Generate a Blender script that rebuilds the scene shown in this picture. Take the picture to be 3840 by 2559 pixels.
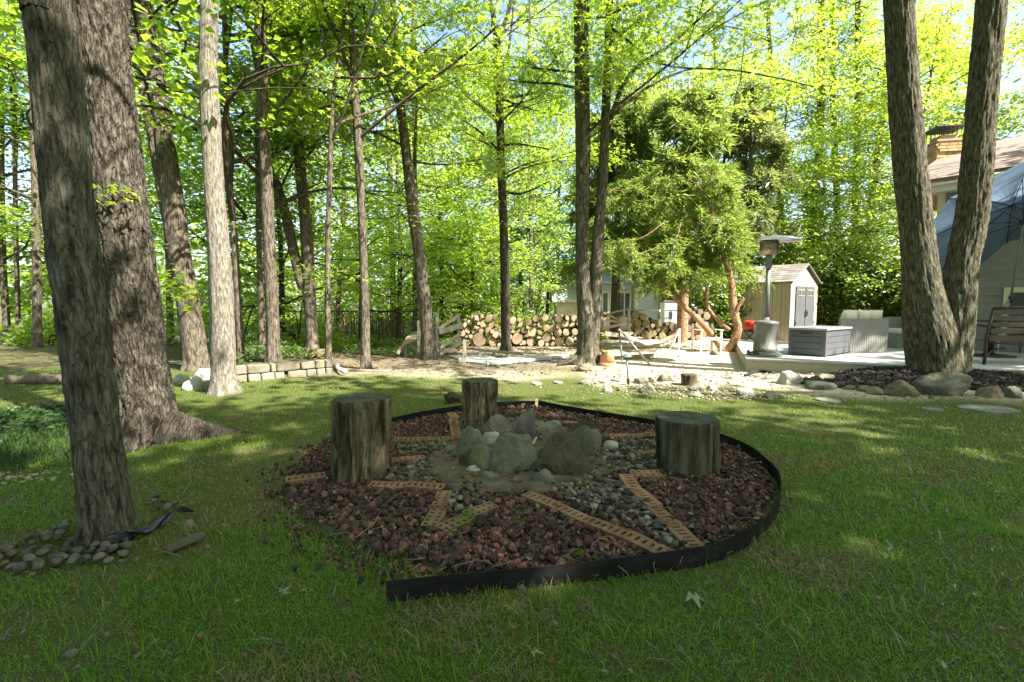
import bpy, math, random
import numpy as np
from mathutils import Vector, Matrix

# ------------------------------------------------------------------ scene, camera, sky, sun
for o in list(bpy.data.objects): bpy.data.objects.remove(o)
SC = bpy.context.scene
COL = SC.collection
W, H, F = 3840.0, 2559.0, 1790.0          # photograph size and focal length in its pixels
EYE, HORIZON = 1.2, 1145.0
PITCH = math.atan((H / 2 - HORIZON) / F)
cam = bpy.data.cameras.new('camera'); cam.sensor_width = 36.0; cam.lens = 36.0 * F / W
cam.clip_start = 0.05; cam.clip_end = 2000
camo = bpy.data.objects.new('camera', cam); COL.objects.link(camo)
camo.location = (0, 0, EYE); camo.rotation_euler = (math.pi / 2 - PITCH, 0, 0)
SC.camera = camo

SUN_AZ, SUN_EL = math.atan2(0.83, -0.56), math.radians(47)   # azimuth measured from +Y towards +X
SUN = np.array([math.sin(SUN_AZ) * math.cos(SUN_EL), math.cos(SUN_AZ) * math.cos(SUN_EL), math.sin(SUN_EL)])
world = bpy.data.worlds.new('World'); SC.world = world; world.use_nodes = True
wn = world.node_tree.nodes; wl = world.node_tree.links
sky = wn.new('ShaderNodeTexSky'); sky.sky_type = 'NISHITA'; sky.sun_disc = False
sky.sun_elevation = SUN_EL; sky.sun_rotation = SUN_AZ; sky.air_density = 1.0; sky.dust_density = 2.0; sky.ozone_density = 1.0
bg = wn['Background']; bg.inputs['Strength'].default_value = 0.115
wl.new(sky.outputs['Color'], bg.inputs['Color'])
sl = bpy.data.lights.new('sun', 'SUN'); sl.energy = 5.0; sl.angle = math.radians(0.53); sl.color = (1.0, 0.95, 0.86)
so = bpy.data.objects.new('sun', sl); COL.objects.link(so)
so.rotation_euler = Vector(SUN).to_track_quat('Z', 'Y').to_euler(); so.location = (20, -14, 25)
SC.view_settings.view_transform = 'Standard'; SC.view_settings.look = 'None'
SC.view_settings.exposure = 2.0; SC.view_settings.gamma = 1.0; SC.view_settings.use_curve_mapping = False
try: SC.view_settings.use_white_balance = True; SC.view_settings.white_balance_temperature = 6800; SC.view_settings.white_balance_tint = 10
except Exception: pass
SC.render.engine = 'CYCLES'
cy = SC.cycles
cy.max_bounces = 7; cy.diffuse_bounces = 4; cy.glossy_bounces = 2; cy.transmission_bounces = 5; cy.transparent_max_bounces = 6
cy.sample_clamp_indirect = 6.0; cy.use_denoising = True
try: cy.denoiser = 'OPENIMAGEDENOISE'
except Exception: pass
cy.caustics_reflective = False; cy.caustics_refractive = False

# ------------------------------------------------------------------ pixels to places
CP, SP = math.cos(PITCH), math.sin(PITCH)
def ray(px, py):
    a, b = (px - W / 2) / F, (H / 2 - py) / F
    return np.array([a, CP + b * SP, -SP + b * CP])
def G(px, py, z=0.0):                       # where a pixel meets the level z
    r = ray(px, py); t = (z - EYE) / r[2]
    return np.array([r[0] * t, r[1] * t, z])
def D(px, py, Y):                           # where a pixel meets the upright plane at distance Y
    r = ray(px, py); t = Y / r[1]
    return np.array([r[0] * t, Y, EYE + r[2] * t])
def fwd(p): return p[1] * CP - (p[2] - EYE) * SP
def topx(P):                                # points to pixels, used to test outlines
    P = np.atleast_2d(P); f = P[:, 1] * CP - (P[:, 2] - EYE) * SP
    u = P[:, 1] * SP + (P[:, 2] - EYE) * CP
    return W / 2 + F * P[:, 0] / f, H / 2 - F * u / f
def inpoly(x, y, poly):
    c = np.zeros(len(x), bool); n = len(poly); j = n - 1
    for i in range(n):
        xi, yi = poly[i][0], poly[i][1]; xj, yj = poly[j][0], poly[j][1]
        k = ((yi > y) != (yj > y)) & (x < (xj - xi) * (y - yi) / (yj - yi + 1e-12) + xi)
        c ^= k; j = i
    return c

# ------------------------------------------------------------------ noise
def _h(i, j, k, s):
    n = (i * 374761393 + j * 668265263 + k * 2147483647 % 4294967291 + s * 974711) & 0xffffffff
    n = ((n ^ (n >> 13)) * 1274126177) & 0xffffffff
    n = ((n ^ (n >> 16)) * 2246822519) & 0xffffffff
    return ((n ^ (n >> 15)) & 0xffffff) / float(0xffffff)
def vnoise(P, s=0):
    P = np.asarray(P, float); I = np.floor(P).astype(np.int64); f = P - I; f = f * f * (3 - 2 * f)
    r = 0
    for a in (0, 1):
        for b in (0, 1):
            for c in (0, 1):
                w = (f[:, 0] if a else 1 - f[:, 0]) * (f[:, 1] if b else 1 - f[:, 1]) * (f[:, 2] if c else 1 - f[:, 2])
                r = r + w * _h(I[:, 0] + a, I[:, 1] + b, I[:, 2] + c, s)
    return r
def fbm(P, o=4, s=0):
    P = np.asarray(P, float); r = 0; a = .5; t = 0
    for i in range(o):
        r = r + a * vnoise(P * 2 ** i, s + i); t += a; a *= .5
    return r / t
def n2(x, y, sc=1.0, s=0, o=3): return fbm(np.stack([x * sc, y * sc, np.full_like(x, 3.7)], 1), o, s)

# ------------------------------------------------------------------ meshes
def finish(me, mat, smooth):
    if mat is not None:
        for m in (mat if isinstance(mat, (list, tuple)) else [mat]): me.materials.append(m)
    me.polygons.foreach_set('use_smooth', np.full(len(me.polygons), bool(smooth)))
    me.update(); me.validate(verbose=False)
    return me
def mesh(name, V, Fs, mat=None, smooth=False, uv=None, mi=None):
    me = bpy.data.meshes.new(name)
    V = np.asarray(V, float)
    if isinstance(Fs, np.ndarray):
        k = Fs.shape[1]; m = len(Fs)
        me.vertices.add(len(V)); me.vertices.foreach_set('co', V.astype(np.float32).ravel())
        me.loops.add(m * k); me.loops.foreach_set('vertex_index', Fs.astype(np.int32).ravel())
        me.polygons.add(m); me.polygons.foreach_set('loop_start', np.arange(0, m * k, k, dtype=np.int32))
        try: me.polygons.foreach_set('loop_total', np.full(m, k, np.int32))
        except Exception: pass
        me.update(calc_edges=True)
    else:
        me.from_pydata([tuple(v) for v in V], [], [tuple(int(i) for i in f) for f in Fs])
    if uv is not None:
        l = me.uv_layers.new(name='UVMap'); idx = np.zeros(len(me.loops), np.int32); me.loops.foreach_get('vertex_index', idx)
        l.data.foreach_set('uv', uv[idx].astype(np.float32).ravel())
    if mi is not None: me.polygons.foreach_set('material_index', np.asarray(mi, np.int32))
    return finish(me, mat, smooth)
def obj(name, me, parent=None, loc=None, rot=None, scale=None):
    o = bpy.data.objects.new(name, me); COL.objects.link(o)
    if parent is not None: o.parent = parent
    if loc is not None: o.location = tuple(float(v) for v in loc)
    if rot is not None: o.rotation_euler = tuple(float(v) for v in rot) if hasattr(rot, '__len__') else (0, 0, float(rot))
    if scale is not None: o.scale = tuple(float(v) for v in scale) if hasattr(scale, '__len__') else (scale,) * 3
    return o
def tag(o, label=None, cat=None, group=None, kind=None):
    if label: o['label'] = label
    if cat: o['category'] = cat
    if group: o['group'] = group
    if kind: o['kind'] = kind
    return o
def root(name, label, cat, loc=(0, 0, 0), rz=0, group=None):
    return tag(obj(name, None, None, loc, rz), label, cat, group)
def structure(name, me): return tag(obj(name, me), kind='structure')

def bx(cx, cy_, cz, sx, sy, sz):
    V = [(cx + a * sx / 2, cy_ + b * sy / 2, cz + c * sz / 2) for a in (-1, 1) for b in (-1, 1) for c in (-1, 1)]
    return np.array(V), [(0, 1, 3, 2), (4, 6, 7, 5), (0, 4, 5, 1), (2, 3, 7, 6), (0, 2, 6, 4), (1, 5, 7, 3)]
def join(*ps):
    V, Fs, n = [], [], 0
    for v, f in ps:
        V.append(np.asarray(v)); Fs += [tuple(int(i) + n for i in q) for q in f]; n += len(v)
    return np.concatenate(V), Fs
def frame(d):
    d = np.asarray(d, float); d = d / (np.linalg.norm(d) + 1e-12)
    a = np.array([0, 0, 1.]) if abs(d[2]) < .9 else np.array([1., 0, 0])
    u = np.cross(a, d); u /= np.linalg.norm(u); return d, u, np.cross(d, u)
def tube(P, R, n=8, cap=True):
    P = np.asarray(P, float); R = np.broadcast_to(np.asarray(R, float), (len(P),))
    T = np.gradient(P, axis=0); V = []; _, u, v = frame(T[0])
    for i in range(len(P)):
        t = T[i] / (np.linalg.norm(T[i]) + 1e-12); u = u - t * u.dot(t); u /= np.linalg.norm(u) + 1e-12; v = np.cross(t, u)
        a = np.arange(n) * 2 * math.pi / n
        V.append(P[i] + R[i] * (np.cos(a)[:, None] * u + np.sin(a)[:, None] * v))
    V = np.concatenate(V); Fs = []
    for i in range(len(P) - 1):
        for j in range(n):
            k = (j + 1) % n; Fs.append((i * n + j, i * n + k, i * n + n + k, i * n + n + j))
    if cap: Fs.append(tuple(range(n - 1, -1, -1))); Fs.append(tuple((len(P) - 1) * n + j for j in range(n)))
    return V, Fs
def bar(p0, p1, w, h=None, up=(0, 0, 1)):   # rectangular bar between two points
    h = w if h is None else h
    p0, p1 = np.asarray(p0, float), np.asarray(p1, float); d = p1 - p0; d = d / np.linalg.norm(d)
    up = np.asarray(up, float)
    if abs(d.dot(up)) > .95: up = np.array([0, 1., 0])
    u = np.cross(d, up); u /= np.linalg.norm(u); v = np.cross(u, d); V = []
    for p in (p0, p1):
        for a, b in ((-1, -1), (1, -1), (1, 1), (-1, 1)): V.append(p + u * a * w / 2 + v * b * h / 2)
    return np.array(V), [(3, 2, 1, 0), (4, 5, 6, 7), (0, 1, 5, 4), (1, 2, 6, 5), (2, 3, 7, 6), (3, 0, 4, 7)]
def lathe(prof, n=24, cap=True):
    V = []; Fs = []; a = np.arange(n) * 2 * math.pi / n
    for r, z in prof: V.append(np.stack([r * np.cos(a), r * np.sin(a), np.full(n, z)], 1))
    for i in range(len(prof) - 1):
        for j in range(n):
            k = (j + 1) % n; Fs.append((i * n + j, i * n + k, i * n + n + k, i * n + n + j))
    if cap: Fs.append(tuple(range(n - 1, -1, -1))); Fs.append(tuple((len(prof) - 1) * n + j for j in range(n)))
    return np.concatenate(V), Fs
def bev(o, w=.006, s=2):
    m = o.modifiers.new('edge', 'BEVEL'); m.width = w; m.segments = s; m.limit_method = 'ANGLE'; m.angle_limit = .6
    return o
def part(name, vf, mat, parent, smooth=False, bevel=0, loc=None, rot=None):
    o = obj(name, mesh(name, vf[0], vf[1], mat, smooth), parent, loc, rot)
    if bevel: bev(o, bevel)
    return o

def ico(sub):
    t = (1 + 5 ** .5) / 2
    V = [(-1, t, 0), (1, t, 0), (-1, -t, 0), (1, -t, 0), (0, -1, t), (0, 1, t), (0, -1, -t), (0, 1, -t), (t, 0, -1), (t, 0, 1), (-t, 0, -1), (-t, 0, 1)]
    Fs = [(0, 11, 5), (0, 5, 1), (0, 1, 7), (0, 7, 10), (0, 10, 11), (1, 5, 9), (5, 11, 4), (11, 10, 2), (10, 7, 6), (7, 1, 8), (3, 9, 4), (3, 4, 2), (3, 2, 6), (3, 6, 8), (3, 8, 9), (4, 9, 5), (2, 4, 11), (6, 2, 10), (8, 6, 7), (9, 8, 1)]
    V = [np.array(v) / np.linalg.norm(v) for v in V]
    for _ in range(sub):
        mid = {}; N = []
        def m(a, b):
            k = (min(a, b), max(a, b))
            if k not in mid: p = V[a] + V[b]; V.append(p / np.linalg.norm(p)); mid[k] = len(V) - 1
            return mid[k]
        for a, b, c in Fs:
            x, y, z = m(a, b), m(b, c), m(c, a); N += [(a, x, z), (b, y, x), (c, z, y), (x, y, z)]
        Fs = N
    return np.array(V), np.array(Fs)
ICO = {s: ico(s) for s in range(5)}
def rock(seed, sub=3, cuts=9, soft=.5, rough=.05, sharp=14.0):
    """a stone: a ball cut by planes, the cuts worn round, the faces uneven"""
    r = np.random.default_rng(seed); V, Fs = ICO[sub]
    k_ = np.arange(cuts) + .5; ph = np.arccos(1 - 2 * k_ / cuts); az = k_ * 2.39996 + r.random() * 6
    N = np.stack([np.sin(ph) * np.cos(az), np.sin(ph) * np.sin(az), np.cos(ph)], 1) + r.normal(0, .28, (cuts, 3)); N /= np.linalg.norm(N, axis=1)[:, None]; d = r.uniform(.55, .85, cuts)
    q = np.maximum(V @ N.T / d, 1e-3)
    rad = (np.sum(q ** sharp, 1) + 1.0) ** (-1 / sharp)
    rad = rad * (1 - soft) + soft * np.minimum(1, rad * 1.08)
    n = fbm(V * 2.2 + seed * 7.1, 4, seed) - .5; n3 = fbm(V * 7 + seed * 3.3, 3, seed + 5) - .5
    n4 = np.abs(fbm(V * 4.5 + seed * 1.7, 3, seed + 11) - .5); P = V * (rad * (1 + n * rough * 4 + n3 * rough * 2.4 - rough * 1.6 * np.clip(1 - n4 / .06, 0, 1)))[:, None]
    lo, hi = P.min(0), P.max(0); P = (P - (lo + hi) / 2) / (hi - lo)           # unit box
    return P, Fs

# ------------------------------------------------------------------ materials
def nodes(name):
    m = bpy.data.materials.new(name); m.use_nodes = True
    return m, m.node_tree.nodes, m.node_tree.links
def ramp(nt, cols):
    r = nt.new('ShaderNodeValToRGB'); e = r.color_ramp.elements
    while len(e) < len(cols): e.new(.5)
    for x, (p, c) in zip(e, cols): x.position = p; x.color = (*c, 1)
    return r
def M(name, cols, scale=6, stretch=(1, 1, 1), rough=.85, bump=0, bscale=None, bstretch=None, coord='Object', detail=6, island=0, orand=0,
      spec=.3, metal=0, moss=None, moss_amt=.5, distort=0.0, spots=None):
    m, nt, ln = nodes(name); b = nt['Principled BSDF']
    tc = nt.new('ShaderNodeTexCoord'); mp = nt.new('ShaderNodeMapping'); mp.inputs['Scale'].default_value = stretch
    src = tc.outputs[coord]
    if coord == 'World':
        pass
    oi = nt.new('ShaderNodeObjectInfo')
    add = nt.new('ShaderNodeVectorMath'); add.operation = 'MULTIPLY_ADD'
    cmb = nt.new('ShaderNodeCombineXYZ')
    for i in range(3): ln.new(oi.outputs['Random'], cmb.inputs[i])
    add.inputs[1].default_value = (9.0, 7.0, 5.0); ln.new(cmb.outputs[0], add.inputs[0]); ln.new(src, add.inputs[2])
    ln.new(add.outputs[0], mp.inputs['Vector'])
    no = nt.new('ShaderNodeTexNoise'); no.inputs['Scale'].default_value = scale; no.inputs['Detail'].default_value = detail
    no.inputs['Roughness'].default_value = .62; no.inputs['Distortion'].default_value = distort
    ln.new(mp.outputs[0], no.inputs['Vector'])
    r = ramp(nt, cols); ln.new(no.outputs['Fac'], r.inputs[0]); col = r.outputs[0]
    if island or orand:
        hv = nt.new('ShaderNodeHueSaturation'); ma = nt.new('ShaderNodeMapRange')
        k = island or orand; ma.inputs['To Min'].default_value = 1 - k; ma.inputs['To Max'].default_value = 1 + k
        if island:
            gi = nt.new('ShaderNodeNewGeometry'); ln.new(gi.outputs['Random Per Island'], ma.inputs['Value'])
        else: ln.new(oi.outputs['Random'], ma.inputs['Value'])
        ln.new(ma.outputs[0], hv.inputs['Value']); ln.new(col, hv.inputs['Color']); col = hv.outputs[0]
    if spots:                                   # patches with a shape of their own: lichen, stains
        sc, thr, c = spots
        n5 = nt.new('ShaderNodeTexNoise'); n5.inputs['Scale'].default_value = sc; n5.inputs['Detail'].default_value = 5; n5.inputs['Roughness'].default_value = .7
        ln.new(add.outputs[0], n5.inputs['Vector'])
        mr = nt.new('ShaderNodeMapRange'); mr.inputs['From Min'].default_value = thr; mr.inputs['From Max'].default_value = thr + .07
        ln.new(n5.outputs['Fac'], mr.inputs['Value'])
        mx = nt.new('ShaderNodeMix'); mx.data_type = 'RGBA'; ln.new(mr.outputs[0], mx.inputs['Factor']); ln.new(col, mx.inputs['A']); mx.inputs['B'].default_value = (*c, 1); col = mx.outputs['Result']
    if moss:
        n3 = nt.new('ShaderNodeTexNoise'); n3.inputs['Scale'].default_value = scale * .6; n3.inputs['Detail'].default_value = 5
        ln.new(add.outputs[0], n3.inputs['Vector'])
        mr = nt.new('ShaderNodeMapRange'); mr.inputs['From Min'].default_value = 1 - moss_amt; mr.inputs['From Max'].default_value = 1 - moss_amt + .14
        ln.new(n3.outputs['Fac'], mr.inputs['Value'])
        mx = nt.new('ShaderNodeMix'); mx.data_type = 'RGBA'; ln.new(mr.outputs[0], mx.inputs['Factor']); ln.new(col, mx.inputs['A']); mx.inputs['B'].default_value = (*moss, 1); col = mx.outputs['Result']
    ln.new(col, b.inputs['Base Color'])
    b.inputs['Roughness'].default_value = rough; b.inputs['Specular IOR Level'].default_value = spec; b.inputs['Metallic'].default_value = metal
    if bump:
        nb = nt.new('ShaderNodeTexNoise'); nb.inputs['Scale'].default_value = bscale or scale * 2; nb.inputs['Detail'].default_value = 8; nb.inputs['Roughness'].default_value = .7
        mb = nt.new('ShaderNodeMapping'); mb.inputs['Scale'].default_value = bstretch or stretch; ln.new(add.outputs[0], mb.inputs['Vector']); ln.new(mb.outputs[0], nb.inputs['Vector'])
        bp = nt.new('ShaderNodeBump'); bp.inputs['Strength'].default_value = 1; bp.inputs['Distance'].default_value = bump
        ln.new(nb.outputs['Fac'], bp.inputs['Height']); ln.new(bp.outputs[0], b.inputs['Normal'])
    return m
def leafmat(name, a, b_, t, trans=.5, gloss=.25, clump=1.2):
    """leaf: a and b_ the range of the upper side, t the colour of light let through"""
    m, nt, ln = nodes(name); nt.remove(nt['Principled BSDF']); out = nt['Material Output']
    gi = nt.new('ShaderNodeNewGeometry'); r = ramp(nt, [(0, a), (1, b_)])
    tc = nt.new('ShaderNodeTexCoord'); no = nt.new('ShaderNodeTexNoise'); no.inputs['Scale'].default_value = clump; no.inputs['Detail'].default_value = 2
    ln.new(tc.outputs['Object'], no.inputs['Vector'])
    mi = nt.new('ShaderNodeMix'); mi.data_type = 'FLOAT'; mi.inputs['Factor'].default_value = .55
    ln.new(gi.outputs['Random Per Island'], mi.inputs['A']); ln.new(no.outputs['Fac'], mi.inputs['B']); ln.new(mi.outputs['Result'], r.inputs[0])
    rt = ramp(nt, [(0, tuple(x * .7 for x in t)), (1, tuple(min(1, x * 1.15) for x in t))]); ln.new(mi.outputs['Result'], rt.inputs[0])
    d = nt.new('ShaderNodeBsdfDiffuse'); ln.new(r.outputs[0], d.inputs['Color'])
    tr = nt.new('ShaderNodeBsdfTranslucent'); ln.new(rt.outputs[0], tr.inputs['Color'])
    mx = nt.new('ShaderNodeMixShader'); mx.inputs[0].default_value = trans; ln.new(d.outputs[0], mx.inputs[1]); ln.new(tr.outputs[0], mx.inputs[2])
    g = nt.new('ShaderNodeBsdfGlossy'); g.inputs['Roughness'].default_value = .45; g.inputs['Color'].default_value = (.9, .95, 1, 1)
    fr = nt.new('ShaderNodeFresnel'); fr.inputs['IOR'].default_value = 1.35
    mu = nt.new('ShaderNodeMath'); mu.operation = 'MULTIPLY'; mu.inputs[1].default_value = gloss; ln.new(fr.outputs[0], mu.inputs[0])
    m2 = nt.new('ShaderNodeMixShader'); ln.new(mu.outputs[0], m2.inputs[0]); ln.new(mx.outputs[0], m2.inputs[1]); ln.new(g.outputs[0], m2.inputs[2])
    ln.new(m2.outputs[0], out.inputs['Surface'])
    return m

MAT = {}
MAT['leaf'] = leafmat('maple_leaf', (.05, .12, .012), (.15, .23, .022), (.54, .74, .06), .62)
MAT['leaf_bright'] = leafmat('maple_leaf_sunlit_yellow', (.07, .15, .014), (.18, .25, .026), (.50, .66, .06), .6)  # lighter yellower leaf: sunlight put into far crowns' colour; also truly yellow leaves
MAT['leaf_dark'] = leafmat('maple_leaf_shaded', (.045, .11, .014), (.13, .21, .022), (.42, .62, .045), .6)  # darker copy of the maple leaf; shade of the wood put into its colour
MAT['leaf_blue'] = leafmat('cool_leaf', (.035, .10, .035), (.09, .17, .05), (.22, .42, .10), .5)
MAT['rhodo'] = leafmat('glossy_leaf', (.035, .085, .015), (.15, .22, .03), (.32, .46, .05), .45, .1)
MAT['yew'] = leafmat('conifer_needle', (.06, .115, .022), (.21, .27, .07), (.40, .52, .10), .52, .12)
MAT['spruce'] = leafmat('grey_needle', (.09, .13, .05), (.26, .29, .13), (.40, .46, .15), .48, .15)
MAT['ivy'] = leafmat('ground_ivy', (.035, .095, .015), (.12, .20, .03), (.25, .42, .05), .45, .2)
MAT['grass'] = leafmat('grass_blade', (.05, .125, .012), (.135, .225, .028), (.32, .54, .05), .45, .08, 1.3)
MAT['straw'] = leafmat('dry_grass', (.14, .11, .048), (.33, .27, .13), (.30, .25, .10), .3, .1, 2.5)
MAT['litter'] = leafmat('dead_leaf', (.10, .06, .035), (.24, .165, .095), (.18, .11, .05), .2, .1)
MAT['pale_leaf'] = leafmat('pale_fallen_leaf', (.17, .19, .13), (.27, .28, .19), (.3, .35, .2), .2, .1)
def barkmat(name, a, b_, c, lichen=None, sc=9, thr=.62, cell=(.045, .15), dep=.012, edge=.22):
    """bark: plates parted by furrows in relief, colour in upright streaks, lichen spots"""
    m = M(name, [(.34, tuple(x * .6 for x in a)), (.48, b_), (.64, tuple(x * 1.05 for x in c))], scale=sc * 6, stretch=(1, .16, 1), coord='UV', rough=.92, bump=.008, bscale=75, bstretch=(1, .35, 1), spec=.1, detail=7, spots=(4.2, thr, lichen) if lichen else None)  # dark upright streaks put crack shade into the colour, placed at random
    nt, ln = m.node_tree.nodes, m.node_tree.links; b = nt['Principled BSDF']; old = b.inputs['Normal'].links[0].from_node
    tc = nt.new('ShaderNodeTexCoord'); no = nt.new('ShaderNodeTexNoise'); no.inputs['Scale'].default_value = 9; no.inputs['Detail'].default_value = 4; ln.new(tc.outputs['UV'], no.inputs['Vector'])
    mx = nt.new('ShaderNodeVectorMath'); mx.operation = 'MULTIPLY_ADD'; mx.inputs[1].default_value = (.05, .05, .05); ln.new(no.outputs['Color'], mx.inputs[0]); ln.new(tc.outputs['UV'], mx.inputs[2])
    mp = nt.new('ShaderNodeMapping'); mp.inputs['Scale'].default_value = (1 / cell[0], 1 / cell[1], 1); ln.new(mx.outputs[0], mp.inputs['Vector'])
    vo = nt.new('ShaderNodeTexNoise'); vo.inputs['Scale'].default_value = 1; vo.inputs['Detail'].default_value = 5; vo.inputs['Roughness'].default_value = .58; vo.inputs['Distortion'].default_value = .15; ln.new(mp.outputs[0], vo.inputs['Vector'])
    mr = nt.new('ShaderNodeMapRange'); mr.interpolation_type = 'SMOOTHSTEP'; mr.inputs['From Min'].default_value = .46 - edge; mr.inputs['From Max'].default_value = .46 + edge; ln.new(vo.outputs['Fac'], mr.inputs['Value'])
    bp = nt.new('ShaderNodeBump'); bp.inputs['Distance'].default_value = dep; ln.new(mr.outputs[0], bp.inputs['Height']); ln.new(old.outputs[0], bp.inputs['Normal']); ln.new(bp.outputs[0], b.inputs['Normal'])
    return m
MAT['bark_grey'] = barkmat('smooth_grey_bark', (.05, .045, .034), (.088, .08, .062), (.13, .12, .095), (.13, .165, .125), 7, .60, (.018, .10), .012, .06)
MAT['bark_rough'] = barkmat('furrowed_bark', (.045, .039, .029), (.078, .068, .053), (.125, .11, .088), (.12, .125, .095), 10, .68, (.020, .09), .024, .07)
MAT['bark_pale'] = barkmat('pale_bark', (.13, .117, .095), (.195, .178, .148), (.28, .258, .22), None, 9, 0, (.016, .12), .008, .08)
MAT['bark_brown'] = barkmat('ridged_brown_bark', (.058, .052, .038), (.108, .099, .073), (.17, .157, .118), (.115, .13, .085), 9, .66, (.018, .2), .022, .07)
MAT['bark_mid'] = barkmat('woodland_bark', (.065, .055, .042), (.115, .098, .075), (.18, .155, .125), None, 8, 0, (.022, .2), .014, .08)
MAT['bark_dark'] = barkmat('dark_bark', (.035, .030, .024), (.06, .052, .04), (.09, .078, .062), None, 8, 0, (.022, .2), .012, .08)
MAT['bark_red'] = barkmat('reddish_bark', (.16, .085, .05), (.28, .16, .095), (.42, .29, .19), None, 8, 0, (.05, .35), .008, .08)

def pick_mat(name, cols, per_island, bump=.003, bscale=120, rough=.9, spec=.15):
    """each stone one of the given colours"""
    m, nt, ln = nodes(name); b = nt['Principled BSDF']
    if per_island: src = nt.new('ShaderNodeNewGeometry').outputs['Random Per Island']
    else: src = nt.new('ShaderNodeObjectInfo').outputs['Random']
    r = ramp(nt, [(i / len(cols), c) for i, c in enumerate(cols)]); r.color_ramp.interpolation = 'CONSTANT'; ln.new(src, r.inputs[0])
    tc = nt.new('ShaderNodeTexCoord'); no = nt.new('ShaderNodeTexNoise'); no.inputs['Scale'].default_value = bscale * .5; no.inputs['Detail'].default_value = 4; ln.new(tc.outputs['Object'], no.inputs['Vector'])
    hv = nt.new('ShaderNodeHueSaturation'); mr = nt.new('ShaderNodeMapRange'); mr.inputs['From Min'].default_value = .3; mr.inputs['From Max'].default_value = .7; mr.inputs['To Min'].default_value = .65; mr.inputs['To Max'].default_value = 1.35
    ln.new(no.outputs['Fac'], mr.inputs['Value']); ln.new(mr.outputs[0], hv.inputs['Value']); ln.new(r.outputs[0], hv.inputs['Color']); ln.new(hv.outputs[0], b.inputs['Base Color'])
    b.inputs['Roughness'].default_value = rough; b.inputs['Specular IOR Level'].default_value = spec
    bp = nt.new('ShaderNodeBump'); bp.inputs['Distance'].default_value = bump; ln.new(no.outputs['Fac'], bp.inputs['Height']); ln.new(bp.outputs[0], b.inputs['Normal'])
    return m
# ------------------------------------------------------------------ where the sun comes through the canopy
LIT = []
def lit_ground(px0, py0, px1, py1, r=.45, z=0.0, pad=1.0):
    a, b = G((px0 + px1) / 2, py0, z), G((px0 + px1) / 2, py1, z)
    y0, y1 = min(a[1], b[1]), max(a[1], b[1])
    for y in np.arange(y0, y1 + .01, r * 1.1 if pad > .5 else r * 2.4):
        py = HORIZON + F * (EYE - z) / y / 1.0
        x0, x1 = (px0 - W / 2) / F * y, (px1 - W / 2) / F * y
        for x in np.arange(x0, x1 + .01, r * 1.1 if pad > .5 else r * 2.6): LIT.append((x, y, z, r, pad))
def lit_at(px, py, Y, r): p = D(px, py, Y); LIT.append((p[0], p[1], p[2], r, .8))
lit_ground(2350, 1262, 2800, 1400, .55); lit_ground(2420, 1410, 2830, 1500, .4)
lit_ground(2850, 1305, 3330, 1325, .6, .2); lit_ground(1780, 1285, 2330, 1315, .5); lit_ground(2100, 1320, 2330, 1335, .3)
for a in ((1030, 1450, 1190, 1490, .3), (1270, 1440, 1400, 1462, .22), (1740, 1462, 1880, 1476, .2), (2140, 1482, 2330, 1500, .25), (740, 1490, 900, 1520, .18),
          (3130, 1530, 3400, 1580, .22), (3450, 1540, 3560, 1560, .15), (1540, 1395, 1700, 1410, .3), (2000, 1410, 2300, 1420, .25), (30, 1320, 140, 1360, .4), (160, 1340, 200, 1380, .4), (880, 1455, 960, 1500, .25),
          (1000, 1520, 1080, 1532, .12), (1230, 1630, 1260, 1640, .08), (640, 1384, 790, 1460, .3), (930, 1385, 1020, 1430, .25), (1880, 1440, 1990, 1446, .12), (2560, 1560, 2640, 1572, .1)):
    lit_ground(*a[:4], a[4], 0.0, .45)
for px, py, r in ((1150, 2110, 0), (1330, 2160, 0), (540, 1655, 0), (1030, 1655, 0), (820, 1620, 0), (2680, 2110, 0), (3150, 1640, 0), (3520, 1725, 0), (3680, 1715, 0), (3350, 1850, 0), (450, 1780, 0), (3000, 1590, 0), (3250, 1600, 0), (2850, 1575, 0), (1750, 2330, 0), (2950, 2250, 0), (1255, 2130, -.34), (3600, 1720, -.3), (1905, 1965, -.36), (720, 2010, -.34), (2730, 2120, -.36), (600, 1690, -.3), (840, 1660, -.3), (2300, 2300, -.36), (3300, 2250, -.36)):
    p = G(px, py); LIT.append((p[0], p[1], 0, .16, .32))
for px, py, Y, r in ((815, 800, 6.5, .4), (820, 950, 6.5, .45), (825, 1080, 6.5, .4), (830, 1180, 6.5, .25), (800, 560, 6.5, .2), (780, 60, 6.5, .2),
                     (740, 1330, 8.95, .5), (720, 1200, 8.95, .4), (700, 1100, 8.95, .25), (540, 480, 8.95, .25), (520, 260, 8.95, .2), (600, 1000, 8.95, .2),
                     (500, 690, 4.2, .13), (520, 790, 4.2, .13), (545, 1230, 4.2, .14), (590, 1330, 4.2, .12), (560, 1520, 4.0, .14), (520, 870, 4.2, .1), (470, 1580, 4.0, .12),
                     (1000, 60, 8.2, .2), (1005, 1000, 8.2, .2), (1015, 1200, 8.2, .25), (1350, 500, 8.95, .2), (1360, 620, 8.95, .2), (1235, 480, 8.4, .2), (1170, 1250, 10.5, .3),
                     (1920, 1260, 13.8, .6), (2000, 1230, 13.8, .6), (2090, 1250, 13.8, .6), (2140, 1210, 13.8, .5),
                     (3000, 1100, 16, .8), (3020, 1180, 16.5, .5), (2850, 1040, 17, .6), (3690, 500, 8, .3), (3670, 700, 8, .3), (3640, 850, 8, .3), (3620, 950, 8, .25),
                     (3230, 1210, 10.4, .5), (3180, 1250, 10.2, .4), (3330, 1250, 10.8, .5), (2895, 900, 9.1, .3), (2890, 1230, 9, .25), (150, 60, 2.5, .12), (200, 110, 2.5, .1)):
    lit_at(px, py, Y, r)
N_YARD = len(LIT)
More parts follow.
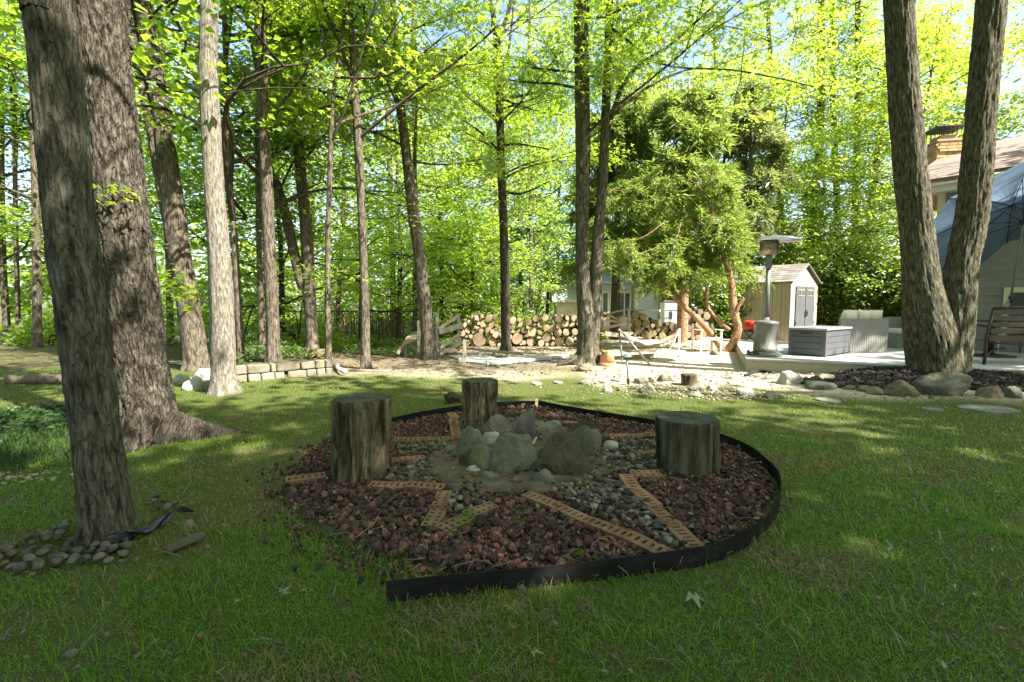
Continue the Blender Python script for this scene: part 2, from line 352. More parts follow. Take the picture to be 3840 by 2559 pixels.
for px, py, Y, r in ((1150, 300, 14, .8), (1280, 250, 15, .8), (1400, 500, 15, .9), (1200, 600, 15, .8), (1330, 800, 16, .8), (1450, 250, 15, .8), (1100, 850, 14, .7), (1250, 950, 16, .7), (1430, 950, 17, .8), (1520, 700, 17, .8), (900, 300, 13, .7), (920, 700, 14, .7), (700, 350, 13, .8), (680, 800, 15, .8), (1080, 500, 16, .7), (1700, 900, 19, .9), (1720, 600, 18, .9), (1800, 300, 18, .8), (2050, 850, 22, 1.0), (640, 550, 15, .8), (1200, 450, 18, 1.1), (1380, 350, 19, 1.1), (1300, 650, 19, 1.1), (1000, 600, 17, 1.1), (1250, 800, 20, 1.1), (1120, 1000, 19, 1.0), (1420, 1000, 21, 1.0), (60, 700, 13, .8), (60, 400, 12, .7), (950, 1050, 15, .7), (1350, 1080, 17, .8)):
    lit_at(px, py, Y, r)
LIT = np.array(LIT); YARD_LIT = np.array([(*D(px, py, 13.8), .35, 1) for px, py in ((1920, 1260), (2000, 1230), (2090, 1250), (2140, 1210))])
def sunlit_filter(C, rad, rng, keep=.04, beams=None):
    """clumps that would stand in the beams listed above are left out: the gaps of the canopy"""
    ok = np.ones(len(C), bool)
    for x, y, z, r, pad in (LIT if beams is None else beams):
        d = C - np.array([x, y, z]); t = d @ SUN
        q = np.linalg.norm(d - t[:, None] * SUN, axis=1)
        ok &= ~((t > .8) & (q < r + rad * pad))
    return ok | (rng.random(len(C)) < keep)

# ------------------------------------------------------------------ leaves
def leaf_mesh(C, size, rng, kind='maple', tilt=.5, droop=.25, dirs=None):
    n = len(C); az = rng.random(n) * 2 * math.pi
    N = np.stack([rng.normal(0, tilt, n), rng.normal(0, tilt, n), np.ones(n)], 1); N /= np.linalg.norm(N, axis=1)[:, None]
    T = np.stack([np.cos(az), np.sin(az), -droop * np.ones(n) + rng.normal(0, .2, n)], 1) if dirs is None else dirs
    T = T - N * (T * N).sum(1)[:, None]; T /= np.linalg.norm(T, axis=1)[:, None] + 1e-9
    S = np.cross(N, T); L = (size * rng.uniform(.65, 1.3, n))[:, None]
    if kind == 'maple':                      # three pointed lobes
        V = np.empty((n, 9, 3)); k = 0
        for a, l, w in ((0, 1, .24), (1.05, .82, .22), (-1.05, .82, .22)):
            d = T * math.cos(a) + S * math.sin(a); s = -T * math.sin(a) + S * math.cos(a)
            V[:, k] = C + L * l * (.22 * d + w * s) + N * L * .04; V[:, k + 1] = C + L * l * d - N * L * .12; V[:, k + 2] = C + L * l * (.12 * d - w * s) + N * L * .04
            k += 3
        B = np.arange(n)[:, None] * 9
        return V.reshape(-1, 3), np.concatenate([B + np.array(f) for f in ((0, 2, 1), (3, 5, 4), (6, 8, 7))])
    w = {'leaf': .36, 'broad': .42, 'needle': .09, 'long': .2}[kind]
    V = np.empty((n, 4, 3)); V[:, 0] = C; V[:, 1] = C + L * (.48 * T + w * S) + N * L * .06; V[:, 2] = C + L * T - N * L * .1; V[:, 3] = C + L * (.48 * T - w * S) + N * L * .06
    B = np.arange(n)[:, None] * 4
    return V.reshape(-1, 3), np.concatenate([B + np.array((0, 1, 2)), B + np.array((0, 2, 3))])

def spread(Cc, per, rng, s=(.25, .25, .075)):
    C = np.repeat(Cc, per, 0)
    return C + rng.normal(size=C.shape) * np.array(s)

# ------------------------------------------------------------------ trunks
def vor(u, v, per, s):
    """distance to the border of stretched cells, repeating after per cells round the trunk"""
    iu, iv = np.floor(u).astype(np.int64), np.floor(v).astype(np.int64); d1 = np.full(len(u), 9.); d2 = d1.copy()
    for a in (-1, 0, 1):
        for b in (-1, 0, 1):
            cu, cv = iu + a, iv + b; m = np.mod(cu, per); z = np.zeros_like(m)
            x = cu + _h(m, cv, z, s); y = cv + _h(m, cv, z + 1, s)
            d = np.hypot(u - x, v - y); nd = np.minimum(d1, d); d2 = np.where(d < d1, d1, np.minimum(d2, d)); d1 = nd
    return d2 - d1
def spline(P, step):
    P = np.asarray(P, float)
    Q = np.vstack([2 * P[0] - P[1], P, 2 * P[-1] - P[-2]]); out = []
    for i in range(1, len(Q) - 2):
        L = np.linalg.norm(Q[i + 1, :3] - Q[i, :3]); st = step(Q[i]) if callable(step) else step
        n = max(1, int(L / st))
        for t in np.arange(n) / n:
            a, b, c, d = Q[i - 1], Q[i], Q[i + 1], Q[i + 2]
            out.append(.5 * ((2 * b) + (c - a) * t + (2 * a - 5 * b + 4 * c - d) * t * t + (3 * b - a - 3 * c + d) * t ** 3))
    out.append(P[-1]); return np.array(out)
def trunk(path, nseg=24, step=.15, bark=None, seed=0, flare=.35, flare_h=.22, roots=5, lump=.05, toward=None):
    """path rows: x, y, z, radius. bark: (cell width, cell height, depth) of the furrows"""
    P = spline(path, step); m = len(P); th0 = math.atan2(P[0, 1], P[0, 0])
    th = th0 + np.arange(nseg) * 2 * math.pi / nseg
    TH = np.tile(th, m); I = np.repeat(np.arange(m), nseg)
    X, Y, Z, R = P[I, 0], P[I, 1], P[I, 2], P[I, 3]; z0 = P[0, 2]; hgt = Z - z0 - .12
    cu = np.stack([np.cos(TH) * 1.3, np.sin(TH) * 1.3, Z * .9], 1)
    r = R * (1 + (fbm(cu + seed * 3.1, 3, seed) - .5) * 2 * lump * 2)
    rt = .5 + .5 * np.cos(roots * (TH - th0) + 2.4 * (vnoise(np.stack([np.cos(TH), np.sin(TH), TH * 0 + seed], 1), seed) - .5) * 3 + seed)
    r = r + R * flare * np.exp(-np.maximum(hgt, 0) / flare_h) * (.35 + 1.0 * rt)
    if bark is not None:
        cw, ch, dep = bark; R0 = P[:max(2, m // 2), 3].mean(); k = R0 / cw
        q = np.stack([np.cos(TH) * k, np.sin(TH) * k, Z / ch], 1); q = q + (fbm(q * .6 + 4, 2, seed + 9) - .5)[:, None] * .8
        def ridge(p, w, s): return 1 - np.clip(np.abs(fbm(p, 2, s) - .5) / w, 0, 1)
        fade = np.clip((fbm(cu * 1.6 + 5, 2, seed + 4) - .25) * 3.0, .3, 1)
        h_ = lambda p, s, w: np.clip((fbm(p, 3, s) - .47 + w) / (2 * w), 0, 1)
        r = r - dep * fade * (1 - h_(q * 1.3, seed + 2, .07)) - dep * .5 * (1 - h_(q * np.array([2.6, 2.6, 2.2]) + 3, seed + 7, .07)) + dep * .5 * (fbm(q * 4.2, 2, seed + 3) - .5)
    V = np.stack([X + r * np.cos(TH), Y + r * np.sin(TH), Z], 1)
    a = np.arange(m - 1)[:, None] * nseg + np.arange(nseg)[None]; b = np.arange(m - 1)[:, None] * nseg + (np.arange(nseg)[None] + 1) % nseg
    Fs = np.stack([a, b, b + nseg, a + nseg], -1).reshape(-1, 4)
    uv = np.stack([(TH - th0) * P[:, 3].mean(), Z], 1)
    return V, Fs, uv
def tubeq(P, R, n):
    V, Fs = tube(P, R, n, cap=False); P = np.asarray(P)
    u = np.tile(np.arange(n) / n * .3, len(P)); v = np.repeat(np.arange(len(P)) * .3, n)
    return V, np.array(Fs), np.stack([u, v], 1)
def joinq(L):
    n = 0; A, B, C = [], [], []
    for v, f, u in L: A.append(v); B.append(f + n); C.append(u); n += len(v)
    return np.concatenate(A), np.concatenate(B), np.concatenate(C)

def limbs(axis, z0, z1, Rc, nl, rng, rise=(.25, .8), sub=4, r0=.05, lean=None, only=None):
    """limbs and twigs of a crown round the trunk axis(z); returns tubes and the places of leaf clumps"""
    T, C = [], []
    for i in range(nl):
        f = (i + rng.random()) / nl; zs = z0 + (z1 - z0) * f * .85; s = axis(zs)
        az = i * 2.39996 + rng.normal(0, .4)
        if only is not None: az = rng.uniform(*only)
        ln = Rc * (1 - .55 * f) * rng.uniform(.65, 1.1); up = ln * rng.uniform(*rise)
        t = np.linspace(0, 1, 7)[:, None]; d = np.array([math.cos(az), math.sin(az), 0])
        bend = rng.normal(0, .12, 3) * ln
        P = s + d * ln * t + np.array([0, 0, 1]) * up * (t ** .8) + bend * np.sin(t * math.pi) + np.array([0, 0, -1]) * ln * .12 * t ** 3
        rr = r0 * (1 - .5 * f); T.append(tubeq(P, rr * (1 - .85 * t[:, 0]) + .004, 5))
        for k in range(sub):
            q = rng.uniform(.25, .95); b = P[0] * 0 + np.array([np.interp(q, t[:, 0], P[:, c]) for c in range(3)])
            a2 = az + rng.choice([-1, 1]) * rng.uniform(.4, 1.2); l2 = ln * rng.uniform(.3, .6)
            d2 = np.array([math.cos(a2), math.sin(a2), rng.uniform(-.05, .45)]); t2 = np.linspace(0, 1, 4)[:, None]
            Q = b + d2 * l2 * t2 + np.array([0, 0, -1]) * l2 * .15 * t2 ** 2
            T.append(tubeq(Q, rr * .4 * (1 - .8 * t2[:, 0]) + .003, 3))
            u = rng.uniform(.25, 1.1, 5)[:, None]; C.append(b + d2 * l2 * u - np.array([0, 0, 1]) * l2 * .15 * u ** 2)
        u = rng.uniform(.4, 1.08, 5); C.append(np.stack([np.interp(u, t[:, 0], P[:, c]) for c in range(3)], 1))
    return T, np.concatenate(C)

TREES = []
def tree(name, label, pts, zg=0.0, H_=13, bark='bark_mid', leaf='leaf', hero=None, nseg=20, step=.25, flare=.35, flare_h=.2, seed=1, stems=(), z0=4.5, z1=None, Rc=3.2, nl=14, per=16,
         size=.13, kind='leaf', sub=4, extra=(), group=None, taper=.35, dens=1, roots=5, rise=(.15, .75), r0=.028, jit=.45, lump=.05, Yoff=0.0, keep=.04, root_run=None):
    """pts: (pixel x, pixel y, pixel width) from the ground up; the trunk stands where its base meets the ground"""
    rng = np.random.default_rng(seed * 77 + 5)
    b = G(pts[0][0], pts[0][1], zg); Y = b[1] + Yoff
    def conv(L):
        out = []
        for px, py, w in L:
            p = D(px, py, Y); out.append((p[0], p[1], p[2], .5 * w * fwd(p) / F * math.cos(math.atan2(p[0], p[1]))))   # an upright post off the axis looks wider than it is
        return out
    path = conv(pts); path[0] = (path[0][0], Y, zg - .12, path[0][3])
    def extend(P, top):
        P = list(P); a, c = np.array(P[-2]), np.array(P[-1]); d = (c - a)[:3]; d = d / max(d[2], .05)
        d[:2] = np.clip(d[:2], -.18, .18)
        if c[2] < top - .5:
            for f in (.25, .5, .75, 1.0):
                z = c[2] + (top - c[2]) * f; s = c[:3] + d * (z - c[2]); P.append((s[0] + rng.normal(0, .06), s[1] + rng.normal(0, .06), z, c[3] * (1 - (1 - taper) * f)))
        return P
    full = extend(path, H_)
    st = (lambda q: step if q[2] < EYE + .75 * Y else .3) if hero else step
    L = [trunk(full, nseg, st, hero, seed, flare, flare_h, roots, lump)]
    axes = [np.array(full)]
    for s_ in stems:
        p2 = conv(s_[0]); p2 = extend(p2, H_ * s_[1]) if s_[1] else p2
        L.append(trunk(p2, nseg if hero else max(10, nseg * 2 // 3), st, hero, seed + 31, 0, .2, 5, lump)); axes.append(np.array(p2))
    for e in extra:                           # limbs seen in the photograph: pixel polyline, start and end width, leaning in depth
        P = spline([list(D(x, y, Y + e[3] * k / (len(e[0]) - 1))) for k, (x, y) in enumerate(e[0])], .2)
        w = np.linspace(e[1], e[2], len(P)) * Y / F * .5; L.append(tubeq(P, w, 8))
    if root_run:                              # a root running out over the ground
        Q = spline(np.array([(*G(x, y)[:2], z, q) for x, y, z, q in root_run]), .02); vv, ff, uu = tubeq(Q[:, :3], Q[:, 3], 40)
        L.append((vv + (vv - np.repeat(Q[:, :3], 40, 0)) * ((fbm(vv * 14, 3, 3) - .5) * .5)[:, None], ff, uu))
    r = root(name, label, 'tree', (b[0], Y, zg), 0, group)
    C = []
    for A in axes:
        if A[-1, 2] < z0: continue
        ax = lambda z, A=A: np.array([np.interp(z, A[:, 2], A[:, 0]), np.interp(z, A[:, 2], A[:, 1]), z])
        T, c = limbs(ax, z0, min(z1 or H_, A[-1, 2] + 1), Rc, max(4, nl // len([1 for A2 in axes if A2[-1, 2] > z0])), rng, rise, sub, r0); L += T; C.append(c)
    V, Fs, uv = joinq(L); off = np.array([b[0], Y, zg])
    obj('trunk', mesh('trunk', V - off, Fs, MAT[bark], True, uv), r)
    if C:
        C = np.concatenate(C)
        for e in extra:
            if len(e) > 4: Pp = spline([list(D(x, y, Y + e[3] * k / (len(e[0]) - 1))) for k, (x, y) in enumerate(e[0])], .2); C = np.concatenate([C, Pp[rng.integers(len(Pp) // 3, len(Pp), e[4] * 5)] + rng.normal(size=(e[4] * 5, 3)) * np.array([.5, .6, .38]) - np.array([0, 0, .25])])
        C = C + rng.normal(0, jit * .35, C.shape)
        C = C[sunlit_filter(C, .58, rng, keep)]
        P = spread(C, per, rng); P = P[P[:, 2] > zg + .3]
        V, Fs = leaf_mesh(P, size, rng, kind)
        obj('crown', mesh('crown', V - off, Fs, MAT[leaf], False), r)
    return r
# ------------------------------------------------------------------ ground
RING_TOP = [(1468, 1567), (1600, 1540), (1730, 1521), (1870, 1507), (2008, 1503), (2158, 1530), (2457, 1574), (2600, 1600), (2707, 1629), (2798, 1665), (2860, 1708), (2912, 1756), (2929, 1813),
            (2912, 1880), (2870, 1938), (2764, 2005), (2659, 2045), (2563, 2062), (2400, 2083), (2200, 2108), (1900, 2137), (1650, 2160), (1448, 2180)]
EDGE_Z = .09
RING = [G(x, y, EDGE_Z) for x, y in RING_TOP]
BED = [tuple(p[:2]) for p in RING[:-2]] + [tuple(G(x, y)[:2]) for x, y in ((1560, 2150), (1400, 2110), (1290, 2070), (1180, 2010), (1060, 1920), (1035, 1850), (1060, 1790), (1150, 1700), (1250, 1640), (1400, 1590))]
BP_LO, BP_HI = np.array(BED).min(0), np.array(BED).max(0)
def raised(x, y):                            # the planted bank held by the stone wall
    a, b = WALL_A, WALL_B; d = (b - a)[:2]; L = np.linalg.norm(d); d = d / L
    u = (x - a[0]) * d[0] + (y - a[1]) * d[1]; v = -(x - a[0]) * d[1] + (y - a[1]) * d[0]
    return .22 * np.clip(v / .12, 0, 1) * np.clip((6.5 - v) / 3.5, 0, 1) * np.clip((u - .25) / .8, 0, 1) * np.clip((L + .15 - u) / .2, 0, 1)
WALL_A, WALL_B = G(770, 1448), G(1258, 1405)
def mound(x, y):                             # the mulched mound round the double trunk
    c = G(3530, 1430); return .17 * np.exp(-(((x - c[0]) / 1.6) ** 2 + ((y - c[1]) / .75) ** 2))
def gz(x, y):
    x, y = np.atleast_1d(np.asarray(x, float)), np.atleast_1d(np.asarray(y, float))
    flat = (n2(x, y, .55, 3) - .5) * .05 * np.clip((y - 6.2) / 2, 0, 1) * np.clip((18 - y) / 6, 0, 1)
    return flat + raised(x, y) + mound(x, y)
def lawnmask(x, y):
    n = (n2(x, y, .8, 11) - .5) * 2.2
    edge = np.where(x < -5.2, 16.0, np.where(x < 1.2, 8.6, 7.4 - .12 * (x - 1.2)))
    return np.clip((edge + n - y) / .9, 0, 1)
def lines(a, b, st, out, grow=1.35):
    L = list(np.arange(a, b + .01, st)); s = st
    while L[-1] < out: s *= grow; L.append(L[-1] + s)
    s = st; lo = -out
    while L[0] > lo: s *= grow; L.insert(0, L[0] - s)
    return np.array(L)
gx, gy = lines(-11, 13, .16, 260), lines(.2, 18, .16, 260)
XX, YY = np.meshgrid(gx, gy); X, Y = XX.ravel(), YY.ravel()
V = np.stack([X, Y, gz(X, Y)], 1); nx = len(gx)
a = (np.arange(len(gy) - 1)[:, None] * nx + np.arange(nx - 1)[None]).ravel()
Fs = np.stack([a, a + 1, a + 1 + nx, a + nx], 1)
m, nt, ln = nodes('yard_ground'); b = nt['Principled BSDF']
tc = nt.new('ShaderNodeTexCoord'); at = nt.new('ShaderNodeAttribute'); at.attribute_name = 'lawn'
def tn(sc, det=6, ro=.6):
    t = nt.new('ShaderNodeTexNoise'); t.inputs['Scale'].default_value = sc; t.inputs['Detail'].default_value = det; t.inputs['Roughness'].default_value = ro; ln.new(tc.outputs['Object'], t.inputs['Vector']); return t
n1, n2_, n3_ = tn(1.6), tn(14, 8, .7), tn(60, 4, .7)
rl0 = ramp(nt, [(.3, (.125, .10, .055)), (.5, (.095, .112, .036)), (.7, (.07, .11, .022))]); ln.new(n2_.outputs['Fac'], rl0.inputs[0])
fine = nt.new('ShaderNodeMapRange'); fine.inputs['From Min'].default_value = .3; fine.inputs['From Max'].default_value = .7; fine.inputs['To Min'].default_value = .45; fine.inputs['To Max'].default_value = 1.5; ln.new(tn(140, 5, .75).outputs['Fac'], fine.inputs['Value'])
rl = nt.new('ShaderNodeHueSaturation'); ln.new(fine.outputs[0], rl.inputs['Value']); ln.new(rl0.outputs[0], rl.inputs['Color'])
rd = ramp(nt, [(.25, (.22, .175, .13)), (.45, (.42, .36, .285)), (.68, (.55, .485, .40))]); ln.new(n2_.outputs['Fac'], rd.inputs[0])
mx = nt.new('ShaderNodeMix'); mx.data_type = 'RGBA'; ln.new(at.outputs['Fac'], mx.inputs['Factor']); ln.new(rd.outputs[0], mx.inputs['A']); ln.new(rl.outputs[0], mx.inputs['B'])
rs = ramp(nt, [(.36, (.16, .125, .085)), (.62, (.07, .07, .035))]); ln.new(n1.outputs['Fac'], rs.inputs[0])
at2 = nt.new('ShaderNodeAttribute'); at2.attribute_name = 'woods'
m2 = nt.new('ShaderNodeMix'); m2.data_type = 'RGBA'; ln.new(at2.outputs['Fac'], m2.inputs['Factor']); ln.new(mx.outputs['Result'], m2.inputs['A']); ln.new(rs.outputs[0], m2.inputs['B'])
ln.new(m2.outputs['Result'], b.inputs['Base Color']); b.inputs['Roughness'].default_value = .95; b.inputs['Specular IOR Level'].default_value = .1
bp = nt.new('ShaderNodeBump'); bp.inputs['Distance'].default_value = .02; ad = nt.new('ShaderNodeMath'); ad.operation = 'ADD'; ln.new(n2_.outputs['Fac'], ad.inputs[0]); ln.new(n3_.outputs['Fac'], ad.inputs[1]); ln.new(ad.outputs[0], bp.inputs['Height']); ln.new(bp.outputs[0], b.inputs['Normal'])
me = mesh('ground', V, Fs, m, True)
me.attributes.new('lawn', 'FLOAT', 'POINT').data.foreach_set('value', lawnmask(X, Y).astype(np.float32))
woods_shade = np.clip((Y - 15 + (n2(X, Y, .5, 5) - .5) * 4) / 3, 0, 1) * np.where(X > 2.5, np.clip((Y - 20) / 4, 0, 1), 1)
woods_shade = np.maximum(woods_shade, .8 * np.clip((1.6 + 2 * (n2(X, Y, .9, 17) - .5) - X) / .8, 0, 1) * np.clip((Y - 8) / 1, 0, 1) * (1 - .75 * np.exp(-(((X - .6) / 1.3) ** 2 + ((Y - 12.8) / .8) ** 2)))); woods_shade = np.maximum(woods_shade, np.clip(raised(X, Y) / .1, 0, 1))  # shade of the near wood floor painted darker, sunlit patch by the logs left pale
me.attributes.new('woods', 'FLOAT', 'POINT').data.foreach_set('value', woods_shade.astype(np.float32))
structure('ground', me)

# grass: blades standing and matted, dry ones between
def blades(P, h, w, rng, lean):
    n = len(P); az = rng.random(n) * 2 * math.pi; l = np.abs(rng.normal(0, lean, n)) + .15; hh = h * rng.uniform(.5, 1.4, n)
    d = np.stack([np.cos(az), np.sin(az), np.zeros(n)], 1); s = np.stack([-np.sin(az), np.cos(az), np.zeros(n)], 1) * (w * rng.uniform(.7, 1.3, n))[:, None] * .5
    up = np.array([0, 0, 1.]); V = np.empty((n, 5, 3))
    c, sn = np.cos(l), np.sin(l); c2, s2 = np.cos(np.minimum(l * 1.9, 1.75)), np.sin(np.minimum(l * 1.9, 1.75))
    mid = P + d * (hh * .55 * sn)[:, None] + up * (hh * .55 * c)[:, None]; tip = mid + d * (hh * .5 * s2)[:, None] + up * (hh * .5 * c2)[:, None]
    V[:, 0] = P - s; V[:, 1] = P + s; V[:, 2] = mid - s * .8; V[:, 3] = mid + s * .8; V[:, 4] = tip
    B = np.arange(n)[:, None] * 5
    return V.reshape(-1, 3), np.concatenate([B + np.array(f) for f in ((0, 1, 2), (1, 3, 2), (2, 3, 4))])
rng = np.random.default_rng(5)
def scatter(n, y0, y1, power=1.0, margin=1.12):
    y = y0 + (y1 - y0) * rng.random(n) ** power
    return (rng.random(n) * 2 - 1) * (W / 2 / F * margin) * (y + .15), y
gp, sp_ = [], []
for n, y0, y1 in ((125000, .95, 2.6), (95000, 2.4, 4.2), (95000, 4, 9), (26000, 8, 14)):
    x, y = scatter(n, y0, y1)
    _c = np.array(BED).mean(0); k = ~inpoly(_c[0] + (x - _c[0]) / (.95 + .06 * (n2(x, y, 3, 91) - .5)), _c[1] + (y - _c[1]) / .95, BED); x, y = x[k], y[k]
    bare = n2(x, y, 1.1, 21) + .25 * (n2(x, y, 4.5, 23) - .5); lm = lawnmask(x, y)
    k = (rng.random(len(x)) < lm * np.clip((bare - (.36 if y0 < 2 else .30)) * 5.0, .28, 1)) & (raised(x, y) < .02); x, y, bare = x[k], y[k], bare[k]
    P = np.stack([x, y, gz(x, y) - .003], 1)
    dry = rng.random(len(x)) < np.clip((.62 if y0 < 3.5 else .42) - bare * .95 + (n2(x, y, 1.4, 29) - .5) * 3.0, .04, .9)
    gp.append((P[~dry], y0)); sp_.append((P[dry], y0))
VV, FF, nn = [], [], 0
for P, y0 in gp:
    v, f = blades(P, .029 + .008 * (y0 > 2), .0026 + .0019 * y0 * .5, rng, .95); VV.append(v); FF.append(f + nn); nn += len(v)
tag(obj('lawn_grass', mesh('lawn_grass', np.concatenate(VV), np.concatenate(FF), MAT['grass'], True)), 'short patchy green lawn grass round the fire pit', 'grass', kind='stuff')
VV, FF, nn = [], [], 0
for P, y0 in sp_:
    v, f = blades(P, .05, .0028 + .0014 * y0 * .5, rng, 1.3); VV.append(v); FF.append(f + nn); nn += len(v)
tag(obj('dry_grass', mesh('dry_grass', np.concatenate(VV), np.concatenate(FF), MAT['straw'], True)), 'straw coloured dead grass matted between the green blades', 'grass', kind='stuff')
# tufts of longer grass: by the bed, in the near lawn, on the bank
tp = []
for px, py, n, s in ((1180, 2060, 260, .12), (1420, 2150, 200, .12), (900, 2010, 120, .08), (150, 2230, 200, .12), (700, 2200, 160, .15), (2150, 2330, 220, .18), (2900, 2280, 180, .2), (3450, 2200, 200, .25), (3650, 1950, 160, .2),
                     (1700, 2450, 200, .2), (2600, 2450, 200, .25), (500, 2450, 260, .25), (1900, 1370, 160, .3), (2080, 1390, 90, .2), (3250, 1445, 60, .12), (3420, 1990, 120, .2), (3000, 2050, 120, .2), (1060, 1965, 120, .1)):
    c = G(px, py); q = c + rng.normal(0, s, (n, 3)) * np.array([1, .7, 0]); tp.append(q)
P = np.concatenate(tp); P[:, 2] = gz(P[:, 0], P[:, 1]) - .003
v, f = blades(P, .075, .0042, rng, .6)
tag(obj('tall_grass', mesh('tall_grass', v, f, MAT['grass'], True)), 'longer blades of grass in tufts on the lawn', 'grass', kind='stuff')
# sedge and ivy beyond the leaning grey trunk
P = []
for px, py, n, s in ((60, 1690, 600, .28), (160, 1720, 450, .2), (30, 1740, 350, .25), (220, 1640, 200, .15), (100, 1640, 350, .3)):
    P.append(G(px, py) + rng.normal(0, s, (n, 3)) * np.array([1, .6, 0]))
P = np.concatenate(P); P[:, 2] = -.004; v, f = blades(P, .13, .008, rng, 1.1)
tag(obj('sedge', mesh('sedge', v, f, leafmat('sedge_blade', (.02, .05, .012), (.05, .09, .02), (.10, .18, .03), .35, .1), True)), 'dark drooping sedge growing by the leaning grey trunk', 'sedge', kind='stuff')
c = [G(x, y) for x, y in ((30, 1590), (110, 1575), (180, 1570), (230, 1560), (60, 1620), (140, 1610), (210, 1590))]
P = np.concatenate([q + rng.normal(0, 1, (420, 3)) * np.array([.25, .22, 0]) for q in c]); P[:, 2] = rng.uniform(.02, .10, len(P))
v, f = leaf_mesh(P, .06, rng, 'leaf', .5)
tag(obj('ground_ivy', mesh('ground_ivy', v, f, leafmat('ground_ivy_shaded', (.018, .045, .01), (.05, .09, .018), (.10, .18, .03), .35, .1))), 'low glossy ivy behind the leaning grey trunk', 'ivy', kind='stuff')  # darker copy of the ivy, shade put into its colour
# ground cover of the woods and on the bank
x = rng.uniform(-9, 1.5, 26000); y = rng.uniform(8.6, 17, 26000)
k = (n2(x, y, .7, 41) > .42) & ((raised(x, y) > .1) | (y > 11.3 + .3 * np.maximum(x + 2, 0))) & ~((x < -7.5) & (y < 13.5)) & ~((x > -1.6) & (y < 14.2))
P = np.stack([x[k], y[k], gz(x[k], y[k]) + rng.uniform(.02, .22, k.sum()) * np.clip(n2(x[k], y[k], 1.3, 43) * 1.6, .2, 1)], 1)
v, f = leaf_mesh(P, .085, rng, 'leaf', .5)
tag(obj('ground_cover', mesh('ground_cover', v, f, MAT['ivy'])), 'leafy green ground cover under the trees behind the stone wall', 'ground cover', kind='stuff')
# leaf litter and twigs on the bare soil
x = rng.uniform(-6, 9, 9000); y = rng.uniform(7, 15, 9000); k = (lawnmask(x, y) < .35) & ~((x > 2) & (y > 8.6) & (y < 13) & (rng.random(9000) < .8)); x, y = x[k], y[k]
P = np.stack([x, y, gz(x, y) + .012], 1); v, f = leaf_mesh(P, .06, rng, 'leaf', .35, .05)
tag(obj('leaf_litter', mesh('leaf_litter', v, f, MAT['litter'])), 'brown dead leaves strewn over the bare soil', 'leaf litter', kind='stuff')
L = []
MAT['twig'] = M('twig', [(.3, (.10, .07, .05)), (.7, (.24, .19, .15))], 12, rough=.9, island=.4)
for i in range(330):
    if i < 130: px, py = rng.uniform(1050, 2900), rng.uniform(1560, 2130)
    elif i < 200: px, py = rng.uniform(100, 3800), rng.uniform(1700, 2500)
    else: px, py = rng.uniform(1300, 2500), rng.uniform(1330, 1450)
    p = G(px, py, .055 if (i < 130 and inpoly(np.array([G(px, py)[0]]), np.array([G(px, py)[1]]), BED)[0]) else .012); a = rng.random() * 6.28; l = rng.uniform(.04, .16)
    d = np.array([math.cos(a), math.sin(a), rng.normal(0, .1)]); q = p + d * l * .5 + rng.normal(0, .012, 3) + np.array([0, 0, .01])
    L.append(tube([p, q, p + d * l], [.0022, .002, .001], 4))
v, f = join(*L)
tag(obj('twigs', mesh('twigs', v, f, MAT['twig'])), 'thin dry twigs scattered over lawn and gravel', 'twigs', kind='stuff')

x, y = scatter(1500, 1.0, 7.5); k = ~inpoly(x, y, BED); x, y = x[k], y[k]; P = np.stack([x, y, gz(x, y) + .022], 1); v, f = leaf_mesh(P, .028, rng, 'leaf', .6, .1)
tag(obj('lawn_litter', mesh('lawn_litter', v, f, MAT['litter'])), 'bits of brown dead leaf caught in the lawn', 'leaf litter', kind='stuff')
x = rng.uniform(BP_LO[0], BP_HI[0], 900); y = rng.uniform(BP_LO[1], BP_HI[1], 900); k = inpoly(x, y, BED); P = np.stack([x[k], y[k], x[k] * 0 + .062], 1); v, f = leaf_mesh(P, .032, rng, 'leaf', .6, .1)
tag(obj('bed_litter', mesh('bed_litter', v, f, MAT['litter'])), 'dead leaf bits lying on the gravel bed', 'leaf litter', kind='stuff')
# ------------------------------------------------------------------ the trees that can be told apart
tree('maple_tree', 'leaning smooth grey trunk standing in river stones', [(395, 2015, 225), (392, 1900, 205), (336, 1400, 205), (300, 1100, 212), (262, 800, 212), (226, 400, 214), (190, 60, 216), (178, -120, 215)],
     H_=12, bark='bark_grey', hero=(.05, .16, .008), nseg=130, step=.016, flare=.30, flare_h=.10, seed=3, z0=5.5, Rc=3.6, nl=12, per=9, size=.2, roots=4, lump=.07, taper=.5)
tree('oak_tree', 'huge dark furrowed trunk with a mossy root running out over the lawn', [(560, 1655, 215), (548, 1500, 222), (532, 1400, 222), (495, 1100, 226), (452, 800, 226), (410, 400, 222), (366, 0, 214), (352, -160, 210)],
     H_=14, bark='bark_rough', hero=(.04, .10, .017), nseg=150, step=.017, flare=.75, flare_h=.13, seed=7, z0=6, Rc=4, nl=12, per=9, size=.2, roots=4, lump=.05, taper=.5,
     root_run=[(600, 1655, .10, .20), (700, 1645, .05, .15), (780, 1634, .02, .10), (860, 1626, -.005, .06), (930, 1622, -.03, .03)])
tree('maple_tree', 'leaning double trunk with a broken stub, behind the huge dark oak', [(737, 1386, 104), (735, 1350, 98), (702, 1108, 92), (665, 904, 95), (651, 780, 88), (600, 400, 72), (530, 0, 66)],
     bark='bark_mid', hero=(.05, .2, .010), nseg=64, step=.04, flare=.35, flare_h=.15, seed=11, z0=5, nl=10, per=16, size=.105, kind='maple',
     stems=(([(650, 900, 60), (600, 640, 56), (553, 400, 50), (500, 140, 46), (480, 0, 44)], 1.0),), extra=(([(700, 1110), (665, 1000), (640, 915)], 62, 48, -.25), ([(560, 300), (520, 210), (480, 175)], 24, 14, -.6)))
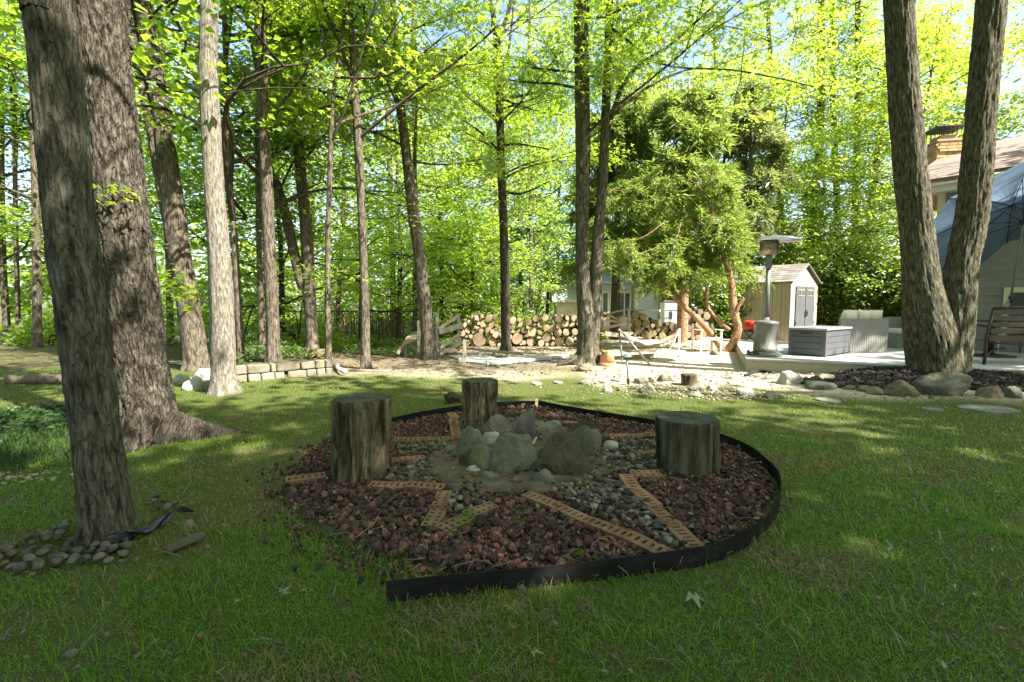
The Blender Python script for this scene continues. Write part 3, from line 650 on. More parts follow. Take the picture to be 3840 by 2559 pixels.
tree('maple_tree', 'pale straight trunk in full sun beside the low stone wall', [(842, 1475, 108), (838, 1380, 100), (836, 1300, 101), (826, 1000, 92), (804, 700, 82), (785, 300, 76), (784, 0, 71)],
     bark='bark_pale', hero=(.035, .22, .006), nseg=80, step=.035, flare=.42, flare_h=.12, seed=13, z0=5.2, nl=9, per=16, size=.105, kind='maple',
     extra=(([(800, 545), (770, 500), (740, 460), (700, 440)], 20, 10, .3), ([(790, 380), (745, 345), (690, 310), (640, 300)], 22, 9, .5), ([(745, 175), (720, 170), (695, 160)], 16, 12, -.2)))
tree('maple_tree', 'tall straight trunk rising behind the middle of the stone wall', [(1030, 1352, 60), (1026, 1330, 55), (1020, 1150, 53), (1008, 900, 49), (1000, 700, 50), (990, 500, 44), (984, 300, 43), (974, 0, 43)],
     zg=.22, bark='bark_mid', hero=(.04, .2, .006), nseg=40, step=.06, seed=17, z0=3.8, nl=18, per=26, size=.093, kind='maple', flare=.25)
tree('maple_tree', 'dark trunk splitting into stems above a stack of small logs', [(1176, 1318, 52), (1172, 1290, 46), (1160, 1100, 46), (1150, 900, 48), (1142, 800, 44), (1120, 560, 42), (1108, 360, 30), (1102, 0, 26)],
     zg=.15, nseg=28, step=.12, seed=19, z0=3.6, nl=18, per=26, size=.093, kind='maple', bark='bark_mid',
     stems=(([(1098, 480, 34), (1084, 300, 30), (1066, 120, 24), (1056, 0, 22)], 1.0), ([(1138, 1090, 40), (1105, 960, 42), (1070, 800, 40), (1034, 680, 36), (1005, 640, 30)], 0), ([(1128, 600, 40), (1075, 450, 32), (1040, 300, 26), (1010, 60, 20)], 1.0)))
tree('sapling_tree', 'slim grey trunk at the end of the stone wall', [(1236, 1402, 32), (1232, 1350, 27), (1229, 1100, 22), (1229, 900, 20), (1232, 800, 19), (1242, 500, 18), (1256, 300, 14), (1303, 0, 12)],
     H_=9, nseg=20, step=.1, seed=23, z0=4, nl=12, per=26, size=.093, kind='maple', Rc=2.2, bark='bark_mid', flare=.3, flare_h=.08, extra=(([(1245, 530), (1290, 420), (1340, 260), (1375, 120), (1410, 10)], 11, 6, -.6),))
tree('maple_tree', 'slender upright trunk rooted beside a timber lying on the lawn edge', [(1376, 1385, 42), (1372, 1340, 36), (1368, 1150, 34), (1360, 900, 31), (1354, 750, 31), (1341, 500, 33), (1328, 300, 27), (1312, 0, 21)],
     nseg=26, step=.1, seed=29, z0=4.2, nl=16, per=26, size=.093, kind='maple', Rc=2.8, bark='bark_mid', flare=.5, flare_h=.08)
tree('maple_tree', 'curved dark trunk against the collapsed timber frame', [(1612, 1348, 64), (1608, 1310, 54), (1592, 1130, 50), (1565, 900, 44), (1550, 800, 44), (1514, 500, 36), (1492, 300, 32), (1474, 0, 24)],
     nseg=30, step=.1, seed=31, z0=4, nl=16, per=26, size=.093, kind='maple', bark='bark_mid', flare=.55, flare_h=.12, extra=(([(1560, 760), (1556, 600), (1562, 400), (1570, 200)], 15, 7, .6),))
tree('maple_tree', 'lone trunk in front of the sunlit log pile', [(1900, 1316, 44), (1897, 1290, 38), (1895, 1200, 36), (1890, 900, 32), (1882, 700, 31), (1876, 500, 30), (1868, 250, 28), (1862, 130, 26), (1838, 0, 14)],
     nseg=28, step=.1, seed=37, z0=4.0, nl=20, per=26, size=.093, kind='maple', Rc=3.4, bark='bark_dark', flare=.5, flare_h=.1,
     stems=(([(1868, 150, 20), (1892, 90, 17), (1912, 20, 13)], .9),),
     extra=(([(1866, 455), (1800, 395), (1740, 350), (1700, 290)], 18, 7, .5, 5), ([(1885, 365), (1950, 362), (2015, 345), (2070, 330)], 13, 6, .6, 5), ([(1890, 545), (1940, 540), (2000, 550), (2060, 560)], 9, 5, .5, 5), ([(1895, 720), (1950, 728), (2010, 705), (2060, 680)], 11, 5, -.4, 5), ([(1880, 270), (1905, 200), (1920, 80), (1928, 0)], 11, 6, .3)))
tree('maple_tree', 'twin straight trunks joined low down beside the terracotta pot', [(2206, 1366, 96), (2206, 1330, 88), (2200, 1200, 72), (2188, 1060, 58), (2182, 900, 50), (2186, 600, 55), (2182, 300, 55), (2178, 0, 55)],
     bark='bark_brown', hero=(.035, .4, .012), nseg=60, step=.05, flare=.42, flare_h=.13, seed=41, z0=4.2, nl=20, per=26, size=.093, kind='maple', Rc=3.6, roots=4,
     stems=(([(2224, 1290, 52), (2232, 1120, 48), (2243, 900, 45), (2258, 700, 41), (2268, 500, 36), (2280, 200, 30), (2286, 0, 28)], 1.0),),
     extra=(([(2290, 450), (2330, 330), (2400, 240), (2500, 180), (2590, 100), (2680, 20)], 17, 7, -1.0, 16), ([(2280, 70), (2320, 35), (2400, 10), (2460, -30)], 16, 10, -.6), ([(2290, 105), (2340, 140), (2390, 185)], 12, 6, -.5, 14),
            ([(2430, 225), (2520, 250), (2620, 258), (2740, 262), (2900, 290), (3050, 325)], 8, 4, -1.2, 22), ([(2170, 1340), (2140, 1352), (2090, 1370)], 44, 10, -.25)))
tree('maple_tree', 'stout double trunk spread in a vee over black mulch by the deck', [(3512, 1412, 240), (3508, 1380, 228), (3488, 1260, 212), (3464, 1120, 172), (3448, 1000, 150), (3431, 800, 136), (3410, 600, 132), (3392, 400, 129), (3368, 0, 117), (3360, -100, 116)],
     zg=.09, bark='bark_brown', hero=(.04, .32, .017), nseg=104, step=.032, flare=.10, flare_h=.12, seed=43, z0=6.2, Rc=4, nl=18, per=10, size=.17, lump=.05, roots=6,
     stems=(([(3562, 1400, 165), (3568, 1300, 165), (3590, 1150, 150), (3606, 1000, 138), (3645, 800, 137), (3664, 600, 130), (3681, 400, 123), (3719, 0, 127), (3728, -100, 122)], 1.0),))
# trunks further off in the wood
FAR = [('pair of close trunks at the far side of the lawn', (30, 1285, 34, 0), ((8, 900), (0, 0)), 51), ('thin trunk at the far edge of the lawn', (72, 1292, 24, 0), ((60, 900), (50, 0)), 52),
       ('stocky trunk with a dark shrub beside it across the lawn', (140, 1305, 40, 0), ((136, 900), (120, 0)), 53),
       ('dark trunk close behind the pale sunlit trunk', (905, 1345, 30, .2), ((880, 900), (856, 600), (840, 0)), 54), ('dim trunk in the wood behind the stone wall', (985, 1322, 26, .2), ((972, 900), (960, 0)), 55),
       ('straight far trunk with a brown brush fence at its foot', (1480, 1262, 22, 0), ((1470, 900), (1440, 0)), 56), ('far pale trunk beyond the collapsed timber frame', (1556, 1275, 20, 0), ((1556, 800), (1550, 0)), 57),
       ('far dark trunk above the white gabled outbuilding', (1992, 1240, 16, 0), ((1990, 800), (1986, 300)), 58), ('slim trunk behind the twin straight trunks', (2320, 1225, 22, 0), ((2316, 700), (2318, 0)), 59),
       ('trunk clothed in ivy, tallest behind the shed', (3035, 1228, 40, 0), ((3050, 800), (3075, 500), (3080, 0)), 60), ('bare trunk between the ivied ones behind the shed', (3150, 1226, 30, 0), ((3140, 800), (3125, 400), (3120, 0)), 61),
       ('straight trunk behind the big glossy shrub', (3200, 1232, 34, 0), ((3205, 800), (3215, 500), (3218, 0)), 62), ('trunk leaning towards the house beyond the shrub', (3230, 1236, 32, 0), ((3265, 800), (3300, 500), (3330, 200)), 63),
       ('ivied trunk rising behind the patio heater', (2950, 1230, 26, 0), ((2935, 850), (2905, 500), (2890, 200)), 64), ('far trunk in the deep shade of the wood', (640, 1290, 30, .0), ((630, 900), (600, 0)), 65),
       ('straggly trunk between the tall wood trunks', (1130, 1270, 18, 0), ((1160, 700), (1170, 0)), 66), ('thin trunk with a lit side deep in the wood', (1260, 1275, 18, 0), ((1290, 700), (1300, 0)), 67)]
for i, (lab, (px, py, w, zg), up, sd) in enumerate(FAR):
    right = px > 2700
    tree('woodland_tree', lab, [(px, py, w)] + [(x, y, w * (.9 - .12 * j)) for j, (x, y) in enumerate(up)], zg=zg, H_=min(20, 1.2 + .66 * G(px, py, zg)[1] + 1.5), nseg=14, step=.5, seed=sd, z0=2.6 if not right else 3.0, nl=17 if right else 13, per=24, Rc=3.6,
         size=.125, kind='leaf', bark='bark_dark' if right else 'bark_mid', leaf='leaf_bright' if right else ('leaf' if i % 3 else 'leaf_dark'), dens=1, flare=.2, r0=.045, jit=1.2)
# young trees that fill the middle of the wood with leaves
UNDER = [('sapling with low boughs at the lawn\'s far corner', -7.6, 12.5, 7, 'leaf'), ('young maple behind the leaning double trunk', -5.9, 12.2, 7.5, 'leaf'),
         ('bushy young maple in the wood behind the wall', -4.6, 14.5, 8, 'leaf'), ('young maple with pale leaves beyond the dark split trunk', -3.7, 15.5, 8.5, 'leaf'), ('young maple spreading over the brush fence', -2.6, 17.5, 9, 'leaf'),
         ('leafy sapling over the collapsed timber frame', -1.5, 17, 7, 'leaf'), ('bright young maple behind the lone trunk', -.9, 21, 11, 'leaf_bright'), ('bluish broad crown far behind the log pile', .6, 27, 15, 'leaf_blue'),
         ('bluish tree above the white gabled outbuilding', 3.0, 31, 17, 'leaf_blue'), ('bluish tree seen between lone and twin trunks', 1.8, 25, 8, 'leaf_blue'), ('sunlit maple beside the drooping conifer', 8.0, 26, 14, 'leaf_bright'),
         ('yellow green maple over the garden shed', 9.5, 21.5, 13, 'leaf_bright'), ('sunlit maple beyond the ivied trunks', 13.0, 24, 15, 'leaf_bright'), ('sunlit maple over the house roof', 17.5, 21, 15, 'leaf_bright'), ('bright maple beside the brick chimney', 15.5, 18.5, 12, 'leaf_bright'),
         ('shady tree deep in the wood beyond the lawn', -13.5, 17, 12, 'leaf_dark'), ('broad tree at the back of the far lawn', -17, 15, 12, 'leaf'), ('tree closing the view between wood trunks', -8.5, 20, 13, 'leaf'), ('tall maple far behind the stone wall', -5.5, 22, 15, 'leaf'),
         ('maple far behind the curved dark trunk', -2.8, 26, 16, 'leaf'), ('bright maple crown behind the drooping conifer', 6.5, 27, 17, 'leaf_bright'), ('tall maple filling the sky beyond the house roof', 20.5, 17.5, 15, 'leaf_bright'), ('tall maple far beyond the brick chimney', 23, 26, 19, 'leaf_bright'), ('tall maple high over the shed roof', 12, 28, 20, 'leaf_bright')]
for i, (lab, x, y, h, lf) in enumerate(UNDER):
    rr = np.random.default_rng(900 + i); px, py = topx(np.array([[x, y, 0.0]])); w = (.09 + .012 * h) * F / y
    px, py = float(px[0]), float(py[0]); tx, ty = topx(np.array([[x + rr.normal(0, .3), y, h * .8]]))
    tree('young_tree', lab, [(px, py, w), (px + rr.normal(0, 12), (py + float(ty[0])) / 2, w * .7), (float(tx[0]), float(ty[0]), w * .35)], H_=h, nseg=10, step=.5, seed=100 + i, z0=1.0 if h < 10 else 1.6, nl=int(12 + .85 * h), per=24, Rc=1.6 + .17 * h,
         size=.10 if y < 16 else .14, kind='leaf', leaf=lf, bark='bark_dark', flare=.15, r0=.03, jit=1.0, rise=(.05, .5), keep=.3)
# trees outside the picture whose crowns shade the lawn
SHADE = [('tall maple shading the lawn, well away from the deck', 7.5, -4.5, 14), ('broad maple beside the deck corner shading the lawn', 12.5, -.5, 14), ('maple further back shading the fire pit', 4.5, -8.0, 15), ('maple at the corner of the house', 10, -7, 14),
         ('maple over the near lawn', 5.6, -1.0, 13), ('maple shading the wood edge by the oak', -2.5, -3.0, 14), ('maple on the near side of the furrowed oak', -6.5, 1.5, 13), ('tall maple shading the wood', 0.8, -6, 16), ('maple beyond the deck, over the house side', 15.5, 5.5, 13)]
for i, (lab, x, y, h) in enumerate(SHADE):
    rr = np.random.default_rng(700 + i); r = root('maple_tree', lab, 'tree', (x, y, 0))
    P = np.array([(0, 0, -.1, .22), (.1, .05, 3, .19), (.15, -.1, 7, .15), (.3, 0, h, .06)]); A = P
    T, C = limbs(lambda z: np.array([np.interp(z, A[:, 2], A[:, 0]), np.interp(z, A[:, 2], A[:, 1]), z]), 5.6, h, 4.4, 22, rr, (.1, .6), 5, .06)
    v, f, uv = joinq([trunk(P, 20, .3, None, 60 + i)] + T); obj('trunk', mesh('trunk', v, f, MAT['bark_mid'], True, uv), r)
    C = C + rr.normal(0, .4, C.shape); C = C[sunlit_filter(C + np.array([x, y, 0]), .66, rr, .02)]
    v, f = leaf_mesh(spread(C, 14, rr, (.42, .42, .15)), .27, rr, 'leaf'); obj('crown', mesh('crown', v, f, MAT['leaf']), r)
# the wood beyond, one mass; unseen arc behind the camera added to dim skylight
rng = np.random.default_rng(8)
n = 32000; a = rng.uniform(-math.pi, math.pi, n); d = rng.uniform(32, 46, n); z = rng.uniform(0, 1, n) ** 1.2 * np.where(np.abs(a) > 1, 14, np.where(a < -.15, 10, 9)) * np.clip(.45 + 1.1 * (n2(a * 9, d * .1, 1, 71) - .3), .3, 1.2)
k = z > 0; P = np.stack([np.sin(a) * d, np.cos(a) * d, z], 1)[k]
v, f = leaf_mesh(P, .70, rng, 'leaf', .7); tag(obj('far_woods', mesh('far_woods', v, f, MAT['leaf'])), 'far mass of woodland trees closing the view, its unseen rear half added', 'woods', kind='stuff')

# conifers: sprays of needles hanging from boughs
def conifer(name, label, base, boughs, trunks, leaf, bark, rng, per=28, hang=.55, size=.16, bw=.018):
    r = root(name, label, 'tree', base); off = np.array(base); L = [tubeq(spline(np.array(p), .15), np.linspace(w0, w1, len(spline(np.array(p), .15))), 12) for p, w0, w1 in trunks]
    C, DD = [], []
    for p0, p1 in boughs:
        p0, p1 = np.array(p0), np.array(p1); t = np.linspace(0, 1, 6)[:, None]; ln_ = np.linalg.norm(p1 - p0)
        P = p0 + (p1 - p0) * t - np.array([0, 0, 1]) * ln_ * .12 * np.sin(t * math.pi * .9); bt = tubeq(P, bw * .55 * (1 - .8 * t[:, 0]) + .003, 5)
        n = int(14 * ln_) + 5; u = rng.uniform(.15, 1.05, n)
        B = np.stack([np.interp(u, t[:, 0], P[:, c]) for c in range(3)], 1); nB = len(B); B = B[sunlit_filter(B, .3, rng, .05, YARD_LIT)]
        if len(B) < .35 * nB: B = B[:0]
        else: L.append(bt)
        d = (p1 - p0) / ln_; s = np.cross(d, [0, 0, 1.]); s /= np.linalg.norm(s) + 1e-9
        for b_ in B:                                   # a hanging twig set with needles
            td = d * rng.uniform(.2, .8) + s * rng.normal(0, .8) + np.array([0, 0, -1]) * rng.uniform(.1, 1.6) * hang; td /= np.linalg.norm(td); tl = rng.uniform(.25, .7)
            q = rng.random(per)[:, None]; C.append(b_ + td * tl * q - np.array([0, 0, 1]) * hang * .3 * q ** 2 * tl + rng.normal(0, .02, (per, 3))); DD.append(td + rng.normal(0, .45, (per, 3)))
    V, Fs, uv = joinq(L); obj('trunk', mesh('trunk', V - off, Fs, MAT[bark], True, uv), r)
    C, DD = np.concatenate(C), np.concatenate(DD); k = C[:, 2] > .3; v, f = leaf_mesh(C[k], size, rng, 'needle', .8, .2, DD[k]); obj('crown', mesh('crown', v - off, f, MAT[leaf]), r)
    return r
Yy = 12.3; b0 = D(2720, 1322, Yy); tk = []
for pts, w0, w1 in (([(2712, 1322, 0), (2707, 1308, 0), (2641, 1223, .1), (2541, 1128, .2), (2480, 1065, .3), (2400, 970, .3), (2350, 900, .3)], 26, 12), ([(2735, 1240, 0), (2690, 1195, .2), (2655, 1157, .3), (2651, 1082, .3), (2660, 980, .4)], 17, 10),
                   ([(2728, 1322, 0), (2748, 1290, 0), (2768, 1235, 0), (2752, 1165, 0), (2742, 1057, .1), (2700, 900, .2), (2660, 760, .3)], 32, 14), ([(2752, 1190, 0), (2768, 1150, -.1), (2790, 1120, -.1)], 18, 10)):
    tk.append(([list(D(x, y, Yy + dy)) for x, y, dy in pts], w0 * Yy / F / 2, w1 * Yy / F / 2))
bg_ = []
rng = np.random.default_rng(12)
for i in range(50):
    sx, sy = rng.uniform(2330, 2760), rng.uniform(620, 960); s = D(2560 + (sx - 2560) * .35, sy - 20, Yy + rng.uniform(-.2, .9)); e = D(sx + (sx - 2560) * .32, sy + rng.uniform(-30, 70), Yy + rng.uniform(-1.0, 1.4)); bg_.append((s, e))
for x, y in ((2300, 1010), (2350, 1050), (2420, 1060), (2480, 1030), (2560, 1040), (2620, 1020), (2700, 1010), (2790, 1010), (2270, 930), (2240, 880), (2330, 970), (2820, 1000)):
    bg_.append((D(2540 + (x - 2540) * .5, y - 130, Yy + .2), D(x, y, Yy + rng.uniform(-.7, .5))))
conifer('yew_tree', 'drooping conifer with crooked reddish stems in the sunny yard', tuple(b0 * np.array([1, 1, 0])), bg_, tk, 'yew', 'bark_red', rng)
for nm, lab, (px, py), Yc, hh, sd in (('spruce_tree', 'grey green spruce with pale drooping sprays behind the shed', (2790, 1235), 20.5, 10.5, 3), ('spruce_tree', 'straight spruce with a pale scaly trunk behind the drooping conifer', (2556, 1280), 15.3, 8.0, 4), ('spruce_tree', 'spruce close behind the twin straight trunks', (2305, 1240), 17.0, 9, 5)):
    rng = np.random.default_rng(sd); b0 = D(px, py, Yc); b0[2] = 0; bb = []
    for i in range(44):
        z = 2.6 + (hh - 2.6) * rng.random() ** .9 if sd != 4 else 3.2 + (hh - 3.2) * rng.random(); a = rng.random() * 6.28; l = (1 - z / (hh + 1.5)) * 2.4 + .3
        bb.append(((b0[0], b0[1], z), (b0[0] + math.cos(a) * l, b0[1] + math.sin(a) * l, z - .12 * l)))
    conifer(nm, lab, tuple(b0), bb, [([(b0[0], b0[1], -.1), (b0[0] + .03, b0[1], hh * .5), (b0[0], b0[1], hh)], .19, .03)], 'spruce' if sd == 3 else 'yew', 'bark_mid' if sd != 4 else 'bark_red', rng, per=20, hang=.7, size=.30, bw=.02)

# shrubs
def shrub(name, label, c, rad, leaf, n, size, rng, kind='leaf', stems=7):
    r = root(name, label, 'shrub', (c[0], c[1], 0)); L = []
    for i in range(stems):
        a = rng.random() * 6.28; e = np.array([math.cos(a) * rad[0] * .6, math.sin(a) * rad[1] * .6, rad[2] * rng.uniform(.9, 1.6)]); L.append(tubeq([np.zeros(3), e * .5 + np.array([0, 0, .1]), e], [.03, .02, .008], 5))
    v, f, uv = joinq(L); obj('stem', mesh('stem', v, f, MAT['bark_dark'], True, uv), r)
    q = rng.normal(size=(n // 12, 3)); q /= np.linalg.norm(q, axis=1)[:, None]; q *= (rng.uniform(.55, 1.0, len(q)) ** .5 * (.8 + .45 * fbm(q * 2.2 + c[0], 3, 3)))[:, None]; q[:, 2] = np.abs(q[:, 2]) if rad[2] < 1 else q[:, 2]
    P = np.repeat(q * np.array(rad), 12, 0) + rng.normal(0, .12, (len(q) * 12, 3)) + np.array([0, 0, rad[2] if rad[2] >= 1 else .05]); P = P[P[:, 2] > .03]
    v, f = leaf_mesh(P, size, rng, kind, .7); obj('crown', mesh('crown', v, f, MAT[leaf]), r)
rng = np.random.default_rng(20)
for lab, px, Ys, rad, lf, n, s in (('big glossy evergreen shrub directly behind the shed door', 3120, 18.5, (1.9, 1.3, 1.75), 'rhodo', 9000, .15), ('dark glossy shrub between the shed and the sofa', 3260, 17.5, (1.6, 1.2, 1.5), 'rhodo', 8000, .15), ('glossy shrub by the double trunk', 3420, 17, (1.7, 1.3, 1.45), 'rhodo', 7000, .15),
                                   ('green shrub filling the back of the shed', 2900, 20.5, (1.8, 1.2, 1.9), 'rhodo', 6000, .16), ('dark shrub across the lawn by the stocky trunk', 185, 14.5, (.9, .7, .75), 'leaf', 2500, .12), ('loose shrub before the white gabled outbuilding', 2130, 16.5, (1.3, .7, .62), 'leaf_bright', 2200, .10),
                                   ('shrub behind the sunlit log pile', 1980, 16, (1.4, .8, .85), 'leaf', 2800, .10), ('bright shrub beyond the collapsed frame', 1720, 17, (1.6, .9, 1.25), 'leaf', 4000, .11), ('low shrub on the bank behind the wall', 1120, 12.5, (1.3, .9, .7), 'leaf', 2200, .10),
                                   ('shrub in deep shade beyond the bank', 900, 13.5, (1.6, 1, 1.05), 'leaf', 2400, .12), ('shrub hiding the foot of the wood trunks', 560, 14.5, (1.7, 1, 1.0), 'leaf', 2400, .12), ('shrub beyond the brush fence', 1420, 18.5, (2.2, 1, 1.2), 'leaf', 4500, .12), ('sprawling shrub at the wood\'s edge beyond the lawn', 330, 16, (2.4, 1, 1.3), 'leaf', 4500, .13),
                                   ('dark shrub beside the third log stack', 2690, 17.5, (.9, .8, 1.3), 'rhodo', 3000, .15)):
    p = D(px, 1200, Ys); shrub('shrub', lab, (p[0], p[1]), rad, lf, n, s, rng)
# tall flower spikes by the log pile
for k, (px, py, Ys, lab) in enumerate(((1960, 1070, 14.6, 'tall yellow flower spike leaning over the log pile'), (2030, 1075, 14.8, 'tall yellow flower spike next to the white post'), (1930, 1120, 14.5, 'shorter yellow flowering stem at the log pile'))):
    t_ = D(px, py, Ys); r = root('flower_spike', lab, 'plant', (t_[0] - .25, Ys, 0)); e = np.array([.25, 0, t_[2]])
    v, f, uv = joinq([tubeq([np.zeros(3), e * .5 + np.array([-.05, 0, 0]), e], [.012, .01, .004], 5)]); obj('stem', mesh('stem', v, f, MAT['leaf'], True, uv), r)
    u = rng.uniform(.35, 1, 260)[:, None]; P = e * u + np.array([-.05, 0, 0]) * np.sin(u * math.pi) + rng.normal(0, .045, (260, 3)); v, f = leaf_mesh(P, .085, rng, 'leaf', .8); obj('leaves', mesh('leaves', v, f, MAT['leaf_bright']), r)
# ivy on the trunks behind the shed
for px0, py0, px1, py1, Yv, lab in ((3035, 1228, 3055, 700, 25.6, 'ivy climbing the tallest trunk behind the shed'), (2950, 1225, 2940, 880, 25.0, 'ivy on the trunk behind the patio heater'), (3235, 1230, 3262, 850, 23.6, 'ivy on the leaning trunk by the house'), (3200, 1230, 3205, 900, 24.6, 'ivy on the straight trunk behind the shrub')):
    a_, b_ = D(px0, py0, Yv), D(px1, py1, Yv); u = rng.random(2600)[:, None]; an = rng.random(2600) * 6.28; rr_ = .36 + .12 * rng.random(2600)
    P = a_ + (b_ - a_) * u + np.stack([np.cos(an) * rr_, np.sin(an) * rr_, rng.normal(0, .05, 2600)], 1); v, f = leaf_mesh(P, .17, rng, 'leaf', 1.2)
    tag(obj('climbing_ivy', mesh('climbing_ivy', v, f, MAT['ivy'])), lab, 'ivy')
# leafy twigs sprouting from trunks
for px, py, Ys, n, lab in ((395, 720, 3.9, 26, 'small leafy sprout on the furrowed oak trunk'), (625, 1060, 6.4, 70, 'leafy twig hanging beside the furrowed oak'), (690, 1110, 6.6, 60, 'leafy twig before the broken stub'), (1140, 1040, 9.6, 60, 'yellow leaves sprouting on the dark split trunk'), (1265, 1060, 8.2, 40, 'yellowish leaf spray beside the slim grey trunk')):
    p = D(px, py, Ys); r = root('leaf_sprout', lab, 'twig', tuple(p)); s_ = .006 * Ys / 1
    v, f, uv = joinq([tubeq([(0, .1, -.05), (0, 0, 0), (.06 * Ys / 3, -.02, .02)], [.006, .004, .002], 5)]); obj('stem', mesh('stem', v, f, MAT['bark_mid'], True, uv), r)
    P = rng.normal(0, 1, (n, 3)) * np.array([.035 * Ys, .08, .018 * Ys]); v, f = leaf_mesh(P, .07 if Ys < 5 else .10, rng, 'maple', .5); obj('leaves', mesh('leaves', v, f, MAT['leaf_bright']), r)
# ------------------------------------------------------------------ fire pit
rng = np.random.default_rng(77)
MAT['soil'] = M('pit_soil', [(.3, (.055, .045, .032)), (.5, (.10, .08, .058)), (.7, (.15, .13, .09))], 9, rough=.95, bump=.012, bscale=50, moss=(.06, .085, .015), moss_amt=.42)
LC = [(.034, .025, .024), (.072, .040, .034), (.058, .039, .037), (.11, .052, .041), (.046, .034, .033), (.15, .074, .054), (.085, .045, .039), (.19, .095, .065), (.040, .029, .028), (.095, .058, .05)]
PC = [(.06, .06, .044), (.10, .097, .075), (.08, .073, .055), (.16, .15, .115), (.04, .038, .03), (.12, .108, .08), (.07, .07, .052), (.21, .195, .155), (.09, .07, .052), (.055, .036, .028)]
MAT['lava'] = pick_mat('lava_rock', LC, True, .004, 170); MAT['lava_piece'] = pick_mat('lava_rock_piece', LC, False, .004, 170)
MAT['pebble'] = pick_mat('river_pebble', PC, True, .0005, 90, .75, .25); MAT['pebble_piece'] = pick_mat('river_pebble_piece', PC, False, .0005, 90, .75, .25)
MAT['brick'] = M('cored_brick', [(.3, (.15, .085, .05)), (.55, (.23, .13, .078)), (.75, (.30, .18, .115))], 9, rough=.9, bump=.002, bscale=90, orand=.22)
MAT['brick_moss'] = M('mossy_brick', [(.3, (.12, .08, .052)), (.55, (.18, .11, .072)), (.75, (.24, .15, .10))], 9, rough=.9, bump=.004, bscale=60, moss=(.085, .115, .018), moss_amt=.56)
MAT['edging'] = M('black_edging', [(.35, (.008, .008, .009)), (.6, (.017, .017, .017)), (.78, (.055, .05, .044))], 7, (1, 1, 3), rough=.8, bump=.001, bscale=60, spec=.08)
MAT['moss'] = M('moss', [(.3, (.05, .08, .012)), (.6, (.10, .14, .02)), (.8, (.17, .20, .035))], 30, rough=1, bump=.01, bscale=120, spec=.05)
def stonemat(name, a, b_, c, moss=None, amt=.5, sc=3.5): return M(name, [(.3, a), (.5, b_), (.72, c)], sc, rough=.9, bump=.03, bscale=11, moss=moss, moss_amt=amt, spec=.2)
MAT['st_grey'] = stonemat('grey_stone', (.08, .078, .064), (.135, .131, .108), (.21, .205, .175), (.075, .085, .04), .42)
MAT['st_moss'] = stonemat('mossy_stone', (.10, .103, .076), (.155, .158, .12), (.235, .235, .185), (.075, .09, .034), .50)
MAT['st_dark'] = stonemat('dark_stone', (.032, .028, .018), (.06, .053, .033), (.10, .088, .056), (.055, .06, .02), .44)
MAT['st_tan'] = stonemat('tan_stone', (.13, .12, .09), (.20, .185, .142), (.28, .26, .20), (.085, .10, .045), .42)
MAT['st_white'] = stonemat('whitish_stone', (.24, .24, .21), (.34, .34, .30), (.45, .44, .40))
MAT['st_brown'] = stonemat('brown_stone', (.12, .095, .065), (.19, .15, .105), (.27, .22, .16), (.08, .095, .04), .40)
STONE_N = [0]
def boulder(label, box, mat, group=None, name='boulder', depth=.8, seed=None, cuts=13, soft=.0, sharp=60, z=0.0, sub=3, sink=.10, rz=None, rough=.05, dy=0.0, taper=.15, wide=1.1, tall=1.04):
    """box: pixel outline x0,y0,x1,y1; the lower edge is where the stone meets the ground"""
    STONE_N[0] += 1; seed = seed or 300 + STONE_N[0]; x0, y0, x1, y1 = box
    b = G((x0 + x1) / 2, y1, z); b[1] += dy; w = (x1 - x0) * b[1] / F; dpt = w * depth; yc = b[1] + dpt * .42
    w = wide * (x1 - x0) * yc / F / math.sqrt(1 + (depth * ((x0 + x1) / 2 - W / 2) / F) ** 2); xc = ((x0 + x1) / 2 - W / 2) / F * yc
    top = (D((x0 + x1) / 2, y0, yc)[2] - z) * tall; top = max(top, .02)
    P, Fs = rock(seed, sub, cuts, soft, rough, sharp)
    P[:, :2] *= (1 - taper * np.clip(P[:, 2:3] + .05, -.05, .6)); P = P * np.array([w, dpt, top * 1.55]); P[:, 2] += top * .225
    o = obj(name, mesh(name, P, Fs, MAT[mat], True), None, (xc, yc, z), 0)
    return tag(o, label, 'stone', group)
g6 = lambda x0, y0, x1, y1: (1600 + x0 * .3825, 1450 + y0 * .3825, 1600 + x1 * .3825, 1450 + y1 * .3825)
RS = 'stones ringing the fire pit'
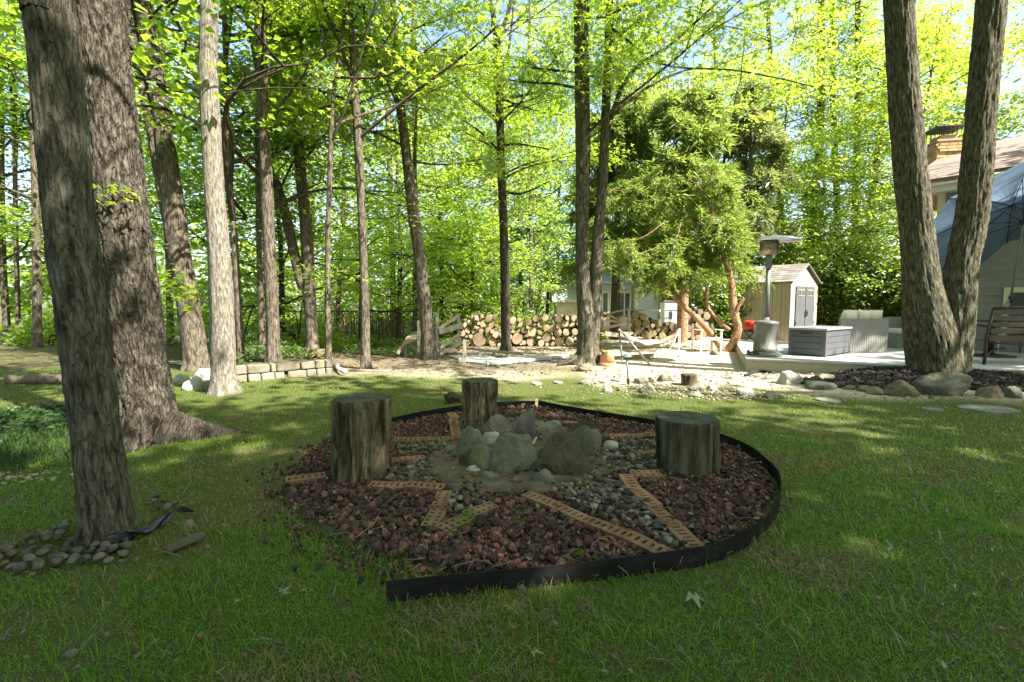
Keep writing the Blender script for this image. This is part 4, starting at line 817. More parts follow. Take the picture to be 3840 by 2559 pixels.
for lab, bx_, mt, dp, kw in (
    ('broad grey boulder of the stone ring closest to the brown log stump', (500, 300, 835, 520), 'st_grey', .7, {}), ('tall egg shaped grey boulder standing upright in the stone ring', (848, 258, 1075, 590), 'st_grey', .8, dict(soft=.2, sharp=24)),
    ('rounded cracked boulder between the tall egg one and the long dark one', (1075, 343, 1335, 560), 'st_tan', .8, dict(soft=.1, sharp=30)), ('long dark greenish boulder sloping down to the ring\'s outer side', (1330, 365, 1760, 640), 'st_dark', .5, dict(soft=.1, sharp=30)),
    ('mossy pointed boulder on the side of the ring facing the tall stump', (285, 430, 590, 730), 'st_moss', .7, dict(cuts=10)), ('pale tan slab leaning outward beside the big mossy boulder', (400, 590, 660, 880), 'st_tan', .5, {}),
    ('big sharp edged mossy boulder leaning against the largest dark one', (635, 498, 1075, 905), 'st_moss', .65, dict(cuts=11, sharp=70)), ('largest boulder of the stone ring, dark brown', (1050, 500, 1610, 915), 'st_dark', .6, dict(sharp=40)),
    ('grey boulder coming to a sharp point beside the largest dark one', (1335, 415, 1645, 740), 'st_grey', .5, dict(cuts=10, sharp=70)), ('smooth rounded greenish boulder outside the pointed one', (1500, 448, 1735, 705), 'st_moss', .6, dict(soft=.9, sharp=10)),
    ('low dull stone half sunk beyond the mossy pointed boulder', (175, 580, 310, 705), 'st_moss', .8, {}), ('dark upright cobble against the pale tan slab', (305, 665, 435, 835), 'st_dark', .6, dict(soft=.2, sharp=24)),
    ('chalky white lump lying against the ring', (358, 778, 550, 890), 'st_white', .6, {}), ('flat grey stone below the chalky lump', (312, 880, 440, 955), 'st_tan', .8, dict(soft=.2, sharp=24)), ('greenish low stone at the foot of the big mossy boulder', (520, 838, 725, 955), 'st_moss', .7, {}),
    ('pale grey wedge shaped stone at the foot of the largest boulder', (1038, 833, 1250, 990), 'st_grey', .6, dict(cuts=10)), ('round greenish cobble by the end of a brick row', (1580, 825, 1735, 905), 'st_moss', .8, dict(soft=.9, sharp=10)), ('round white cracked cobble standing apart from the ring', (1748, 540, 1892, 665), 'st_white', .8, dict(soft=.9, sharp=10)),
    ('flattish pale cobble by the round white one', (1708, 690, 1865, 775), 'st_white', .8, dict(soft=.9, sharp=10)), ('tan broken stone beside the largest dark boulder', (1600, 712, 1785, 835), 'st_brown', .7, {}), ('flat stone lying in the dirt outside the ring', (150, 748, 292, 815), 'st_moss', .8, {}), ('ash white crumbling rock inside the stone ring', (530, 458, 712, 620), 'st_white', .6, dict(rough=.09))):
    boulder(lab, g6(*bx_), mt, None, depth=dp, sub=4 if (bx_[2] - bx_[0]) > 230 else 3, taper=.38 if (bx_[3] - bx_[1]) > 180 else .15, wide=1.16, tall=1.14, **kw)
# charred sticks in the ring
MAT['char'] = M('charred_wood', [(.3, (.012, .011, .01)), (.7, (.05, .045, .04))], 20, rough=.9, bump=.004); MAT['ash_stick'] = M('ash_grey_wood', [(.3, (.22, .22, .22)), (.7, (.42, .42, .41))], 20, rough=.9)
def stick(label, pts, r, mat, Y, name='burnt_stick'):
    P = np.array([D(x, y, Y + d) for x, y, d in pts]); off = P[0].copy(); v, f = tube(spline(P - off, .03), .001 + r * np.linspace(1, .7, len(spline(P - off, .03))), 8); o = obj(name, mesh(name, v, f, MAT[mat], True), None, off); return tag(o, label, 'stick')
stick('ash grey bent stick lying in the fire pit', [(1966, 1690, 0), (1990, 1675, .05), (2004, 1655, .1), (2012, 1640, .12)], .012, 'ash_stick', 3.75); stick('short pale stick standing in the fire pit', [(1944, 1668, 0), (1946, 1650, .01), (1945, 1640, .02)], .008, 'ash_stick', 3.85)
stick('black charred stick across the fire pit', [(1930, 1690, 0), (1990, 1700, .1), (2020, 1690, .2)], .02, 'char', 3.7)

# log stumps used as seats
def stumpmat(name, a, b_, c, moss): return M(name, [(.36, tuple(x * .6 for x in a)), (.48, b_), (.62, tuple(x * 1.25 for x in c))], 16, (1, 1, .09), rough=.95, bump=.035, bscale=26, bstretch=(1, 1, .06), moss=moss, moss_amt=.40, spec=.1)
MAT['stump_a'] = stumpmat('weathered_stump', (.062, .050, .032), (.125, .105, .068), (.21, .178, .118), (.07, .072, .028)); MAT['stump_b'] = stumpmat('brown_stump', (.055, .043, .028), (.115, .088, .058), (.22, .17, .105), (.06, .062, .025)); MAT['stump_c'] = stumpmat('grey_green_stump', (.034, .031, .020), (.068, .062, .040), (.12, .108, .07), (.055, .064, .02))
MAT['stump_top'] = M('stump_top', [(.3, (.032, .036, .028)), (.5, (.058, .062, .048)), (.72, (.095, .098, .075))], 9, rough=.95, bump=.008, bscale=40, moss=(.06, .075, .025), moss_amt=.42)
_m = MAT['stump_top']; _nt, _ln = _m.node_tree.nodes, _m.node_tree.links; _b = _nt['Principled BSDF']; _tc = _nt.new('ShaderNodeTexCoord'); _w = _nt.new('ShaderNodeTexWave'); _w.wave_type = 'RINGS'; _w.rings_direction = 'Z'; _w.inputs['Scale'].default_value = 16; _w.inputs['Distortion'].default_value = 5; _w.inputs['Detail'].default_value = 3; _w.inputs['Detail Scale'].default_value = 1.5
_ln.new(_tc.outputs['Object'], _w.inputs['Vector']); _hs = _nt.new('ShaderNodeHueSaturation'); _mr = _nt.new('ShaderNodeMapRange'); _mr.inputs['To Min'].default_value = .55; _mr.inputs['To Max'].default_value = 1.45; _ln.new(_w.outputs['Fac'], _mr.inputs['Value']); _src = _b.inputs['Base Color'].links[0].from_socket; _ln.new(_mr.outputs[0], _hs.inputs['Value']); _ln.new(_src, _hs.inputs['Color']); _ln.new(_hs.outputs[0], _b.inputs['Base Color'])
def stump(label, top, bot, ytop, ybot, side, name='log_stump', seed=1, cracks=1.0, dep=.022, nseg=160):
    b = G((bot[0] + bot[1]) / 2, ybot, .03); w = (bot[1] - bot[0]) * b[1] / F; Y = b[1] + w * .42; sc = Y / F
    c0 = D((bot[0] + bot[1]) / 2, 1500, Y)[0]; c1 = D((top[0] + top[1]) / 2, 1500, Y)[0]; r0, r1 = (bot[1] - bot[0]) * sc / 2, (top[1] - top[0]) * sc / 2
    h = D(0, ytop, Y)[2]; m = 44; zz = np.linspace(-.03, h, m); th = np.arange(nseg) / nseg * 2 * math.pi
    V = []
    for z in zz:
        t = max(0, z / h); q = np.stack([np.cos(th) * 2, np.sin(th) * 2, th * 0 + z * 1.1 + seed * 4], 1); u = th / (2 * math.pi) * 40
        e = vor(u + 1.2 * (fbm(q * 2, 2, seed) - .5), np.full(nseg, z * 3.0), 40, seed); e2 = vor(u * 2.2, np.full(nseg, z * 6.0), 88, seed + 3)
        r = (r0 + (r1 - r0) * t) * (1 + (fbm(q * .8, 3, seed) - .5) * .16) - dep * cracks * (1 - np.clip(e / .35, 0, 1)) - dep * .4 * (1 - np.clip(e2 / .3, 0, 1)) + (.012 * max(0, 1 - z / .06))
        if t > .985: r = r - .006
        V.append(np.stack([c0 + (c1 - c0) * t + r * np.cos(th), Y + r * np.sin(th), np.full(nseg, z)], 1) - np.array([c0, Y, 0]))
    V = np.concatenate(V); a = np.arange(m - 1)[:, None] * nseg + np.arange(nseg)[None]; b_ = np.arange(m - 1)[:, None] * nseg + (np.arange(nseg)[None] + 1) % nseg
    Fs = np.stack([a, b_, b_ + nseg, a + nseg], -1).reshape(-1, 4)
    r_ = root(name, label, 'stump', (c0, Y, 0)); obj('bark', mesh('bark', V, Fs, MAT[side], True), r_)
    R = V[-nseg:]; cen = R.mean(0); rings = [R]; k = 9                          # the sawn top, dished and split
    for i in range(1, k): rings.append(cen + (R - cen) * (1 - i / k) + np.array([0, 0, 1]) * ((fbm(np.stack([R[:, 0] * 14, R[:, 1] * 14, R[:, 0] * 0 + i * .7], 1), 3, seed + 8) - .55) * .022 - .004)[:, None])
    V2 = np.concatenate(rings + [cen[None] - np.array([[0, 0, .012]])]); a = np.arange(k - 1)[:, None] * nseg + np.arange(nseg)[None]; b_ = np.arange(k - 1)[:, None] * nseg + (np.arange(nseg)[None] + 1) % nseg
    F2 = [tuple(q) for q in np.stack([a, b_, b_ + nseg, a + nseg], -1).reshape(-1, 4)] + [((k - 1) * nseg + j, (k - 1) * nseg + (j + 1) % nseg, k * nseg) for j in range(nseg)]
    obj('top', mesh('top', V2 + np.array([0, 0, .002]), F2, MAT['stump_top'], True), r_); return r_
stump('tall weathered log stump, the thickest bark furrows, beside the lava gravel', (1250, 1470), (1234, 1445), 1493, 1810, 'stump_a', seed=2)
stump('brown log stump with a small dark root stub beside it', (1730, 1868), (1735, 1866), 1426, 1617, 'stump_b', seed=5, cracks=1.3, nseg=90)
stump('squat dark log stump with a sawn flat top and central hole', (2460, 2695), (2470, 2704), 1566, 1786, 'stump_c', seed=9, cracks=.5, dep=.010)
stump('small sawn stump among the stones of the flower bed', (2550, 2614), (2555, 2608), 1404, 1442, 'stump_b', seed=12, nseg=40, dep=.006)

# edging strips: thin bent plastic
def strip(name, label, P, z0, z1, th=.007, step=.04, lean=.0):
    P = spline(np.array([(p[0], p[1], 0) for p in P]), step); n = len(P); T = np.gradient(P, axis=0); T /= np.linalg.norm(T, axis=1)[:, None]; N = np.stack([-T[:, 1], T[:, 0], 0 * T[:, 0]], 1)
    off = P[0].copy(); w = (fbm(P * 3 + 2, 3, 5) - .5) * .012; V = []
    for s, z, d in ((-1, z0, 0), (1, z0, 0), (1, z1, lean), (-1, z1, lean)): V.append(P - off + N * (s * th / 2 + d + w[:, None] * .8) + np.array([0, 0, 1]) * (z + (w[:, None] * .7 if z == z1 else 0)))
    V = np.stack(V, 1).reshape(-1, 3); Fs = []
    for i in range(n - 1):
        for j in range(4): Fs.append((i * 4 + j, i * 4 + (j + 1) % 4, i * 4 + 4 + (j + 1) % 4, i * 4 + 4 + j))
    Fs += [(3, 2, 1, 0), tuple((n - 1) * 4 + j for j in range(4))]
    return tag(obj(name, mesh(name, V, Fs, MAT['edging']), None, off), label, 'edging')
strip('garden_edging', 'black plastic edging strip arching past the brown log stump', RING[:5], -.02, EDGE_Z); strip('garden_edging', 'short black edging strip overlapping at the pale stake', [RING[4] + np.array([.03, .02, 0]), RING[5], RING[6] * .35 + RING[5] * .65], -.02, EDGE_Z + .005)
strip('garden_edging', 'long black edging strip curving round the front and ending loose on the grass', [RING[5] + np.array([-.05, .03, 0])] + RING[6:], -.02, EDGE_Z)
MAT['stake'] = M('pale_stake', [(.3, (.32, .27, .14)), (.7, (.46, .40, .22))], 10, rough=.9); p = RING[4]; st = root('edging_stake', 'pale wooden stake joining two black edging strips', 'stake', (p[0] + .01, p[1] - .03, 0)); part('post', bx(0, 0, .055, .035, .02, .12), MAT['stake'], st, bevel=.003); part('nail', lathe([(.004, 0), (.004, .004)], 8), MAT['edging'], st, loc=(0, -.011, .09), rot=(math.pi / 2, 0, 0))

# the bed: soil, cored bricks laid in rays, lava rock and pebbles
bedr = root('gravel_bed', 'round bed of red lava rock, pebbles and brick rays round the fire pit', 'gravel bed')
BP = np.array(BED); cen = BP.mean(0); ang = np.arctan2(BP[:, 1] - cen[1], BP[:, 0] - cen[0]); rings = []
for k in range(13):
    f = k / 12; q = cen + (BP - cen) * f * .997; rings.append(np.stack([q[:, 0], q[:, 1], .022 + .02 * (1 - f) ** .5 * (n2(q[:, 0], q[:, 1], 2.5, 61)) + .02 * np.exp(-((q[:, 0] - .0) ** 2 + (q[:, 1] - 3.6) ** 2) / .6)], 1))
nb = len(BP); rings[-1][:, 2] = -.01; V = np.concatenate(rings); Fs = [(i * nb + j, i * nb + (j + 1) % nb, i * nb + nb + (j + 1) % nb, i * nb + nb + j) for i in range(12) for j in range(nb)]
obj('soil', mesh('soil', V, Fs, MAT['soil'], True), bedr)
def cored(L, Wd, Hh, nx, ny, hx, hy):
    xs = [-L / 2]; 
    for i in range(nx): c = -L / 2 + (i + .5) * L / nx; xs += [c - hx / 2, c + hx / 2]
    xs.append(L / 2); ys = [-Wd / 2]
    for i in range(ny): c = -Wd / 2 + (i + .5) * Wd / ny; ys += [c - hy / 2, c + hy / 2]
    ys.append(Wd / 2); V, Fs = [], []
    def q(*p): n = len(V); V.extend(p); Fs.append(tuple(range(n, n + len(p))))
    for i in range(len(xs) - 1):
        for j in range(len(ys) - 1):
            a, b, c, d = xs[i], xs[i + 1], ys[j], ys[j + 1]
            if i % 2 and j % 2:
                z = Hh * .25; q((a, c, z), (b, c, z), (b, d, z), (a, d, z)); q((a, c, Hh), (a, c, z), (a, d, z), (a, d, Hh)); q((b, d, Hh), (b, d, z), (b, c, z), (b, c, Hh)); q((b, c, Hh), (b, c, z), (a, c, z), (a, c, Hh)); q((a, d, Hh), (a, d, z), (b, d, z), (b, d, Hh))
            else: q((a, c, Hh), (b, c, Hh), (b, d, Hh), (a, d, Hh))
    a, b, c, d = -L / 2, L / 2, -Wd / 2, Wd / 2
    q((a, c, 0), (b, c, 0), (b, c, Hh), (a, c, Hh)); q((b, c, 0), (b, d, 0), (b, d, Hh), (b, c, Hh)); q((b, d, 0), (a, d, 0), (a, d, Hh), (b, d, Hh)); q((a, d, 0), (a, c, 0), (a, c, Hh), (a, d, Hh))
    return V, Fs
BL, BW = .245, .092
SLOT = mesh('brick', *cored(BL, BW, .06, 6, 1, .017, .042), MAT['brick']); ROUND = mesh('brick', *cored(BL * .84, BW, .06, 5, 2, .02, .022), MAT['brick']); ROUNDM = mesh('brick', *cored(BL * .84, BW, .06, 5, 2, .02, .022), MAT['brick_moss']); SLOTM = mesh('brick', *cored(BL, BW, .06, 6, 1, .017, .042), MAT['brick_moss'])
BRK = []
for a, b, me_, tilt in (((2338, 1783), (2618, 2056), SLOT, 0), ((1975, 1850), (2515, 2072), SLOT, 0), ((1672, 1835), (1612, 1975), ROUND, 1), ((1845, 1888), (1655, 1982), ROUNDM, 1), ((1390, 1812), (1660, 1822), SLOT, 0), ((1456, 1724), (1605, 1711), SLOT, 0), ((1697, 1546), (1713, 1644), SLOT, 0),
                        ((1475, 1646), (1700, 1642), SLOT, 2), ((1062, 1801), (1228, 1774), SLOT, 0), ((2258, 1632), (2458, 1627), SLOT, 0), ((2400, 1696), (2470, 1690), ROUND, 0), ((2372, 1776), (2470, 1772), ROUND, 0), ((2110, 1578), (2212, 1585), SLOT, 2)):
    A, B = G(*a, .06), G(*b, .06); d = (B - A)[:2]; L = np.linalg.norm(d); l = BL if me_ in (SLOT, SLOTM) else BL * .84; n = max(1, round(L / (l + .016))); d = d / L; rz = math.atan2(d[1], d[0])
    for i in range(n):
        p = A[:2] + d * (L * (i + .5) / n); mm = me_
        if me_ is ROUND and i == 1 and tilt: mm = ROUNDM
        o = obj('brick', mm, bedr, (p[0], p[1], .000 + (-.004 if tilt == 2 else 0) + rng.normal(0, .002)), (rng.normal(0, .04), rng.normal(0, .03), rz + rng.normal(0, .05))); BRK.append((p[0], p[1], math.cos(rz), math.sin(rz), l))
BRK = np.array(BRK)
def onbrick(x, y, pad=.004):
    k = np.zeros(len(x), bool)
    for bx0, by0, c, s, l in BRK: u = (x - bx0) * c + (y - by0) * s; v_ = -(x - bx0) * s + (y - by0) * c; k |= (np.abs(u) < l / 2 + pad) & (np.abs(v_) < BW / 2 + pad)
    return k
PEB = [[(2080, 1830), (2200, 1790), (2330, 1790), (2440, 1900), (2530, 2000), (2560, 2050), (2520, 2055), (2400, 1985), (2250, 1930), (2120, 1880)], [(2230, 1645), (2460, 1640), (2460, 1760), (2330, 1775), (2240, 1740)], [(1690, 1835), (1760, 1830), (1830, 1880), (1720, 1940), (1640, 1975), (1660, 1900)],
       [(1440, 1740), (1620, 1730), (1640, 1800), (1450, 1800)], [(1480, 1660), (1680, 1655), (1640, 1700), (1500, 1705)]]
BARE = [(1600, 1690), (1740, 1560), (2000, 1560), (2260, 1640), (2330, 1770), (2200, 1800), (2060, 1850), (1850, 1850), (1690, 1830), (1620, 1790)]
def place(n):
    lo, hi = BP.min(0), BP.max(0); x, y = rng.uniform(lo[0], hi[0], n), rng.uniform(lo[1], hi[1], n); k = inpoly(cen[0] + (x - cen[0]) / .972, cen[1] + (y - cen[1]) / .972, BED); x, y = x[k], y[k]
    k = ~onbrick(x, y) | (rng.random(len(x)) < .10); x, y = x[k], y[k]; px, py = topx(np.stack([x, y, x * 0 + .04], 1)); pe = np.zeros(len(x), bool)
    for q in PEB: pe |= inpoly(px, py, q)
    pe &= rng.random(len(x)) < .78
    ba = inpoly(px, py, BARE); return x, y, pe, ba, px
def stones(P, S, Z, bases, rng):
    VV, FF, n = [], [], 0; pick = rng.integers(0, len(bases), len(P))
    for i, (bv, bf) in enumerate(bases):
        k = np.where(pick == i)[0]
        if not len(k): continue
        q = rng.normal(size=(len(k), 4)); q /= np.linalg.norm(q, axis=1)[:, None]; w_, x_, y_, z_ = q.T
        if Z == 'flat': x_ = x_ * .12; y_ = y_ * .12; nn_ = np.sqrt(w_ ** 2 + x_ ** 2 + y_ ** 2 + z_ ** 2); w_, x_, y_, z_ = w_ / nn_, x_ / nn_, y_ / nn_, z_ / nn_
        R = np.stack([1 - 2 * (y_ ** 2 + z_ ** 2), 2 * (x_ * y_ - w_ * z_), 2 * (x_ * z_ + w_ * y_), 2 * (x_ * y_ + w_ * z_), 1 - 2 * (x_ ** 2 + z_ ** 2), 2 * (y_ * z_ - w_ * x_), 2 * (x_ * z_ - w_ * y_), 2 * (y_ * z_ + w_ * x_), 1 - 2 * (x_ ** 2 + y_ ** 2)], 1).reshape(-1, 3, 3)
        v = np.einsum('nij,vj->nvi', R, bv) * S[k][:, None, None] + P[k][:, None]; VV.append(v.reshape(-1, 3)); FF.append((np.arange(len(k))[:, None, None] * len(bv) + bf[None]).reshape(-1, 3) + n); n += len(k) * len(bv)
    return np.concatenate(VV), np.concatenate(FF)
LAVB = []
for s in range(7): P_, F_ = rock(50 + s, 1 if s < 1 else 0, 9, .0, .14, 30); LAVB.append((P_ * np.array([1.0, .85, .75]), F_))
PEBB = [(ICO[1][0] * np.array([.5, .40 + .03 * s, .26 + .03 * s]), ICO[1][1]) for s in range(5)]
x, y, pe, ba, _ = place(29000); lav = ~pe & (~ba | (rng.random(len(x)) < .06)); xl, yl = x[lav], y[lav]
thin = rng.random(len(xl)) < np.where(inpoly(*topx(np.stack([xl, yl, xl * 0], 1)), [(1020, 1780), (1300, 1780), (1420, 1830), (1380, 2110), (1180, 2010), (1040, 1900)]), .55, .8); xl, yl = xl[thin], yl[thin]
S = rng.uniform(.016, .036, len(xl)) * (1 + .35 * (rng.random(len(xl)) < .15)); v, f = stones(np.stack([xl, yl, .030 + rng.uniform(0, .022, len(xl))], 1), S, '', LAVB, rng)
xs_, ys_ = [], []
for px, py, n_, sd_ in ((1045, 1850, 40, .08), (1060, 1930, 50, .08), (1150, 2000, 50, .09), (1280, 2070, 60, .09), (1400, 2110, 50, .08), (1520, 2145, 40, .08), (1100, 1760, 40, .1), (1200, 1680, 30, .1)):
    c_ = G(px, py); xs_.append(c_[0] + rng.normal(0, sd_, n_)); ys_.append(c_[1] + rng.normal(0, sd_, n_))
xs_, ys_ = np.concatenate(xs_), np.concatenate(ys_); v2, f2 = stones(np.stack([xs_, ys_, xs_ * 0 + .012], 1), rng.uniform(.015, .035, len(xs_)), '', LAVB, rng); f = np.concatenate([f, f2 + len(v)]); v = np.concatenate([v, v2])
tag(obj('lava_gravel', mesh('lava_gravel', v, f, MAT['lava'], False), bedr), kind='stuff')
LME = [mesh('lava_rock', b_ * .042, f_, MAT['lava_piece'], False) for b_, f_ in [(q[0], q[1]) for q in [rock(80 + s, 2, 9, .0, .10, 30) for s in range(6)]]]
near = np.argsort(yl)[:2600]; pick = rng.choice(near, 210, replace=False)
for i in pick: obj('lava_rock', LME[int(rng.integers(6))], bedr, (xl[i], yl[i], .052), rng.random(3) * 6, rng.uniform(.75, 1.25))
xp, yp = x[pe], y[pe]; k = rng.random(len(xp)) < .55; xp, yp = xp[k], yp[k]; S = rng.uniform(.018, .044, len(xp)); v, f = stones(np.stack([xp, yp, .034 + rng.uniform(0, .015, len(xp))], 1), S, 'flat', PEBB, rng)
tag(obj('pebble_gravel', mesh('pebble_gravel', v, f, MAT['pebble'], True), bedr), kind='stuff')
PME = [mesh('pebble', ICO[2][0] * np.array([.024, .019 + .002 * s, .013 + .002 * s]), ICO[2][1], MAT['pebble_piece'], True) for s in range(4)]
for i in rng.choice(len(xp), 130, replace=False): obj('pebble', PME[int(rng.integers(4))], bedr, (xp[i], yp[i], .055), (rng.normal(0, .25), rng.normal(0, .25), rng.random() * 6), rng.uniform(.7, 1.2))
# moss cushions
L = []
for px, py, n, s, ww in ((2040, 1955, 7, .05, .05), (1830, 2080, 4, .05, .04), (2640, 1930, 6, .05, .04), (2560, 1955, 4, .05, .04), (2700, 2030, 4, .06, .04), (2160, 1835, 10, .10, .05), (1930, 1860, 8, .1, .04), (2330, 1740, 8, .12, .05), (2300, 1690, 6, .1, .04), (1480, 1655, 6, .06, .05), (1700, 1690, 4, .06, .03), (2880, 1830, 3, .03, .04), (2220, 2100, 3, .04, .05), (1880, 1980, 3, .06, .04)):
    for i in range(n):
        c = G(px, py, .03) + rng.normal(0, s, 3) * np.array([1, 1, 0]); P_, F_ = rock(int(rng.integers(999)), 2, 5, .9, .12); L.append((P_ * np.array([ww, ww, ww * .55]) * rng.uniform(.5, 1.5) + c, F_))
v, f = join(*L); tag(obj('moss', mesh('moss', v, f, MAT['moss'], True)), 'green moss cushions on the gravel and along the edging', 'moss', kind='stuff')

# stones round the leaning grey trunk, and the plastic sheet under them
rb = root('river_stone_bed', 'bed of smooth river stones at the foot of the leaning grey trunk', 'stone bed')
MAT['river'] = M('river_stone', [(.3, (.055, .048, .037)), (.5, (.09, .08, .062)), (.72, (.14, .125, .10))], 7, rough=.75, orand=.4, spec=.3, bump=.002); MAT['sheet'] = M('black_sheet', [(.3, (.012, .014, .02)), (.7, (.03, .035, .05))], 8, rough=.35, spec=.5)
RME = [mesh('river_stone', rock(400 + s, 2, 5, .95, .03)[0] * np.array([.052, .040 + .004 * s, .036]), ICO[2][1], MAT['river'], True) for s in range(5)]
RP = []
for i in range(1500):
    px, py = rng.uniform(-60, 480), rng.uniform(1925, 2150)
    if not (py > 2075 - .42 * px and py < 2150 - .00 * px): continue
    if px > 190 and py > 2165 - .1 * px: continue
    if 250 < px < 560 and py < 2035: continue
    p = G(px, py)
    if all(math.hypot(p[0] - q[0], p[1] - q[1]) > .05 for q in RP): RP.append(p)
for px, py in ((590, 1880), (615, 1897), (580, 1900), (630, 1920), (560, 1895), (600, 1915), (655, 1900)): RP.append(G(px, py))
for p in RP: obj('river_stone', RME[int(rng.integers(5))], rb, (p[0], p[1], .02 + rng.uniform(0, .02)), (rng.normal(0, .2), rng.normal(0, .2), rng.normal(0, .6)), rng.uniform(.7, 1.15))
Q = [G(x, y, .025) for x, y in ((400, 2048), (480, 2010), (560, 1985), (620, 1955), (650, 1945))]; Q = spline(np.array(Q), .03); V = []
for i, q in enumerate(Q):
    for k in range(6): V.append(q + np.array([.01 * k, .035 * (k - 2), .03 * math.sin(k * 1.1 + i * .5) + .02]) + rng.normal(0, .004, 3))
Fs = [(i * 6 + j, i * 6 + j + 1, i * 6 + 7 + j, i * 6 + 6 + j) for i in range(len(Q) - 1) for j in range(5)]
o = tag(obj('landscape_sheet', mesh('landscape_sheet', V, Fs, MAT['sheet'], True)), 'crumpled black plastic sheet poking out at the foot of the leaning trunk', 'plastic sheet'); md = o.modifiers.new('thick', 'SOLIDIFY'); md.thickness = .004
boulder('round brown cobble beside the black plastic sheet', (648, 1950, 690, 1984), 'st_brown', soft=.9, name='cobble'); boulder('white pebble in the grass below the river stones', (378, 2098, 410, 2118), 'st_grey', soft=.9, name='cobble'); boulder('pale cobble lying alone in the open grass', (145, 2440, 205, 2470), 'st_grey', soft=.9, name='cobble'); boulder('small pale cobble at the foot of the black edging', (1940, 2195, 1975, 2225), 'st_grey', soft=.9, name='cobble')
boulder('pale stone against the outside of the black edging', (2830, 2000, 2848, 2030), 'st_grey', name='cobble')
boulder('weathered dark root stub beside the brown log stump', (1662, 1468, 1730, 1516), 'st_dark', name='root_stub', rough=.12)
# bark slab, fallen leaves
P_, F_ = rock(777, 3, 5, .3, .06); q = G(695, 2055); MAT['slab'] = M('bark_slab', [(.3, (.045, .036, .028)), (.7, (.12, .098, .075))], 14, (1, .3, 1), rough=.95, bump=.008)
tag(obj('bark_slab', mesh('bark_slab', np.sign(P_) * np.abs(P_ * 2) ** .45 / 2 * np.array([.055, .19, .02]), F_, MAT['slab'], True), None, (q[0], q[1], .03), (.05, .1, -.5)), 'flat slab of fallen bark lying on the grass', 'bark')
def fallen(label, px, py, s, mat, grp=None):
    p = G(px, py, .035); v, f = leaf_mesh(np.zeros((1, 3)), s * .75, rng, 'maple', .3, 0); tag(obj('fallen_leaf', mesh('fallen_leaf', v, f, MAT[mat]), None, p, rng.random() * 6), label, 'leaf', grp)
for lab, px, py, s, mt in (('pale fallen leaf by a dry twig near the edging end', 1055, 2225, .07, 'pale_leaf'), ('yellow and white fallen leaf curled on the grass', 1005, 2295, .06, 'leaf_bright'), ('broad pale leaf lying in the grass in front of the edging', 2595, 2225, .09, 'pale_leaf'), ('small yellow leaf alone on the open lawn', 2455, 2362, .05, 'leaf_bright'), ('white curled leaf alone on the open lawn', 1995, 2440, .07, 'pale_leaf'),
                           ('yellow leaf lying on the lawn beside the squat stump', 3575, 1765, .07, 'leaf_bright'), ('pale leaf on the lava rock by the tall stump', 1488, 1580, .07, 'pale_leaf'), ('pale leaf on gravel below the tall stump', 1240, 1845, .08, 'pale_leaf'), ('pale leaves caught on the big slab by the double trunk', 3580, 1485, .16, 'pale_leaf'), ('pale leaf among river stones', 255, 2085, .08, 'pale_leaf')):
    fallen(lab, px, py, s, mt)
